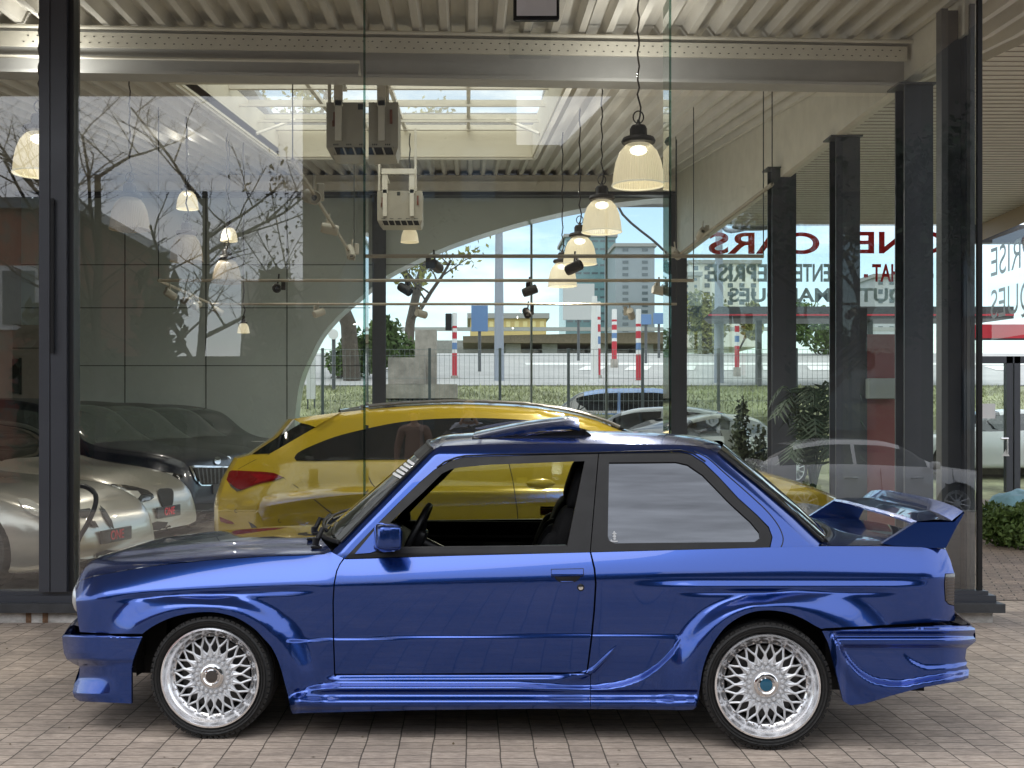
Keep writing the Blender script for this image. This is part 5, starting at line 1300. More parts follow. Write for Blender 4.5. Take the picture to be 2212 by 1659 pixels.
Y.panel('window_pillar', [(906, 909), (914, 908), (918, 992), (908, 992)], yoff, M_BLK, 8, lip=0, parent=yw[0], mirror=False, lift=.009)
spo = [(633, 905), (680, 897.5), (736, 890.5), (712, 904), (681, 922.5), (665, 917), (650, 913.5)]
Y.panel('roof_spoiler', spo, lambda u, v: yoff(u, v) - .02, YEL, 6, lip=.05)
rg = [(650, 914), (665, 918), (681, 923), (640, 948), (582, 980), (544, 981), (600, 944)]
Y.panel('rear_screen', rg, lambda u, v: yoff(u, v) + .01, M_CARGLASS, 6, lip=0)
tlm = smooth2([(494, 1021), (502, 1016), (545, 1018), (589, 1021), (611, 1031)], 3) + smooth2([(593, 1037.8), (553.6, 1046.7), (531.8, 1054.6), (512, 1060.6), (498, 1048.7), (489.5, 1036)], 3)
M_RED = mat('red_lamp_glass', (.16, .004, .006), rough=.05, coat=1., spec=.6)
M_REDB = mat('bright_red_lamp', (.24, .005, .010), rough=.1, coat=1.)
ytl = Y.panel('tail_lamp', tlm, yoff, M_RED, 5, lip=.02, lift=.008)
Y.panel('lamp_reflector', smooth2([(540, 1024), (575, 1025), (600, 1031), (575, 1038), (548, 1044), (556, 1034)], 3, True), yoff, M_REDB, 4, lip=0, parent=ytl[0], mirror=False, lift=.012)
Y.panel('lamp_edge', [(492, 1040), (498, 1051), (511, 1061), (524, 1058), (512, 1056), (500, 1046)], yoff, M_CHROME, 3, lip=0, parent=ytl[0], mirror=False, lift=.012)
def seam(car, pts, f, m, name, r=.004, parent=None, lift=-.001):
    mb = MB(); mb.tube([car.S(u, v, f(u, v) - lift) for u, v in pts], r, 5); return mb.build(name, m, parent or car.root, smooth=60, local=True)
M_GAP = mat('panel_gap_yellow', (.05, .035, .004), rough=.6)
seam(Y, smooth2([(791.7, 993), (790, 1008), (794, 1025), (803.6, 1044.7), (822, 1066)], 4), yoff, M_GAP, 'rear_door_gap')
seam(Y, smooth2([(1096, 990), (1101, 1008), (1108, 1040), (1114, 1080), (1118, 1115), (1118, 1200)], 4), yoff, M_GAP, 'front_door_gap')
seam(Y, [(611, 1031), (640, 1051), (680, 1080), (730, 1120)], yoff, M_GAP, 'bumper_gap')
seam(Y, [(582, 981), (548, 995), (515, 1013)], yoff, M_GAP, 'tailgate_gap', .003)
for (u, v) in ((510.5, 1103.5), (604.5, 1125)):
    p = Y.S(u, v, yoff(u, v) - .002); mb = MB(); mb.tube([p + Vector((.014 * math.cos(a), 0, .014 * math.sin(a))) for a in [k * math.pi / 8 for k in range(16)]], .002, 4, closed=True); mb.build('parking_sensor', M_GAP, Y.root, local=True)
hd = [(1137, 1043), (1146, 1036), (1165, 1033), (1185, 1035), (1198, 1042), (1196, 1048), (1180, 1052), (1155, 1051), (1142, 1048)]
Y.panel('door_handle', smooth2(hd, 3, True), lambda u, v: yoff(u, v) - .03 * max(0, 1 - ((u - 1167) / 33.) ** 2 - ((v - 1042) / 11.) ** 2) ** .5, YEL, 3, lip=.0, mirror=False)
Y.panel('bumper_vent', [(536, 1126), (548, 1133), (566, 1148), (586, 1168), (560, 1168), (546, 1146)], yoff, M_BLKM, 5, lip=0, lift=.006)
Y.panel('bumper_reflector', [(474, 1116), (484, 1120), (502, 1127), (506, 1132), (490, 1131), (476, 1126)], yoff, M_RED, 4, lip=0, lift=.006)
hl = smooth2([(1712, 1092), (1730, 1087), (1762, 1090), (1796, 1100), (1806, 1110), (1790, 1118), (1750, 1116), (1724, 1108)], 3, True)
Y.panel('headlamp', hl, yoff, mat('clear_headlamp', (.45, .47, .48), rough=.06, coat=1., metal=.4), 5, lip=.02, lift=.008)
YR = [Y.S(u, v + 1, yoff(u, v + 1)) for u, v in smooth2(Yroof[2:12], 3)]
Y.loft('roof', Y.across(YR, lambda i, t: Vector((0, 0, .035 * (1 - abs(2*t-1)**2.2))), 14), mat('grey_roof_skin', (.10, .10, .105), rough=.12, coat=1.))
YW = [Y.S(u, v + 1, yoff(u, v + 1)) for u, v in ((1340, 929), (1420, 957), (1520, 990), (1625, 1017))]
Y.loft('windscreen', Y.across(YW, lambda i, t: Vector((.16 * (1 - abs(2*t-1)**2.2), 0, .02 * (1 - abs(2*t-1)**2.2))), 14), M_CARGLASS)
YB_ = [Y.S(u, v, yoff(u, v)) for u, v in ((1625, 1018), (1700, 1040), (1760, 1059), (1806, 1079), (1822, 1098), (1824, 1150))]
Y.loft('bonnet', Y.across(YB_, lambda i, t: Vector((.12 * (1 - abs(2*t-1)**2.5), 0, .03 * (1 - abs(2*t-1)**3) * (i < 4))), 14), YEL)
YT = [Y.S(u, v, yoff(u, v)) for u, v in ((633, 905), (600, 944), (545, 982.5), (515, 990), (502, 1013), (488, 1037), (475, 1074), (471, 1098), (472, 1146), (476, 1180), (500, 1222))]
Y.loft('tailgate', Y.across(YT, lambda i, t: Vector((-.06 * (1 - abs(2*t-1)**2.5), 0, 0)), 10), YEL)
mb = MB(); mb.tube([p + Vector((0, .02, .03)) for p in YR[3:]], .016, 6); mb.tube([Vector((p.x, -p.y - .02, p.z + .03)) for p in YR[3:]], .016, 6); mb.build('roof_rails', mat('satin_rail', (.25, .24, .23), rough=.35, metal=.6), Y.root, smooth=60, local=True)
def simple_wheel(root, x, y, r, sgn, w=.22, name='wheel'):
    t = bpy.data.objects.new(name, None); COL.objects.link(t); t.parent = root; t.location = (x, y, r)
    if sgn > 0: t.rotation_euler = (0, 0, math.pi)
    mb = MB(); mb.lathe([(r * .70, .02), (r * .74, -.004), (r * .93, -.004), (r, .03), (r, w - .03), (r * .9, w), (r * .7, w)], axis='Y', n=40); mb.build('tyre', M_RUB, t, smooth=40, local=True)
    mb = MB(); mb.lathe([(r * .71, .02), (r * .70, .0), (r * .66, .006), (r * .64, .05), (r * .63, .16), (.0, .17)], axis='Y', n=40); mb.build('rim', M_SILV, t, smooth=30, local=True)
    mb = MB()
    for k in range(10):
        a = 2 * math.pi * k / 10 + .2
        c = lambda rad, da, yy: Vector((rad * math.cos(a + da), yy, rad * math.sin(a + da)))
        mb.tube([c(r * .12, 0, .018), c(r * .4, 0, .022), c(r * .66, .03, .012)], [r * .055, r * .04, r * .045], 6)
    mb.lathe([(r * .17, .05), (r * .15, .008), (0, .004)], axis='Y', n=20); mb.build('spokes', M_SILV, t, smooth=40, local=True)
    mb = MB(); mb.lathe([(r * .5, .10), (0, .10)], axis='Y', n=24); mb.build('brake_disc', M_PLASTIC, t, local=True)
    return t
for u in (760, 1560):
    p = Y.S(u, 1180, .02)
    for sg in (-1, 1): simple_wheel(Y.root, p.x, sg * (Y.W / 2 - .02), .33, sg)
for o in Y.root.children:
    if o.type == 'EMPTY': o.location.z += .10

# ------------------------------------------------------------------ other cars, shaped by profiles
SPEC = dict(
    suv=dict(L=4.45, W=.93, top=[(0, .78), (.06, 1.12), (.22, 1.30), (.42, 1.58), (1.0, 1.665), (1.9, 1.66), (2.55, 1.57), (3.22, 1.13), (3.40, 1.08), (4.0, 1.02), (4.28, .93), (4.40, .78), (4.45, .55)], belt=[(0, .70), (.1, 1.02), (1.5, 1.07), (3.1, 1.02), (3.6, .97), (4.2, .86), (4.40, .72), (4.45, .50)], clear=.22, cowl=3.24, roof=2.45, wb=(.85, 3.55), r=.35),
    coupe=dict(L=4.45, W=.93, top=[(0, .72), (.05, .93), (.5, 1.0), (1.3, 1.34), (1.9, 1.42), (2.35, 1.38), (3.05, 1.00), (3.25, .95), (3.9, .86), (4.25, .74), (4.40, .62), (4.45, .42)], belt=[(0, .68), (.1, .88), (1.5, .95), (3.0, .90), (3.6, .83), (4.2, .68), (4.40, .55), (4.45, .38)], clear=.16, cowl=3.08, roof=2.3, wb=(.85, 3.5), r=.33),
    roadster=dict(L=4.2, W=.91, top=[(0, .70), (.05, .85), (.5, .92), (1.0, 1.12), (1.5, 1.27), (1.9, 1.24), (2.4, .95), (2.6, .91), (3.5, .83), (3.95, .72), (4.15, .58), (4.20, .40)], belt=[(0, .65), (.1, .80), (1.5, .88), (2.6, .86), (3.4, .78), (3.95, .62), (4.15, .50), (4.20, .35)], clear=.14, cowl=2.42, roof=1.75, wb=(.75, 3.40), r=.33),
    hatch=dict(L=4.35, W=.91, top=[(0, .75), (.05, 1.02), (.35, 1.24), (.75, 1.38), (1.4, 1.46), (2.1, 1.44), (2.5, 1.36), (3.15, 1.01), (3.30, .97), (3.9, .89), (4.18, .78), (4.31, .64), (4.35, .42)], belt=[(0, .70), (.1, .95), (1.4, 1.00), (3.0, .93), (3.6, .86), (4.15, .70), (4.31, .56), (4.35, .38)], clear=.17, cowl=3.17, roof=2.4, wb=(.78, 3.42), r=.33),
)
def gcar(name, label, kind, corner, theta, paint, z0=.1, group=None, tail=False, glassm=None, loc=None):
    """corner = (px, depth) of the camera-side front corner; nose points at angle theta from +X towards the camera"""
    s = SPEC[kind]; Lc, W = s['L'], s['W']
    e = Vector((math.cos(theta), -math.sin(theta), 0)); n = Vector((math.sin(theta), math.cos(theta), 0))
    if loc is None:
        px, d = corner; X = (px - VPX) / FPX * d
        o = Vector((X, d, z0)) - e * (Lc * .5 - .16) + n * (W * .93)
    else: o = Vector(loc)
    root = thing(name, label, 'car', o, -theta, group)
    nx = 84; rows = []; K = 30
    xs = [Lc * (.5 - .5 * math.cos(math.pi * k / nx)) * .35 + Lc * k / nx * .65 for k in range(nx + 1)]
    def section(x):
        q = max(0, x - (Lc - .62)) / .62; r_ = max(0, .45 - x) / .45
        P = 1 - .30 * q ** 2.6 - .16 * r_ ** 2.4
        w = W * P; zb, zt = pl(s['belt'], x), pl(s['top'], x); zl = s['clear'] + .10 * q ** 3 + .14 * r_ ** 3
        zl = min(zl, zb - .1); h = zt - zb; c = sm(h, .10, .38)
        pts = [(w * .70, zl), (w * .95, zl + .02), (w * .985, lerp(zl, zb, .22)), (w * 1.0, lerp(zl, zb, .5)), (w * .992, lerp(zl, zb, .78)), (w * lerp(.93, .955, c), zb)]
        gw = lerp(w * .80, W * .73, c)
        pts += [(lerp(w * .90, w * .93, c), zb + lerp(.35 * h, .025, c)), (lerp(w * .84, lerp(w * .93, gw, .55), c), zb + lerp(.62 * h, h * .48, c)), (gw, zt - lerp(.22 * h, .055, c)), (gw * .86, zt - lerp(.1 * h, .020, c)), (gw * .5, zt - .006), (0, zt)]
        return catmull([(0, a, b) for a, b in pts], 3)
    for x in xs:
        sec = section(x)
        rows.append([Vector((x - Lc / 2, -p.y, p.z)) for p in sec] + [Vector((x - Lc / 2, p.y, p.z)) for p in sec[::-1][1:]])
    m = len(rows[0]); half = len(section(1.0)) - 1
    b0, g1 = 15, 24                                        # belt row and roof-edge row in a section
    body, side, front, rear = MB(), MB(), MB(), MB()
    allv = [p for r in rows for p in r]
    wh = [(s['wb'][0] - Lc / 2, s['r']), (s['wb'][1] - Lc / 2, s['r'])]
    for p in allv:                                         # clean arches
        for wx, r in wh:
            R_ = r * 1.13; dd = Vector((p.x - wx, p.z - r)); l = dd.length
            if p.z < .9 and abs(l - R_) < .035 and l > 0: p.x = wx + dd.x / l * R_; p.z = r + dd.y / l * R_
    # a quad belongs to the glass when it lies on the cabin between belt and roof edge
    quads = {'body': [], 'side': [], 'front': [], 'rear': []}
    for i in range(nx):
        xm = (xs[i] + xs[i+1]) / 2; h = pl(s['top'], xm) - pl(s['belt'], xm)
        for k in range(m - 1):
            kk = k if k < half else m - 2 - k
            f = (i*m + k, (i+1)*m + k, (i+1)*m + k + 1, i*m + k + 1)
            c = sum((allv[j] for j in f), Vector()) / 4
            if kk < 13 and any((c.x - wx) ** 2 + (c.z - r) ** 2 < (r * 1.13) ** 2 for wx, r in wh): continue
            key = 'body'
            if kk >= 26 - 3 and s['roof'] + .06 < xm < s['cowl'] - .03 and h > .06: key = 'front'
            elif 16 <= kk < 23 and h > .16 and xm < s['cowl'] - .25 and xm > (.35 if kind != 'coupe' else .7):
                if not (s['roof'] - .78 < xm < s['roof'] - .70): key = 'side'
            elif kk >= 23 and kind in ('hatch', 'suv') and .10 < xm < .62: key = 'rear'
            elif kk >= 23 and kind in ('coupe', 'roadster') and .62 < xm < 1.25: key = 'rear'
            quads[key].append(f)
    cap0 = tuple(range(m)); cap1 = tuple(nx * m + k for k in range(m))
    objs = {}
    for key, nm, mm in (('body', 'body', paint), ('side', 'side_windows', glassm or M_CARGLASS), ('front', 'windscreen', glassm or M_CARGLASS), ('rear', 'rear_screen', M_CARGLASS)):
        if not quads[key]: continue
        used = sorted({j for f in quads[key] for j in f}); ix = {j: q for q, j in enumerate(used)}
        mb = MB(); mb.v = [allv[j].copy() for j in used]; mb.f = [tuple(ix[j] for j in f) for f in quads[key]]
        if key == 'body': mb.f += [tuple(ix[j] for j in cap0 if j in ix)[::-1], tuple(ix[j] for j in cap1 if j in ix)]
        objs[key] = mb.build(nm, mm, root, smooth=55, local=True)
    mb = MB(); mb.b2((-Lc / 2 + .3, -W * .72, s['clear']), (Lc / 2 - .35, W * .72, .62)); mb.b2((-Lc/2 + .5, -W * .6, .6), (Lc/2 - 1.3, W * .6, .85)); mb.build('chassis', M_BLKM, root, local=True)
    for wx, r in wh:
        for sg in (-1, 1): simple_wheel(root, wx, sg * W * .965, r, sg)
    root['_spec'] = kind
    vs = [root.matrix_basis @ v for v in allv]
    fs = [(i*m + k, (i+1)*m + k, (i+1)*m + k + 1, i*m + k + 1) for i in range(nx) for k in range(m - 1)] + [cap0, cap1]
    root_bvh = BVHTree.FromPolygons(vs, fs)
    return root, root_bvh, objs
def decal(car, poly, m, name, step=4., lift=.006, parent=None, sm_=0, closed=True):
    """a piece lying on a car's skin, outlined as it is seen"""
    root, bvh = car[0], car[1]
    if sm_: poly = smooth2(poly, sm_, True)
    vs2, fs = triangulate(poly, step)
    inv = root.matrix_basis.inverted(); V = []; cam0 = Vector((0, 0, CAMZ))
    for u, v in vs2:
        d = Vector(((u - VPX) / FPX, 1, -(v - VPY) / FPX)).normalized()
        hit = bvh.ray_cast(cam0, d)
        if hit[0] is None: V.append(None); continue
        nrm = hit[1] if hit[1].dot(d) < 0 else -hit[1]
        V.append(inv @ (hit[0] + nrm * lift - d * lift))
    F = [f for f in fs if all(V[i] is not None for i in f)]
    F = [f for f in F if max((V[f[a]] - V[f[b]]).length for a, b in ((0, 1), (1, 2), (2, 0))) < .5]
    if not F: return None
    used = sorted({i for f in F for i in f}); ix = {j: q for q, j in enumerate(used)}
    mb = MB(); mb.v = [V[j] for j in used]; mb.f = [tuple(ix[i] for i in f) for f in F]
    return mb.build(name, m, parent or root, smooth=50, local=True)
def plate(car, x, y, z, txt, w=.50, h=.115, tilt=0., colr=(.45, .03, .05)):
    """number plate facing the nose direction"""
    root = car[0]
    mb = MB(); mb.rbox((0, 0, 0), (w, .02, h), .01); pl_ = mb.build('number_plate', mat('plate_black', (.02, .02, .022), rough=.4), root, local=True, smooth=30)
    pl_.location = (x, y, z); pl_.rotation_euler = (0, 0, R(90))
    text_mesh('plate_lettering', txt, h * .95, mat('plate_red', colr, rough=.5), pl_, (0, -.012, 0), (R(90), 0, 0), depth=.002, sx=.95, bold=.002)
    return pl_
TH = R(13)
NAVY = car_paint('navy_paint', (.003, .005, .014), flake=.2, coat=.35); BLACKP = car_paint('black_paint', (.003, .003, .0035), flake=.1, coat=.3); GREYP = car_paint('dark_grey_paint', (.007, .009, .009), flake=.2, coat=.3)
M_ROWGLASS = mat('showroom_car_glass', (.060, .072, .066), rough=.10, spec=.25)
SILVP = car_paint('silver_paint', (.46, .44, .40), flake=.75, rough=.28); SILV2 = car_paint('warm_silver_paint', (.40, .375, .33), flake=.7, rough=.3)
M_HEAD = mat('headlamp_cluster', (.018, .018, .02), rough=.05, coat=1.); M_HEADL = mat('headlamp_bright', (.65, .65, .62), rough=.1, metal=.6)
def dcl(car, items):
    for nm, poly, m, s_ in items: decal(car, poly, m, nm, 3.5, .008, None, s_)
row_g = 'cars parked side by side inside'
c6 = gcar('parked_car', 'farthest car of the row inside, pale grey, by the edge of the round opening', 'suv', (594, 18.75), TH, GREYP, group=row_g, glassm=M_ROWGLASS)
c5 = gcar('parked_car', 'black off road car with pale letters on its bonnet, second from the rear wall', 'suv', (540, 16.8), TH, BLACKP, group=row_g, glassm=M_ROWGLASS)
c4 = gcar('parked_car', 'dark grey car with a round badge on its bonnet, between two darker ones', 'suv', (463, 14.85), TH, GREYP, group=row_g, glassm=M_ROWGLASS)
c3 = gcar('parked_car', 'navy blue crossover with chrome framed grille, behind the silver cars', 'suv', (374, 12.9), TH, NAVY, group=row_g, glassm=M_ROWGLASS)
c2 = gcar('parked_car', 'silver coupe with dark kidney grille, right behind the loop of black cable', 'coupe', (236, 10.98), TH, SILV2, group=row_g)
c1 = gcar('parked_car', 'silver roadster nearest the glass at the left edge, front wheel showing', 'roadster', (95, 9.05), TH, SILVP, group=row_g)
for c in (c1, c2, c3, c4, c5, c6): c[0].location.z = .10
dcl(c3, [('headlamp', [(318, 1016), (345, 1017), (392, 1026), (388, 1034), (350, 1033), (326, 1027)], M_HEAD, 2), ('grille_frame', [(408, 1008), (420, 1006), (494, 1008), (496, 1050), (434, 1050), (420, 1036)], M_CHROME, 0), ('lower_intake', [(378, 1090), (474, 1086), (474, 1108), (392, 1108)], M_BLKM, 0)])
decal(c3, [(416, 1011), (492, 1011), (492, 1047), (437, 1047), (425, 1034)], M_BLKM, 'grille', 4, .014)
decal(c3, [(332, 1019), (374, 1023), (370, 1031), (340, 1029)], M_HEADL, 'lamp_lens', 3, .016)
for k in range(8): decal(c3, [(424 + k * 9, 1013), (427 + k * 9, 1013), (432 + k * 8, 1045), (429 + k * 8, 1045)], M_PLASTIC, 'grille_bar', 4, .018)
decal(c3, [(469 + 7 * math.cos(a), 996 + 8 * math.sin(a)) for a in [k * math.pi / 8 for k in range(16)]], M_CHROME, 'badge', 3, .010)
dcl(c2, [('headlamp', [(203, 1049), (222, 1046), (270, 1049), (318, 1060), (332, 1076), (308, 1084), (262, 1081), (238, 1070)], M_HEAD, 2), ('kidney_grille', [(340, 1060), (352, 1056), (370, 1057), (374, 1070), (370, 1096), (356, 1099), (346, 1084)], M_BLKM, 2), ('side_intake', [(276, 1166), (300, 1140), (338, 1126), (362, 1128), (344, 1160), (318, 1176)], M_BLKM, 0), ('lower_grille', [(344, 1146), (366, 1134), (374, 1150), (362, 1172), (342, 1174)], M_BLKM, 0)])
decal(c2, [(268, 1062), (296, 1062), (302, 1070), (296, 1078), (270, 1076)], M_HEADL, 'lamp_lens', 3, .014); decal(c2, [(234, 1054), (258, 1056), (262, 1066), (246, 1068)], M_HEADL, 'lamp_lens', 3, .014)
dcl(c1, [('headlamp', [(38, 1080), (62, 1080), (82, 1092), (92, 1112), (78, 1116), (56, 1102)], M_HEADL, 2), ('wing_vent', [(164, 1103), (192, 1099), (204, 1110), (186, 1118), (168, 1116)], M_BLKM, 0), ('wing_vent', [(190, 1124), (204, 1126), (212, 1140), (196, 1138)], M_BLKM, 0), ('kidney_grille', [(214, 1092), (226, 1102), (240, 1124), (246, 1146), (236, 1136), (222, 1114)], M_BLK, 0), ('lower_intake', [(206, 1196), (228, 1188), (250, 1190), (248, 1206), (222, 1212), (204, 1214)], M_BLKM, 0)])
dcl(c4, [('grille', [(498, 1000), (540, 994), (545, 1010), (504, 1018)], M_BLKM, 0)]); decal(c4, [(492 + 6 * math.cos(a), 992 + 6 * math.sin(a)) for a in [k * math.pi / 8 for k in range(16)]], M_CHROME, 'badge', 3, .01)
_d = Vector(((560 - VPX) / FPX, 1, -(955 - VPY) / FPX)).normalized()
_h = c5[1].ray_cast(Vector((0, 0, CAMZ)), _d)
if _h[0] is not None:                                     # pale letters across the bonnet edge
    _n = (c5[0].matrix_basis.to_3x3().inverted() @ _h[1]); _n = _n if _n.z > 0 else -_n
    _x = Vector((0, 1, 0)); _y = _n.cross(_x).normalized(); _x = _y.cross(_n).normalized()
    o = text_mesh('bonnet_lettering', 'RANGE', .10, mat('bonnet_letters', (.55, .55, .52), rough=.4), c5[0], c5[0].matrix_basis.inverted() @ _h[0] + _n * .012, (0, 0, 0), depth=.003, sx=1.5)
    o.rotation_euler = Matrix((_x, _y, _n)).transposed().to_euler()
plate(c3, SPEC['suv']['L'] / 2 + .01, .05, .56, 'ONE'); plate(c2, SPEC['coupe']['L'] / 2 + .012, .0, .44, 'ONE'); plate(c1, SPEC['roadster']['L'] / 2 + .012, -.05, .40, 'ONE')
# ------------------------------------------------------------------ the street beyond the showroom, rising away
TER = [(21, .0), (24.6, .3), (25.3, 1.55), (26.5, 1.85), (28, 2.1), (30, 2.36), (34, 2.75), (40, 3.42), (48, 4.25), (56, 4.6), (80, 4.6), (140, 5), (400, 6)]
def tz(y): return lin(TER, y)
M_GRASSG = mat('rough_grass_ground', (.25, .26, .15), rough=.9, var=.6, vscale=1.2, bump=.5, bscale=12)
def strip(name, y0, y1, x0, x1, m, dz=0., n=14):
    mb = MB(); ys = sorted({y0, y1} | {y for y, _ in TER if y0 < y < y1})
    mb.grid([[(lerp(x0, x1, k / 8), y, tz(y) + dz) for k in range(9)] for y in ys]); return struct(name, mb, m)
strip('terrain', 21.0, 400, -300, 300, M_GRASSG, 0)
strip('street', 30, 48, -20, 90, mat('pale_asphalt', (.40, .39, .385), rough=.9, var=.12, vscale=.8), .03)
strip('far_pavement', 48, 58, -20, 90, mat('pinkish_paving', (.42, .33, .29), rough=.9, var=.2, vscale=1), .03)
strip('crossing_stripes', 39.2, 40.4, 2, 60, mat('road_white', (.78, .78, .76), rough=.8), .04)
M_RW = mat('road_white', (.78, .78, .76))
mb = MB()
for k in range(16): x = 3.5 + k * 1.5; mb.grid([[(x, 36.5, tz(36.5) + .045), (x + .75, 36.5, tz(36.5) + .045)], [(x + .5, 38.6, tz(38.6) + .045), (x + 1.25, 38.6, tz(38.6) + .045)]])
o = struct('road_marking', mb, M_RW)
# grass blades on the bank
rnd = random.Random(3); mb = MB()
for k in range(15000):
    y = rnd.uniform(25.2, 29.9); x = rnd.uniform(-6.5, 14); z = tz(y); h = rnd.uniform(.03, .12); a = rnd.uniform(0, 6.3); w = .010 + .012 * rnd.random()
    b = Vector((x, y, z)); t = b + Vector((rnd.gauss(0, .05), rnd.gauss(0, .05), h)); s = Vector((math.cos(a) * w, math.sin(a) * w, 0))
    mb.add([b - s, b + s, t], [(0, 1, 2)])
o = mb.build('grass', mat('grass_blade', (.33, .35, .19), rough=.8, var=.5, vscale=.9), fix=False); o['kind'] = 'stuff'
def on(px, d): return Vector(((px - VPX) / FPX * d, d, tz(d)))
# fence: thin posts and a mesh of wires
fp = [234 * .7233 * .5486 + 603.5, 928, 1080, 1228, 1388, 1552, 1720, 1880]
t = thing('mesh_fence', 'thin dark wire mesh fence with upright posts along the grass bank', 'fence', (0, 25.1, .3))
for px in (697, 928, 1080, 1228, 1388, 1552, 1720):
    p = U(px, 0, 25.1); mb = MB(); mb.b2((p.x - .03, 25.07, .3), (p.x + .03, 25.13, U(0, 752, 25.1).z)); mb.build('post', mat('fence_post', (.09, .11, .115), rough=.5), t)
mb = MB(); x = -3.5
while x < 9.6: mb.b2((x - .003, 25.097, .4), (x + .003, 25.103, 3.05)); x += .11
for z in (1.4, 1.9, 2.4, 2.9, 3.04): mb.b2((-3.5, 25.09, z - .004), (9.6, 25.11, z + .004))
mb.build('wire_mesh', mat('fence_wire', (.26, .29, .29), rough=.5), t)
# concrete blocks
M_CONC = mat('weathered_concrete', (.34, .31, .28), rough=.9, var=.35, vscale=3, bump=.3, bscale=20)
t = thing('concrete_monument', 'weathered concrete block monument with tall upright slab on the grass', 'monument', on(915, 27))
d = 27.
def cb(nm, a, b, c, e, y0, y1, m=M_CONC):
    p, q = U(a, c, d), U(b, e, d); mb = MB(); mb.b2((p.x, y0, q.z), (q.x, y1, p.z)); return mb.build(nm, m, t)
cb('base_slab', 833, 988, 831, 861, 26.6, 28.4); cb('low_block', 837, 918, 771, 829, 27.2, 28.2); cb('upright_slab', 894, 941, 708, 829, 27.6, 28.3)
cb('support', 890, 940, 862, 890, 27, 28, M_PLASTIC)
for a in (845, 860, 880): cb('support', a, a + 4, 862, 885, 26.9, 27.1, M_PLASTIC)
# striped signal posts
M_RED2 = mat('signal_red', (.50, .03, .05), rough=.5); M_BLU2 = mat('signal_blue', (.12, .22, .42), rough=.5); M_WHT2 = mat('signal_white', (.75, .75, .75), rough=.5)
def post(px, y0, y1, d, label, w=.145):
    base = U(px, y1, d); t = thing('signal_post', label, 'post', base, 0, 'red and white striped posts')
    H_ = (y1 - y0) / FPX * d
    segs = [(0, .38, M_RED2), (.38, .44, M_WHT2), (.44, .54, M_BLU2), (.54, .60, M_WHT2), (.60, .70, M_RED2), (.70, .76, M_WHT2), (.76, .80, M_RED2), (.80, 1.0, M_WHT2)]
    for a, b, m in segs:
        mb = MB(); mb.lathe([(w / 2, a * H_), (w / 2, b * H_), (0, b * H_ + .001)], n=12); mb.build('band', m, t, smooth=40, local=True)
    if px == 982: mb = MB(); mb.rbox((-w * 1.2, 0, H_ * .86), (w * 1.3, w, H_ * .26), .03); mb.build('signal_head', M_BLK, t, local=True)
    mb = MB(); mb.lathe([(w * .8, -.4), (w * .75, .06), (0, .07)], n=12); mb.build('foot', M_CONC, t, local=True)
post(982, 676, 816, 33, 'striped post left of the curving road, alone on the grass edge'); post(1292, 652, 815, 33, 'striped post just right of the tall white post')
post(1327, 668, 780, 38, 'thin striped post standing farther back than its neighbours', .17); post(1379, 668, 826, 32, 'striped post with small blue signs beside it'); post(1592, 664, 798, 34, 'striped post in front of the green hedge, below the bus shelter roof')
def pole(nm, px, y0, y1, d, r, m, label, cat, arm=None):
    b = U(px, y1, d); t = thing(nm, label, cat, b); H_ = (y1 - y0) / FPX * d
    mb = MB(); mb.tube([(0, 0, -.5), (0, 0, H_ * .5), (0, 0, H_)], [r * 1.15, r, r * .75], 10); mb.build('shaft', m, t, smooth=50, local=True)
    if arm:
        mb = MB(); mb.tube(catmull([(0, 0, H_)] + arm, 6), r * .55, 8); mb.build('arm', m, t, smooth=50, local=True)
        e = Vector(arm[-1]); mb = MB(); vs, fs = superell(e, (.55, .16, .10), .7, 14, 8); mb.add(vs, fs); mb.build('lantern', M_PLASTIC, t, smooth=50, local=True)
    return t
M_BPOLE = mat('blue_grey_pole', (.30, .33, .40), rough=.5)
pole('lamp_post', 1078, 430, 838, 32, .13, M_BPOLE, 'tall blue grey lamp post behind the rear window', 'lamp post')
pole('lamp_post', 1553, 470, 830, 31, .12, M_BPOLE, 'blue grey lamp post seen below the mirrored red letters', 'lamp post', [(.25, 0, 4.2), (.9, 0, 4.3)])
pole('sign_post', 1284, 640, 820, 31, .10, M_WHT2, 'white post carrying the back of a large road sign', 'sign post')
pole('lamp_post', 1462, 560, 700, 60, .12, M_PLASTIC, 'dark curved lamp post arching over the towers', 'lamp post', [(-1.0, 0, 4.2), (-3.0, 0, 6.6), (2.6, 0, 8.3)])
def sign(px, py, w, h, d, m, label, nm='road_sign', round_=False, y1=None, front=None):
    c = U(px, py, d); sx, sz = w / FPX * d, h / FPX * d
    t = thing(nm, label, 'sign', (c.x, d, tz(d)))
    mb = MB()
    if round_: mb.lathe([(0, .0), (sx / 2, .0), (sx / 2, .04), (0, .04)], (c.x, d, c.z), 'Y', 24)
    else: mb.rbox((c.x, d, c.z), (sx, .05, sz), .02)
    mb.build('panel', m, t)
    mb = MB(); mb.tube([(c.x, d + .08, tz(d) - .2), (c.x, d + .08, c.z + sz * .4)], .05, 8); mb.build('pole', M_STEEL2, t, smooth=50)
    return t
sign(1036, 688, 36, 56, 36, M_BLU2, 'blue poster board sign above the curving road'); sign(1250, 652, 68, 78, 42, mat('sign_back_grey', (.48, .49, .49), rough=.5), 'large pale grey back of a direction sign')
sign(1396, 690, 22, 22, 40, M_BLU2, 'small blue sign right of the striped posts'); sign(1424, 688, 26, 24, 44, M_BLU2, 'small blue sign next to the right glass fin'); sign(720, 722, 22, 22, 29, M_WHT2, 'round white sign on a thin post by the tree trunk', round_=True)
c = U(690, 850, 26.0); t = thing('notice_board', 'white board standing on the grass at the edge of the round opening', 'board', (c.x, 26.0, tz(26.0)))
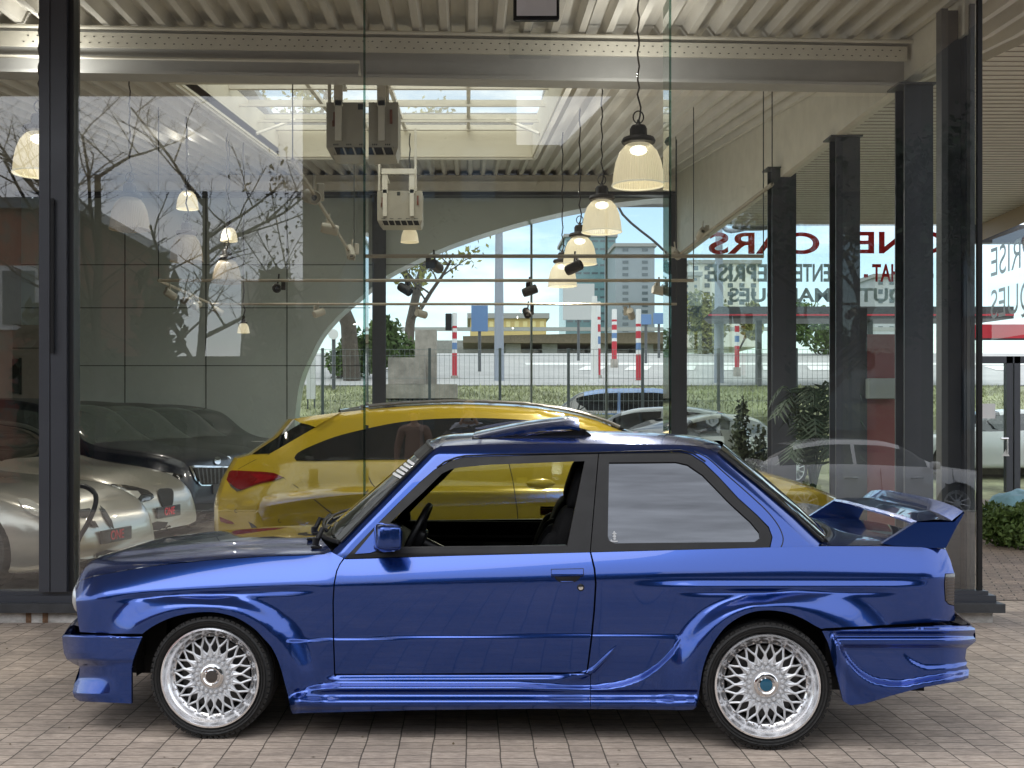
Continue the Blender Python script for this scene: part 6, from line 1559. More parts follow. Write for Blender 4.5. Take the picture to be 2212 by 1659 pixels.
mb = MB(); a, b = U(662, 775, 26.0), U(681, 862, 26.0); mb.b2((a.x, 26.0, b.z), (b.x, 26.06, a.z)); mb.build('panel', M_WHT2, t)
mb = MB(); mb.b2((a.x + .01, 26.02, tz(26.0) - .1), (a.x + .04, 26.05, b.z)); mb.b2((b.x - .04, 26.02, tz(26.0) - .1), (b.x - .01, 26.05, b.z)); mb.build('legs', M_STEEL2, t)
# raised road bridge, low yellow building, towers
d = 75; t = thing('road_bridge', 'brown road bridge on grey piers crossing behind the street', 'bridge', (8, d, tz(d)))
a, b = U(1000, 722, d), U(1478, 742, d); mb = MB(); mb.add([(a.x, d, U(0, 726, d).z), (b.x, d, U(0, 716, d).z), (b.x, d, U(0, 742, d).z), (a.x, d, U(0, 740, d).z), (a.x, d + 8, U(0, 726, d).z), (b.x, d + 8, U(0, 716, d).z), (b.x, d + 8, U(0, 742, d).z), (a.x, d + 8, U(0, 740, d).z)], [(0, 1, 2, 3), (4, 7, 6, 5), (0, 4, 5, 1), (1, 5, 6, 2), (2, 6, 7, 3), (3, 7, 4, 0)]); mb.build('deck', mat('bridge_brown', (.17, .14, .10), rough=.9, var=.2), t)
mb = MB(); mb.b2((a.x - 6, d - .5, U(0, 716, d).z), (b.x + 14, d - .3, U(0, 708, d).z)); mb.build('parapet', mat('bridge_grey', (.32, .33, .33), rough=.8), t)
for px in (1110, 1190, 1300, 1400):
    p = U(px, 0, d); mb = MB(); mb.b2((p.x - .5, d + 1, tz(d) - 1), (p.x + .5, d + 6, U(0, 738, d).z)); mb.build('pier', mat('bridge_grey', (.32, .33, .33)), t)
mb = MB(); mb.b2((U(860, 0, d).x, d + 8.5, tz(d) - 1), (U(1480, 0, d).x, d + 9, U(0, 716, d).z)); mb.build('abutment', mat('bridge_wall', (.26, .26, .25), rough=.9, var=.2), t)
def bld(nm, px0, px1, py0, py1, d, m, label, depth=14, wins=None, wm=None, extra=None):
    a, b = U(px0, py0, d), U(px1, py1, d); t = thing(nm, label, 'building', ((a.x + b.x) / 2, d, b.z))
    mb = MB(); mb.b2((a.x, d, b.z - 3), (b.x, d + depth, a.z)); mb.build('wall', m, t)
    mb = MB(); mb.b2((a.x - .3, d - .3, a.z), (b.x + .3, d + depth + .3, a.z + .5)); mb.build('roof', mat('flat_roof_grey', (.30, .30, .30), rough=.8), t)
    if wins:
        cols, rows_, fw, fh = wins; W_, H_ = b.x - a.x, a.z - b.z
        for i in range(cols):
            for j in range(rows_):
                cx = a.x + W_ * (i + .5) / cols; cz = b.z + H_ * (j + .5) / rows_; w2, h2 = W_ / cols * fw / 2, H_ / rows_ * fh / 2
                mb = MB(); mb.b2((cx - w2, d - .04, cz - h2), (cx + w2, d + .02, cz + h2)); mb.build('window', wm, t)
    return t
M_WIN = mat('far_window', (.08, .11, .13), rough=.1, spec=.7)
bld('office_tower', 1222, 1330, 512, 720, 190, mat('tower_glass', (.14, .25, .28), rough=.2, var=.3, vscale=.12), 'tall blue green glass tower behind the lit lamps', wins=(6, 12, .75, .25), wm=M_WIN)
bld('office_tower', 1330, 1414, 533, 720, 170, mat('tower_grey', (.25, .29, .33), rough=.4, var=.15, vscale=.1), 'grey office tower right of the glass tower, with a pale upright strip', wins=(2, 14, .3, .5), wm=M_WIN)
bld('low_building', 1016, 1180, 688, 712, 110, mat('pale_yellow_wall', (.55, .42, .18), rough=.8), 'long low pale yellow building beyond the bridge', wins=(9, 1, .5, .5), wm=mat('yellow_panel', (.70, .60, .30), rough=.5))
bld('apartment_block', 1490, 1640, 570, 700, 150, mat('white_render', (.66, .65, .61), rough=.8), 'white apartment block with dark windows seen behind the mirrored letters', wins=(6, 7, .45, .5), wm=M_WIN)
bld('apartment_block', 1474, 1512, 596, 700, 146, mat('stone_render', (.46, .42, .37), rough=.8, var=.2, vscale=.3), 'beige block with stepped top beside the white apartment block', wins=(2, 7, .3, .4), wm=M_WIN)
bld('apartment_block', 1890, 2010, 600, 720, 150, mat('grey_render', (.40, .42, .45), rough=.8), 'grey block seen between the dark columns at the right', wins=(5, 6, .4, .5), wm=M_WIN)
# ---- vegetation
def leaf_mat(nm, c, v=.35):
    return mat(nm, c, rough=.7, var=v, vscale=.8)
def tree(nm, label, base, h, spread, leafm, n_leaf, leaf, seed, barkm=None, twigs=5, bare=.0, trunk_r=.16, group=None, levels=3, lean=(0, 0), start=.25):
    rg_ = random.Random(seed); t = thing(nm, label, 'tree', base, 0, group)
    mb = MB(); tips = []
    def branch(p, d, ln, r, lv):
        P = [p]; q = p.copy(); dd = d.copy(); n = 4
        for k in range(n):
            dd = (dd + Vector((rg_.gauss(0, .13), rg_.gauss(0, .13), rg_.gauss(.03, .06)))).normalized(); q = q + dd * ln / n; P.append(q.copy())
        mb.tube(P, [lerp(r, r * .45, k / n) for k in range(n + 1)], 7 if lv == levels else 5 if lv > 1 else 3, caps=False)
        if lv == 0: tips.extend(P[1:]); return
        m = twigs if lv < levels else twigs + 3
        for k in range(m):
            f = (start if lv == levels else .25) + (1 - (start if lv == levels else .25)) * (k + rg_.random()) / m
            i = min(int(f * n), n - 1); bp = P[i].lerp(P[i + 1], f * n - i)
            a = rg_.uniform(0, 2 * math.pi); side = Vector((math.cos(a), math.sin(a), rg_.uniform(.1, .7))).normalized()
            nd = (dd * rg_.uniform(.2, .6) + side * spread).normalized()
            branch(bp, nd, ln * rg_.uniform(.42, .62) * (1.15 - .4 * f), r * lerp(.55, .30, f), lv - 1)
    branch(Vector((0, 0, -.2)), Vector((lean[0], lean[1], 1)).normalized(), h * .78, trunk_r, levels)
    mb.build('trunk', barkm or mat('bark', (.085, .07, .055), rough=.9, var=.3, vscale=8), t, smooth=60, local=True, fix=False)
    if n_leaf and tips:
        cr = MB()
        for k in range(n_leaf):
            p = rg_.choice(tips) + Vector((rg_.gauss(0, leaf * 1.6), rg_.gauss(0, leaf * 1.6), rg_.gauss(0, leaf * 1.6)))
            a, b_ = Vector((rg_.gauss(0, 1), rg_.gauss(0, 1), rg_.gauss(0, 1))).normalized(), Vector((rg_.gauss(0, 1), rg_.gauss(0, 1), rg_.gauss(0, 1)))
            b_ = (b_ - b_.dot(a) * a).normalized(); s = leaf * rg_.uniform(.5, 1.1)
            cr.add([p - a * s, p + b_ * s * .5, p + a * s, p - b_ * s * .5], [(0, 1, 2, 3)])
        o = cr.build('crown', leafm, t, local=True, fix=False)
    return t
M_SPR = leaf_mat('spring_leaf', (.22, .22, .055)); M_GRN = leaf_mat('green_leaf', (.075, .13, .025)); M_DRK = leaf_mat('dark_leaf', (.026, .042, .018))
tree('street_tree', 'spring tree with thin yellow green leaves beside the concrete monument', on(762, 32), 9.4, .95, M_SPR, 3600, .12, 5, trunk_r=.26, twigs=5, lean=(.10, 0))
tree('street_tree', 'smaller budding tree farther back, right of the concrete monument', on(880, 40), 9.0, .9, M_SPR, 3000, .13, 8, trunk_r=.2, twigs=5)
def bush(nm, label, c, size, m, n, leaf, seed, cat='shrub', group=None, stemm=None):
    rg_ = random.Random(seed); t = thing(nm, label, cat, c, 0, group); mb = MB(); st = MB()
    lobes = [(Vector((rg_.uniform(-.75, .75) * size[0], rg_.uniform(-.75, .75) * size[1], size[2] * rg_.uniform(.25, .8))), rg_.uniform(.25, .5)) for _ in range(max(6, int(size[0] * 3)))]
    for l, r in lobes:
        st.tube([(l.x * .3, l.y * .3, -.1), (l.x * .7, l.y * .7, l.z * .5), l], [.03, .02, .008], 4, caps=False)
    for k in range(n):
        l, r = rg_.choice(lobes); v = Vector((rg_.gauss(0, 1), rg_.gauss(0, 1), rg_.gauss(0, 1))).normalized() * (r * rg_.random() ** .4)
        p = l + Vector((v.x * min(size[0], 1.6), v.y * min(size[1], 1.6), v.z * size[2]))
        if p.z < 0: p.z = -p.z * .3
        a = Vector((rg_.gauss(0, 1), rg_.gauss(0, 1), rg_.gauss(.4, 1))).normalized(); b_ = a.cross(Vector((rg_.gauss(0, 1), rg_.gauss(0, 1), rg_.gauss(0, 1)))).normalized(); s = leaf * rg_.uniform(.5, 1.1)
        mb.add([p - a * s, p + b_ * s * .45, p + a * s, p - b_ * s * .45], [(0, 1, 2, 3)])
    mb.build('foliage', m, t, local=True, fix=False); st.build('stems', stemm or mat('bark', (.085, .07, .055)), t, local=True, fix=False)
    return t
bush('hedge', 'green hedge along the street below the white apartment block', on(1575, 48) + Vector((0, 0, 0)), (2.2, 1.0, 2.3), M_SPR, 5200, .14, 4, 'hedge'); bush('hedge', 'green hedge behind the dark column at the right of the street', on(1800, 47), (2.6, 1.0, 2.2), M_GRN, 4200, .14, 9, 'hedge')
bush('shrub', 'dark green bush behind the monument near the rear column', on(868, 36), (1.1, .8, 1.7), M_GRN, 2200, .12, 14); bush('shrub', 'green bush at the left edge of the round opening', on(700, 33), (1.6, .8, 1.3), M_GRN, 2200, .12, 15)
# bus shelter roof
t = thing('bus_shelter', 'dark flat shelter roof with a thin red edge, on grey posts', 'shelter', U(1690, 905, 29)); d = 29.
a, b = U(1519, 690, d), U(2190, 664, d); zt_, zb_ = U(0, 662, d).z, U(0, 688, d).z
mb = MB(); mb.add([(U(1519, 0, d).x, d, zb_), (b.x, d, zb_), (b.x, d, zt_), (U(1552, 0, d).x, d, zt_), (U(1519, 0, d).x + .6, d + 2.2, zb_ + .05), (b.x, d + 2.2, zb_ + .05), (b.x, d + 2.2, zt_), (U(1552, 0, d).x + .6, d + 2.2, zt_)], [(0, 1, 2, 3), (4, 7, 6, 5), (0, 4, 5, 1), (1, 5, 6, 2), (2, 6, 7, 3), (3, 7, 4, 0)])
mb.build('roof', mat('shelter_dark', (.035, .033, .036), rough=.5), t)
mb = MB(); mb.b2((U(1530, 0, d).x, d - .02, zb_ + .07), (b.x, d - .001, zb_ + .11)); mb.build('red_edge', M_RED2, t)
for px in (1640, 1880): p = U(px, 0, d + 1); mb = MB(); mb.b2((p.x - .07, d + 1, tz(d) - .2), (p.x + .07, d + 1.14, zb_ + .02)); mb.build('post', M_STEEL2, t)
# cars outside the rear window
WHITEP = car_paint('white_paint', (.62, .63, .64), flake=.1); LBLUE = car_paint('light_blue_paint', (.13, .22, .42), flake=.3)
out_g = 'cars parked behind the showroom'
def outcar(label, kind, loc, th, paint, glassm=None): return gcar('parked_car', label, kind, None, th, paint, group=out_g, loc=loc, glassm=glassm)
outcar('white car parked outside behind the yellow car, only roof and windows showing', 'hatch', (U(1390, 0, 23.2).x, 23.2, .30), R(200), WHITEP)
outcar('light blue car beyond the white one, a strip of roof showing', 'suv', (U(1290, 0, 26.4).x, 26.4, .55), R(190), LBLUE)
outcar('silver car behind the right columns with its tail towards the glass', 'hatch', (U(1560, 0, 23.0).x, 23.0, .16), R(-35), SILV2)
outcar('white car with red calipers seen through the entrance door', 'coupe', (U(2140, 0, 24.6).x, 24.6, .3), R(180), WHITEP)
# ------------------------------------------------------------------ entrance wing at the right
d = 22.0; ZS = 5.25; t = thing('entrance_wing', 'glass entrance wing with dark door frames and a red band above', 'building', (U(2200, 0, d).x, d, 0))
ew = t
X = lambda px, dd=d: (px - VPX) / FPX * dd
def zq(py, dd=d): return CAMZ - (py - VPY) / FPX * dd
mb = MB()
for a, b, c, e in ((2112, 2240, 770, 785), (2170, 2184, 770, 1110), (2187, 2200, 770, 1110), (2112, 2175, 1094, 1110), (2230, 2260, 770, 1110)): mb.b2((X(a), d - .08, zq(e)), (X(b), d + .04, zq(c)))
mb.build('door_frame', M_STEEL, t)
mb = MB(); mb.b2((X(2100), d - .06, zq(731)), (X(2420), d - .0, zq(701))); mb.build('red_band', mat('signal_red_band', (.80, .035, .06), rough=.45), t)
mb = MB(); mb.b2((X(2120), d - .01, zq(1094)), (X(2170), d + .0, zq(785))); mb.build('door_pane', glass('rear_glass'), t)
mb = MB(); mb.b2((X(2120), d + .03, zq(1110)), (X(2420), d + .2, zq(1108))); mb.build('threshold', M_SILL, t)
mb = MB(); mb.tube([(X(2157), d - .10, zq(947)), (X(2172), d - .10, zq(947)), (X(2172), d - .02, zq(947))], .02, 8); mb.tube([(X(2171), d - .10, zq(945)), (X(2171), d - .10, zq(980))], .014, 8); mb.build('door_handle', M_ALU, t, smooth=40)
mb = MB(); mb.add([(X(2160), d - .09, zq(985)), (X(2176), d - .09, zq(985)), (X(2168), d - .09, zq(970)), (X(2160), d - .085, zq(985)), (X(2176), d - .085, zq(985)), (X(2168), d - .085, zq(970))], [(0, 1, 2), (3, 5, 4)]); mb.build('door_sticker', M_WHT2, t)
mb = MB(); mb.b2((X(2121), d - .02, zq(904)), (X(2149), d - .012, zq(872))); mb.build('paper_notice', M_WHITE, t)
mb = MB(); mb.b2((X(2100), d - .1, ZS - .35), (X(2420), d + .1, ZS)); mb.b2((X(2100), d - .05, zq(735)), (X(2420), d + .02, zq(731))); mb.build('lintel', M_STEEL, t)
mb = MB(); mb.b2((X(1484), d, .4), (X(2420), d + .012, ZS - .35)); mb.build('wing_pane', glass('rear_glass'), t)
mb = MB(); mb.b2((4.05, 8.9, ZS), (10.5, d - .1, ZS + .3)); so_ = mb.build('soffit', M_CREAM, t)
mb = MB(); y = 9.0
while y < d: mb.b2((4.05, y, ZS - .006), (10.5, y + .02, ZS + .001)); y += .16
mb.build('soffit_joints', mat('soffit_joint', (.36, .33, .28), rough=.8), so_)
mb = MB(); mb.add([(X(2110), d - .2, ZS - .32), (X(2110), d - .2, ZS), (9.6, 18.4, ZS), (9.6, 18.4, ZS - .32)], [(0, 1, 2, 3)]); mb.b2((4.05, 8.9, ZS - .1), (4.15, d, ZS + .35)); mb.build('soffit_edge', mat('tan_fascia', (.36, .27, .17), rough=.6), t)
# signs on its glass, read from the other side
def vinyl(nm, c):
    m, t_, p_ = _tree(nm); p_.inputs['Base Color'].default_value = (*c, 1); tl_ = t_.nodes.new('ShaderNodeBsdfTranslucent'); tl_.inputs['Color'].default_value = (*c, 1)
    mm = t_.nodes.new('ShaderNodeMixShader'); mm.inputs['Fac'].default_value = .75; L_ = t_.links.new
    L_(p_.outputs[0], mm.inputs[1]); L_(tl_.outputs[0], mm.inputs[2]); L_(mm.outputs[0], t_.nodes['Material Output'].inputs['Surface']); return m
M_SRED = vinyl('window_letter_red', (.50, .022, .035)); M_SGRY = vinyl('window_letter_grey', (.46, .51, .50))
ds = 21.95
def wtext(s, px0, px1, py0, py1, m, fit=True):
    a, b = U(px0, py0, ds), U(px1, py1, ds); h = a.z - b.z
    o = text_mesh('window_lettering', s, h / .70, m, ew, (0, 0, 0), (R(90), 0, 0), mirror=True, depth=.003, bold=.012)
    xs = [v.co.x for v in o.data.vertices]; w = max(xs) - min(xs); k = (b.x - a.x) / w
    ys = [v.co.y for v in o.data.vertices]
    for v in o.data.vertices: v.co.x = (v.co.x - (max(xs) + min(xs)) / 2) * k; v.co.y = (v.co.y - (max(ys) + min(ys)) / 2) * h / (max(ys) - min(ys))
    o.location = Vector(((a.x + b.x) / 2, ds, (a.z + b.z) / 2)) - ew.location
    return o
wtext('ONE', 1848, 2040, 500, 548, M_SRED); wtext('CARS', 1531, 1770, 502, 549, M_SRED)
wtext('REPRISE', 1528, 1685, 570, 609, M_SGRY); wtext('VENTE -', 1700, 1815, 570, 609, M_SGRY); wtext('ACHAT -', 1866, 1990, 570, 609, M_SRED); wtext('TOUTES MARQUES', 1575, 1990, 622, 658, M_SGRY)
# the same words on the slanted pane at the far right
tt = thing('side_sign_glass', 'tilted looking sign pane with mirrored grey letters at the right edge', 'sign', (9.2, 19.6, 3.2))
mb = MB(); mb.add([(X(2118), d - .3, 3.0), (9.75, 17.6, 3.0), (9.75, 17.6, ZS - .3), (X(2118), d - .3, ZS - .3)], [(0, 1, 2, 3)]); mb.build('pane', glass('rear_glass'), tt)
for s_, z_ in (('ACHAT - REPRISE', 4.45), ('TOUTES MARQUES', 3.65)):
    o = text_mesh('window_lettering', s_, .78, M_SGRY, tt, (0, 0, 0), (0, 0, 0), mirror=True, depth=.003, align='RIGHT')
    xs = [v.co.x for v in o.data.vertices]; mn = min(xs)
    a = Vector((X(2124), d - .32, 0)); b = Vector((9.75, 17.6, 0)); dr = (b - a).normalized()
    for v in o.data.vertices:
        q = a + dr * (v.co.x - mn) + Vector((0, 0, z_ + v.co.y)); v.co = q - tt.location
# red desk wall, grey box, plants between the columns
t = thing('red_wall', 'dark red screen wall behind the right columns with a grey box on it', 'screen', U(1860, 1000, 14.6)); d = 14.6
mb = MB(); mb.b2((X(1872, d), d, 0.05), (X(1936, d), d + .12, zq(722, d))); mb.build('panel', mat('dull_red_paint', (.20, .055, .06), rough=.5), t)
mb = MB(); mb.b2((X(1872, d) - .12, d - .02, 0.05), (X(1872, d), d + .13, zq(666, d))); mb.build('edge_post', M_STEEL, t)
mb = MB(); mb.rbox(((X(1868, d) + X(1928, d)) / 2, d - .08, (zq(818, d) + zq(862, d)) / 2), (X(1928, d) - X(1868, d), .14, zq(818, d) - zq(862, d)), .02); mb.build('grey_box', mat('grey_box_plastic', (.33, .38, .38), rough=.4), t)
def palm(nm, label, px, d, pot_h, h, seed, n, m):
    rg_ = random.Random(seed); b = U(px, 0, d); t = thing(nm, label, 'plant', (b.x, d, .1))
    mb = MB(); mb.lathe([(0, 0), (.16, 0), (.22, pot_h), (.19, pot_h), (.18, pot_h - .05), (0, pot_h - .05)], n=24); mb.build('pot', M_PLASTIC, t, smooth=40, local=True)
    st = MB(); lf = MB()
    for k in range(n):
        a = rg_.uniform(0, 6.28); r = rg_.uniform(.15, .5); hh = h * rg_.uniform(.6, 1)
        P = catmull([(0, 0, pot_h - .05), (r * .25 * math.cos(a), r * .25 * math.sin(a), pot_h + (hh - pot_h) * .6), (r * .7 * math.cos(a), r * .7 * math.sin(a), hh), (r * 1.15 * math.cos(a), r * 1.15 * math.sin(a), hh - .18)], 5)
        st.tube(P, .007, 4, caps=False)
        for i in range(5, len(P) - 1):
            dr = (P[i + 1] - P[i]).normalized(); sd = dr.cross(Vector((0, 0, 1))).normalized()
            for sg in (-1, 1):
                tip = P[i] + sd * sg * .17 + dr * .10 - Vector((0, 0, .05)); w = dr * .022
                lf.add([P[i] - w, P[i] + w, tip], [(0, 1, 2)])
    st.build('stems', m, t, local=True, fix=False); lf.build('leaves', m, t, local=True, fix=False); return t
M_PALM = leaf_mat('palm_leaf', (.02, .045, .025))
palm('potted_palm', 'tall dark potted palm between two dark columns at the right', 1755, 12.6, .5, 1.85, 3, 26, M_PALM)
bush('potted_bush', 'dark rounded bush left of the column behind the blue coupe', Vector((U(1632, 0, 14.2).x, 14.2, .1)), (.32, .3, 1.55), M_DRK, 2600, .05, 8, 'plant')
# planting and blue cover at the far right
for i, (px, d_, s_) in enumerate(((2150, 14.6, (.55, .4, .36)), (2215, 13.6, (.6, .45, .42)), (2270, 13.2, (.6, .5, .4)))):
    bush('low_shrub', ['low green shrub at the corner of the entrance, next to the glass', 'low green shrub in front of the pale blue cover', 'low green shrub at the very edge of the picture'][i], Vector((U(px, 0, d_).x, d_, .0)), s_, M_GRN, 2600, .045, 30 + i, group='low shrubs by the entrance')
bc = U(2200, 1120, 15.2); vs, fs = superell((0, 0, .18), (.42, .35, .36), .9, 26, 16)
rg_ = random.Random(5); t = thing('blue_cover', 'crumpled pale blue cover lying behind the shrubs', 'tarpaulin', (bc.x, 15.2, 0)); mb = MB(); mb.add([Vector(v) * (1 + .12 * noise.noise(Vector(v) * 6)) for v in vs], fs); mb.build('sheet', mat('blue_tarpaulin', (.22, .42, .52), rough=.5, var=.2, bump=.4, bscale=20), t, smooth=60, local=True)
# ------------------------------------------------------------------ the street behind the camera, seen mirrored in the glass and the paint
bld_r = thing('gabled_house', 'brown rendered house with a tall gable mirrored in the right half of the glass', 'house', (12, -13, -.3))
mb = MB(); hx0, hx1 = 2.2, 24.
mb.prism([(2.3, -.3), (26, -.3), (26, 10.5), (13, 16), (4.6, 10.6), (2.3, 8.3)], 'Y', -13, -24); mb.build('wall', mat('brown_render', (.10, .085, .072), rough=.9, var=.3, vscale=2), bld_r)
mb = MB(); mb.add([(1.9, -12.6, 8.1), (4.6, -12.6, 10.75), (13, -12.6, 16.2), (26.4, -12.6, 10.6), (1.9, -24.4, 8.1), (4.6, -24.4, 10.75), (13, -24.4, 16.2), (26.4, -24.4, 10.6), (1.9, -12.6, 7.9), (4.6, -12.6, 10.55), (13, -12.6, 16.0), (26.4, -12.6, 10.4)], [(0, 4, 5, 1), (1, 5, 6, 2), (2, 6, 7, 3), (0, 1, 9, 8), (1, 2, 10, 9), (2, 3, 11, 10)]); mb.build('roof', mat('dark_roof_tiles', (.05, .042, .04), rough=.8), bld_r)
for x in (6, 9.5, 13, 16.5):
    for z in (1.2, 4.2):
        mb = MB(); mb.b2((x, -12.98, z), (x + 1.2, -12.9, z + 1.6)); mb.build('window', M_WIN, bld_r)
blk = thing('tall_block', 'tall plain dark building between the sapling and the gabled house, mirrored in the middle pane', 'building', (-1.6, -15, -.3))
mb = MB(); mb.b2((-4.66, -24, -.3), (1.35, -15, 13.5)); mb.b2((1.35, -24, -.3), (2.6, -15.4, 9.3)); mb.build('wall', mat('grey_brown_render', (.085, .078, .07), rough=.9, var=.2, vscale=.8), blk)
for x in (-3.6, -1.9, -.2):
    for z in (1.2, 4.4, 7.6):
        mb = MB(); mb.b2((x, -15.02, z), (x + .95, -14.93, z + 1.5)); mb.build('window', M_WIN, blk)
mb = MB(); mb.b2((-4.9, -24.2, 13.5), (1.55, -14.8, 13.8)); mb.build('roof', mat('dark_roof_tiles', (.05, .042, .04)), blk)
brk = thing('brick_building', 'red brick building with a pale framed window mirrored at the left edge', 'building', (-14, -15, -.3))
m_ = paver_mat('red_brick_wall', ((.42, .13, .085), (.33, .10, .07)), .22, .075, 0, msize=.01, mortar=(.22, .2, .18))
mb = MB(); mb.b2((-30, -26, -.3), (-11.3, -15, 7.4)); mb.build('wall', m_, brk)
mb = MB(); mb.b2((-13.2, -15.0, 4.0), (-12.0, -14.9, 5.8)); mb.build('window', M_WHT2, brk); mb = MB(); mb.b2((-13.05, -14.9, 4.15), (-12.15, -14.86, 5.65)); mb.build('pane', M_WIN, brk)
mb = MB(); mb.b2((-30, -26, 7.4), (-11, -14.8, 7.7)); mb.build('roof', M_WIN, brk)
pal = thing('pale_building', 'long pale building far behind the trees, mirrored low in the left panes', 'building', (-7, -40, -.3))
mb = MB(); mb.b2((-11, -46, -.3), (0, -38, 8.2)); mb.build('wall', mat('pale_render', (.42, .39, .34), rough=.8), pal)
for k in range(5):
    mb = MB(); mb.b2((-10.2 + k * 2.1, -38.04, 5.6), (-9.0 + k * 2.1, -37.95, 7.2)); mb.build('window', M_WIN, pal)
bush('hedge', 'tall dark hedge across the street behind the photographer', Vector((-8.5, -14.5, -.3)), (5.2, 1.2, 5.2), M_DRK, 4600, .34, 40, 'hedge')
mb = MB(); mb.b2((-24, -19, -.3), (2.2, -17.5, 3.4)); o = mb.build('garden_wall', mat('dark_wall', (.06, .055, .05), rough=.9, var=.3)); tag(o, 'dark garden wall behind the tall hedge across the street', 'wall')
bark_d = mat('dark_bark', (.045, .038, .032), rough=.9)
beh = 'trees behind the photographer'
tree('bare_tree', 'large bare tree mirrored over the wide dark pillar', Vector((-9.6, -12.5, -.3)), 10.5, 1.0, None, 0, .1, 21, bark_d, 5, trunk_r=.17, group=beh, levels=4)
tree('bare_tree', 'bare tree with dense fine twigs mirrored right of the wide pillar', Vector((-6.9, -11, -.3)), 9.8, 1.05, None, 0, .1, 22, bark_d, 5, trunk_r=.15, group=beh, levels=4)
tree('sapling', 'slender sapling with sparse young leaves mirrored left of the first glass joint', Vector((-3.7, -5.0, -.3)), 8.2, .62, leaf_mat('young_leaf', (.09, .085, .045)), 900, .065, 23, bark_d, 5, trunk_r=.06, group=beh, levels=2, start=.38)
tree('evergreen_tree', 'dark evergreen tree beside the gabled house, mirrored on the right columns', Vector((8.2, -10.5, -.3)), 9.5, .8, M_DRK, 5000, .16, 24, bark_d, 6, trunk_r=.25, group=beh)
c = gcar('parked_car', 'silver hatchback parked in the street behind the photographer, mirrored at the right', 'hatch', None, 0., car_paint('bright_silver_paint', (.86, .86, .87), flake=.03, rough=.3), loc=(7.25, -3.7, -.30))
Lh = SPEC['hatch']['L'] / 2
for x, z in ((-.62, .78), (.52, .78)):
    mb = MB(); mb.tube([(x - .11, .945, z), (x, .965, z + .008), (x + .11, .945, z)], .016, 8); mb.build('door_handle', M_CHROME, c[0], smooth=50, local=True)
for x in (-.10, 1.15, -1.0):
    mb = MB(); mb.tube([(x, .90, .93), (x + .02, .925, .60), (x + .02, .915, .30)], .004, 5); mb.build('door_gap', M_BLKM, c[0], local=True)
mb = MB(); vs, fs = superell((.80, 1.02, 1.00), (.07, .11, .07), .6); mb.add(vs, fs); mb.build('wing_mirror', MATS['bright_silver_paint'], c[0], smooth=60, local=True)
mb = MB(); vs, fs = superell((1.82, .66, .70), (.30, .17, .075), .7, 24, 12, Matrix.Rotation(-.55, 3, 'Z')); mb.add(vs, fs); mb.build('headlamp', M_HEAD, c[0], smooth=60, local=True)
# ------------------------------------------------------------------ the photographer and a companion
def skin_mesh(name, pts, edges, rad, m, parent, sub=2):
    me = bpy.data.meshes.new(name); me.from_pydata(pts, edges, []); o = bpy.data.objects.new(name, me); COL.objects.link(o)
    md = o.modifiers.new('s', 'SKIN'); o.modifiers.new('d', 'SUBSURF').levels = sub; o.modifiers[-1].render_levels = sub
    for i, v in enumerate(me.skin_vertices[0].data):
        r = rad[i]; v.radius = r if isinstance(r, tuple) else (r, r); v.use_root = (i == 0)
    dg = bpy.context.evaluated_depsgraph_get(); me2 = bpy.data.meshes.new_from_object(o.evaluated_get(dg)); bpy.data.objects.remove(o)
    for p in me2.polygons: p.use_smooth = True
    me2.name = name; me2.materials.clear(); me2.materials.append(m); q = bpy.data.objects.new(name, me2); COL.objects.link(q)
    if parent is not None: q.parent = parent
    return q
SKIN_M = mat('skin', (.50, .32, .24), rough=.5)
def hand(pts, edges, rad, wrist, w_i, out, curl_to, side):
    """palm, four fingers and a thumb hung on vertex w_i; out = direction of the palm, curl_to = direction the fingers bend"""
    out = out.normalized(); curl = (curl_to - curl_to.dot(out) * out).normalized(); sp = out.cross(curl).normalized() * side
    b = len(pts); pc = wrist + out * .055; pts.append(tuple(pc)); rad.append((.034, .018)); edges.append((w_i, b))
    for k, ln in enumerate((.066, .074, .070, .055)):
        root = pc + out * .035 + sp * (.029 - .019 * k); i = len(pts)
        p1 = root + out * ln * .42 + curl * .006; p2 = p1 + (out * .6 + curl * .8).normalized() * ln * .34; p3 = p2 + (out * .1 + curl).normalized() * ln * .28
        pts.extend(tuple(x) for x in (root, p1, p2, p3)); rad.extend([.0105, .0095, .0088, .0075]); edges.extend([(b, i), (i, i+1), (i+1, i+2), (i+2, i+3)])
    i = len(pts); t0 = wrist + out * .025 + sp * .030; t1 = t0 + (out * .6 + sp * .8).normalized() * .038; t2 = t1 + (out * .8 + curl * .5).normalized() * .032
    pts.extend(tuple(x) for x in (t0, t1, t2)); rad.extend([.013, .011, .009]); edges.extend([(b, i), (i, i+1), (i+1, i+2)])
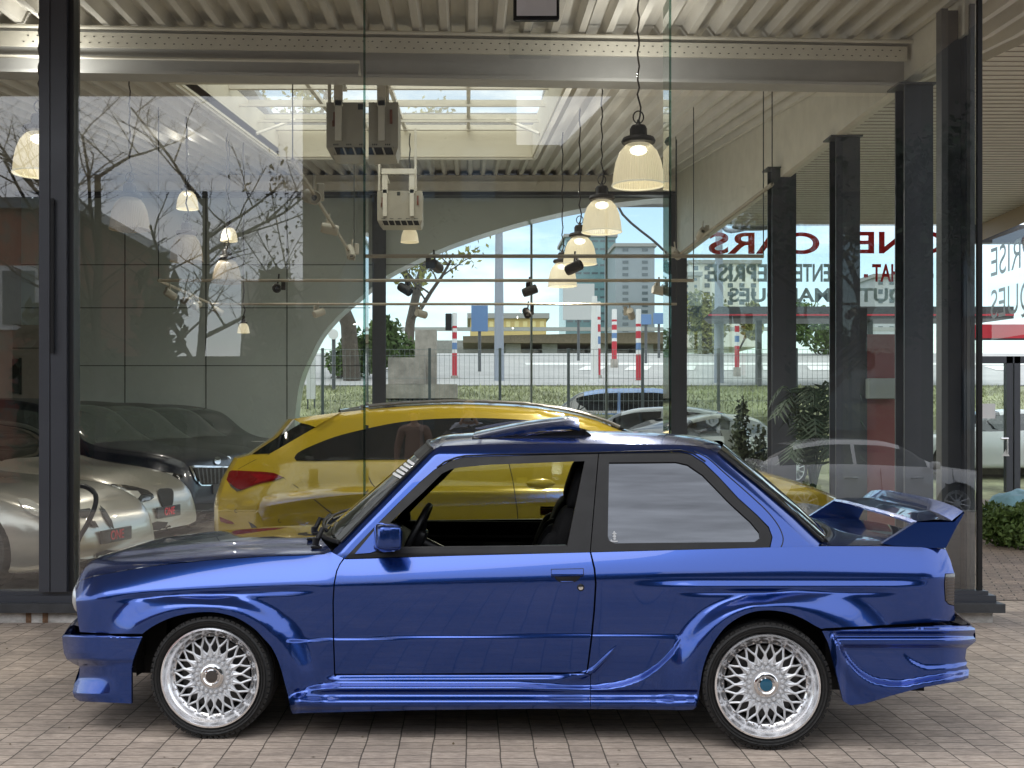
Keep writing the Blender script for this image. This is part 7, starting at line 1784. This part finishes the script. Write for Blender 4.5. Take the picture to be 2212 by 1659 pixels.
def person(label, loc, rz, Hh, arms, top_m, vest_m, trous_m, hat_m, hair_m, hold=None):
    """stands on loc facing +Y before rz; arms = (elbow, wrist, palm direction, curl) for each side"""
    t = thing('person', label, 'person', loc, rz); k = Hh / 1.75
    V = lambda x, y, z: Vector((x, y, z)) * k
    pts = [V(0, 0, .95), V(0, -.01, 1.12), V(0, -.01, 1.30), V(0, -.015, 1.42), V(0, .0, 1.50), V(0, .015, 1.56)]; rad = [(.15*k, .11*k), (.135*k, .10*k), (.155*k, .11*k), (.11*k, .08*k), .055*k, .058*k]
    edges = [(0, 1), (1, 2), (2, 3), (3, 4), (4, 5)]
    jp, je, jr = [], [], []
    arm_paths = []
    for s, (el, wr, pd, cd) in zip((-1, 1), arms):
        i = len(pts); sh = V(s * .19, -.01, 1.40); el = Vector(el) * k; wr = Vector(wr) * k
        pts += [sh, el, wr]; rad += [.058*k, .042*k, .028*k]; edges += [(3, i), (i, i+1), (i+1, i+2)]; arm_paths.append((sh, el, wr))
        hand(pts, edges, rad, wr, i + 2, Vector(pd), Vector(cd), s)
    for s in (-1, 1):
        i = len(pts); pts += [V(s * .095, 0, .88), V(s * .105, .015, .50), V(s * .11, -.01, .10), V(s * .12, .12, .04)]; rad += [.088*k, .060*k, .042*k, (.045*k, .035*k)]; edges += [(0, i), (i, i+1), (i+1, i+2), (i+2, i+3)]
    # head grows from the neck
    i = len(pts); pts += [V(0, .02, 1.62), V(0, .025, 1.69)]; rad += [(.074*k, .085*k), (.072*k, .088*k)]; edges += [(5, i), (i, i+1)]
    body = skin_mesh('body', [tuple(p) for p in pts], edges, rad, SKIN_M, t)
    hc = V(0, .02, 1.645)
    mb = MB(); mb.tube([hc + V(0, .085, .015), hc + V(0, .112, -.02), hc + V(0, .092, -.03)], [.010, .014, .008], 8)
    mb.build('nose', SKIN_M, body, smooth=60, local=True)
    for s in (-1, 1):
        mb = MB(); vs, fs = superell(hc + V(s * .032, .088, .012), (.012, .008, .008), 1, 10, 8); mb.add(vs, fs); mb.build('eye', mat('eye_dark', (.03, .025, .02), rough=.2), body, smooth=60, local=True)
        mb = MB(); vs, fs = superell(hc + V(s * .080, .005, -.01), (.012, .022, .034), 1, 10, 8); mb.add(vs, fs); mb.build('ear', SKIN_M, body, smooth=60, local=True)
    mb = MB(); mb.tube([hc + V(-.025, .088, -.058), hc + V(0, .094, -.060), hc + V(.025, .088, -.058)], .006, 6); mb.build('mouth', mat('lips', (.35, .14, .12)), body, smooth=60, local=True)
    # clothing a little larger than the body
    jp = [V(0, 0, .86), V(0, 0, .98), V(0, -.01, 1.14), V(0, -.01, 1.30), V(0, -.015, 1.42), V(0, -.01, 1.475)]; jr = [(.175*k, .135*k), (.17*k, .13*k), (.165*k, .125*k), (.178*k, .132*k), (.125*k, .095*k), (.075*k, .07*k)]
    je = [(q, q + 1) for q in range(5)]
    for sh, el, wr in arm_paths:
        i = len(jp); jp += [sh + V(0, 0, .005), sh.lerp(el, .5), el, el.lerp(wr, .5), el.lerp(wr, .92)]; jr += [.078*k, .068*k, .062*k, .052*k, .042*k]; je += [(4, i), (i, i+1), (i+1, i+2), (i+2, i+3), (i+3, i+4)]
    skin_mesh('jacket', [tuple(p) for p in jp], je, jr, top_m, t)
    if vest_m:
        skin_mesh('vest', [tuple(p) for p in jp[:6]], [(q, q + 1) for q in range(5)], [(a * 1.07, b * 1.10) for a, b in jr[:5]] + [(.06*k, .06*k)], vest_m, t)
        mb = MB(); P = [V(.10 * math.cos(a), -.01 + .10 * math.sin(a), 1.50 + .02 * math.sin(a)) for a in [q * 2 * math.pi / 16 for q in range(16)]]; mb.tube(P, .035 * k, 8, closed=True); mb.build('hood', top_m, t, smooth=60, local=True)
    skin_mesh('trousers', [tuple(p) for p in (V(0, 0, .96), V(0, 0, .88), V(-.095, 0, .80), V(-.105, .015, .50), V(-.11, -.01, .10), V(.095, 0, .80), V(.105, .015, .50), V(.11, -.01, .10))], [(0, 1), (1, 2), (2, 3), (3, 4), (1, 5), (5, 6), (6, 7)], [(.16*k, .12*k), (.165*k, .125*k), .105*k, .075*k, .066*k, .105*k, .075*k, .066*k], trous_m, t)
    for s in (-1, 1):
        mb = MB(); vs, fs = superell(V(s * .115, .06, .045), (.05, .145, .046), .6, 18, 10); mb.add(vs, fs); mb.build('shoe', M_BLK, t, smooth=60, local=True)
    mb = MB(); vs, fs = superell(hc + V(0, -.012, .035), (.088*k, .100*k, .098*k), .9, 20, 14); vs = [v for v in vs]; mb.add(vs, fs); mb.build('hair', hair_m, t, smooth=60, local=True).location = (0, -.012, .012)
    if hat_m:
        mb = MB(); mb.lathe([(.096, .0), (.102, .02), (.098, .05), (.085, .085), (.05, .115), (0, .125)], hc + V(0, -.004, .035), 'Z', 24); mb.build('beanie', hat_m, t, smooth=60, local=True)
    return t
BROWN = mat('brown_jacket', (.30, .19, .155), rough=.8, bump=.2, bscale=30); GREYC = mat('grey_hoodie', (.50, .53, .62), rough=.9, bump=.2, bscale=60); VEST = mat('dark_vest', (.02, .021, .024), rough=.7, bump=.3, bscale=12); JEANS = mat('dark_jeans', (.025, .03, .045), rough=.9); OCHRE = mat('ochre_beanie', (.60, .36, .10), rough=.95, bump=.4, bscale=80); HAIRD = mat('dark_hair', (.02, .015, .012), rough=.7)
PX = .005
person('person in dark vest, grey hoodie and ochre beanie holding up a phone', (PX, -.34, 0), 0, 1.73, [((-.30, .12, 1.24), (-.105, .275, 1.475), (.18, .25, .4), (.9, .1, .1)), ((.30, .12, 1.24), (.105, .275, 1.475), (-.18, .25, .4), (-.9, .1, .1))], GREYC, VEST, JEANS, OCHRE, HAIRD)
ph = thing('phone', 'white smartphone held up in both hands by the photographer', 'phone', (0, -.03, 1.5))
mb = MB(); mb.rbox((0, 0, 0), (.148, .072, .008), .012); o = mb.build('phone_body', mat('white_phone', (.62, .62, .64), rough=.3), ph, smooth=40, local=True); o.rotation_euler = (R(90), 0, 0)
mb = MB(); mb.rbox((.052, .0, -.006), (.034, .036, .004), .008)
mb.b2((.05, -.1, -.1), (.0501, -.0999, -.0999)); o = mb.build('camera_bump', M_BLK, ph, smooth=40, local=True); o.rotation_euler = (R(90), 0, 0)
person('person in a brown jacket standing beside the photographer with hands at the sides', (-.83, -.42, 0), R(6), 1.68, [((-.27, -.02, 1.12), (-.27, .06, .88), (0, .2, -1), (.3, .8, 0)), ((.27, -.02, 1.12), (.27, .06, .88), (0, .2, -1), (-.3, .8, 0))], BROWN, None, JEANS, None, HAIRD)

# ------------------------------------------------------------------ dry leaf bits and grit lying on the paving
rnd = random.Random(11); mb = MB()
for k in range(420):
    if rnd.random() < .45: x, y = rnd.uniform(-3.6, 4.6), GB - abs(rnd.gauss(0, .12)) - .01
    else: x, y = rnd.uniform(-3.2, 3.6), rnd.uniform(3.75, 8.2)
    s = rnd.uniform(.004, .013); a = rnd.uniform(0, 6.3); c = Vector((x, y, .004)); d1 = Vector((math.cos(a), math.sin(a), rnd.uniform(-.1, .25))) * s; d2 = Vector((-math.sin(a), math.cos(a), rnd.uniform(-.1, .2))) * s * .55
    mb.add([c - d1, c + d2, c + d1, c - d2], [(0, 1, 2, 3)])
o = mb.build('leaf_litter', mat('dry_leaf_bits', (.10, .075, .045), rough=.9, var=.6, vscale=4), fix=False); o['kind'] = 'stuff'
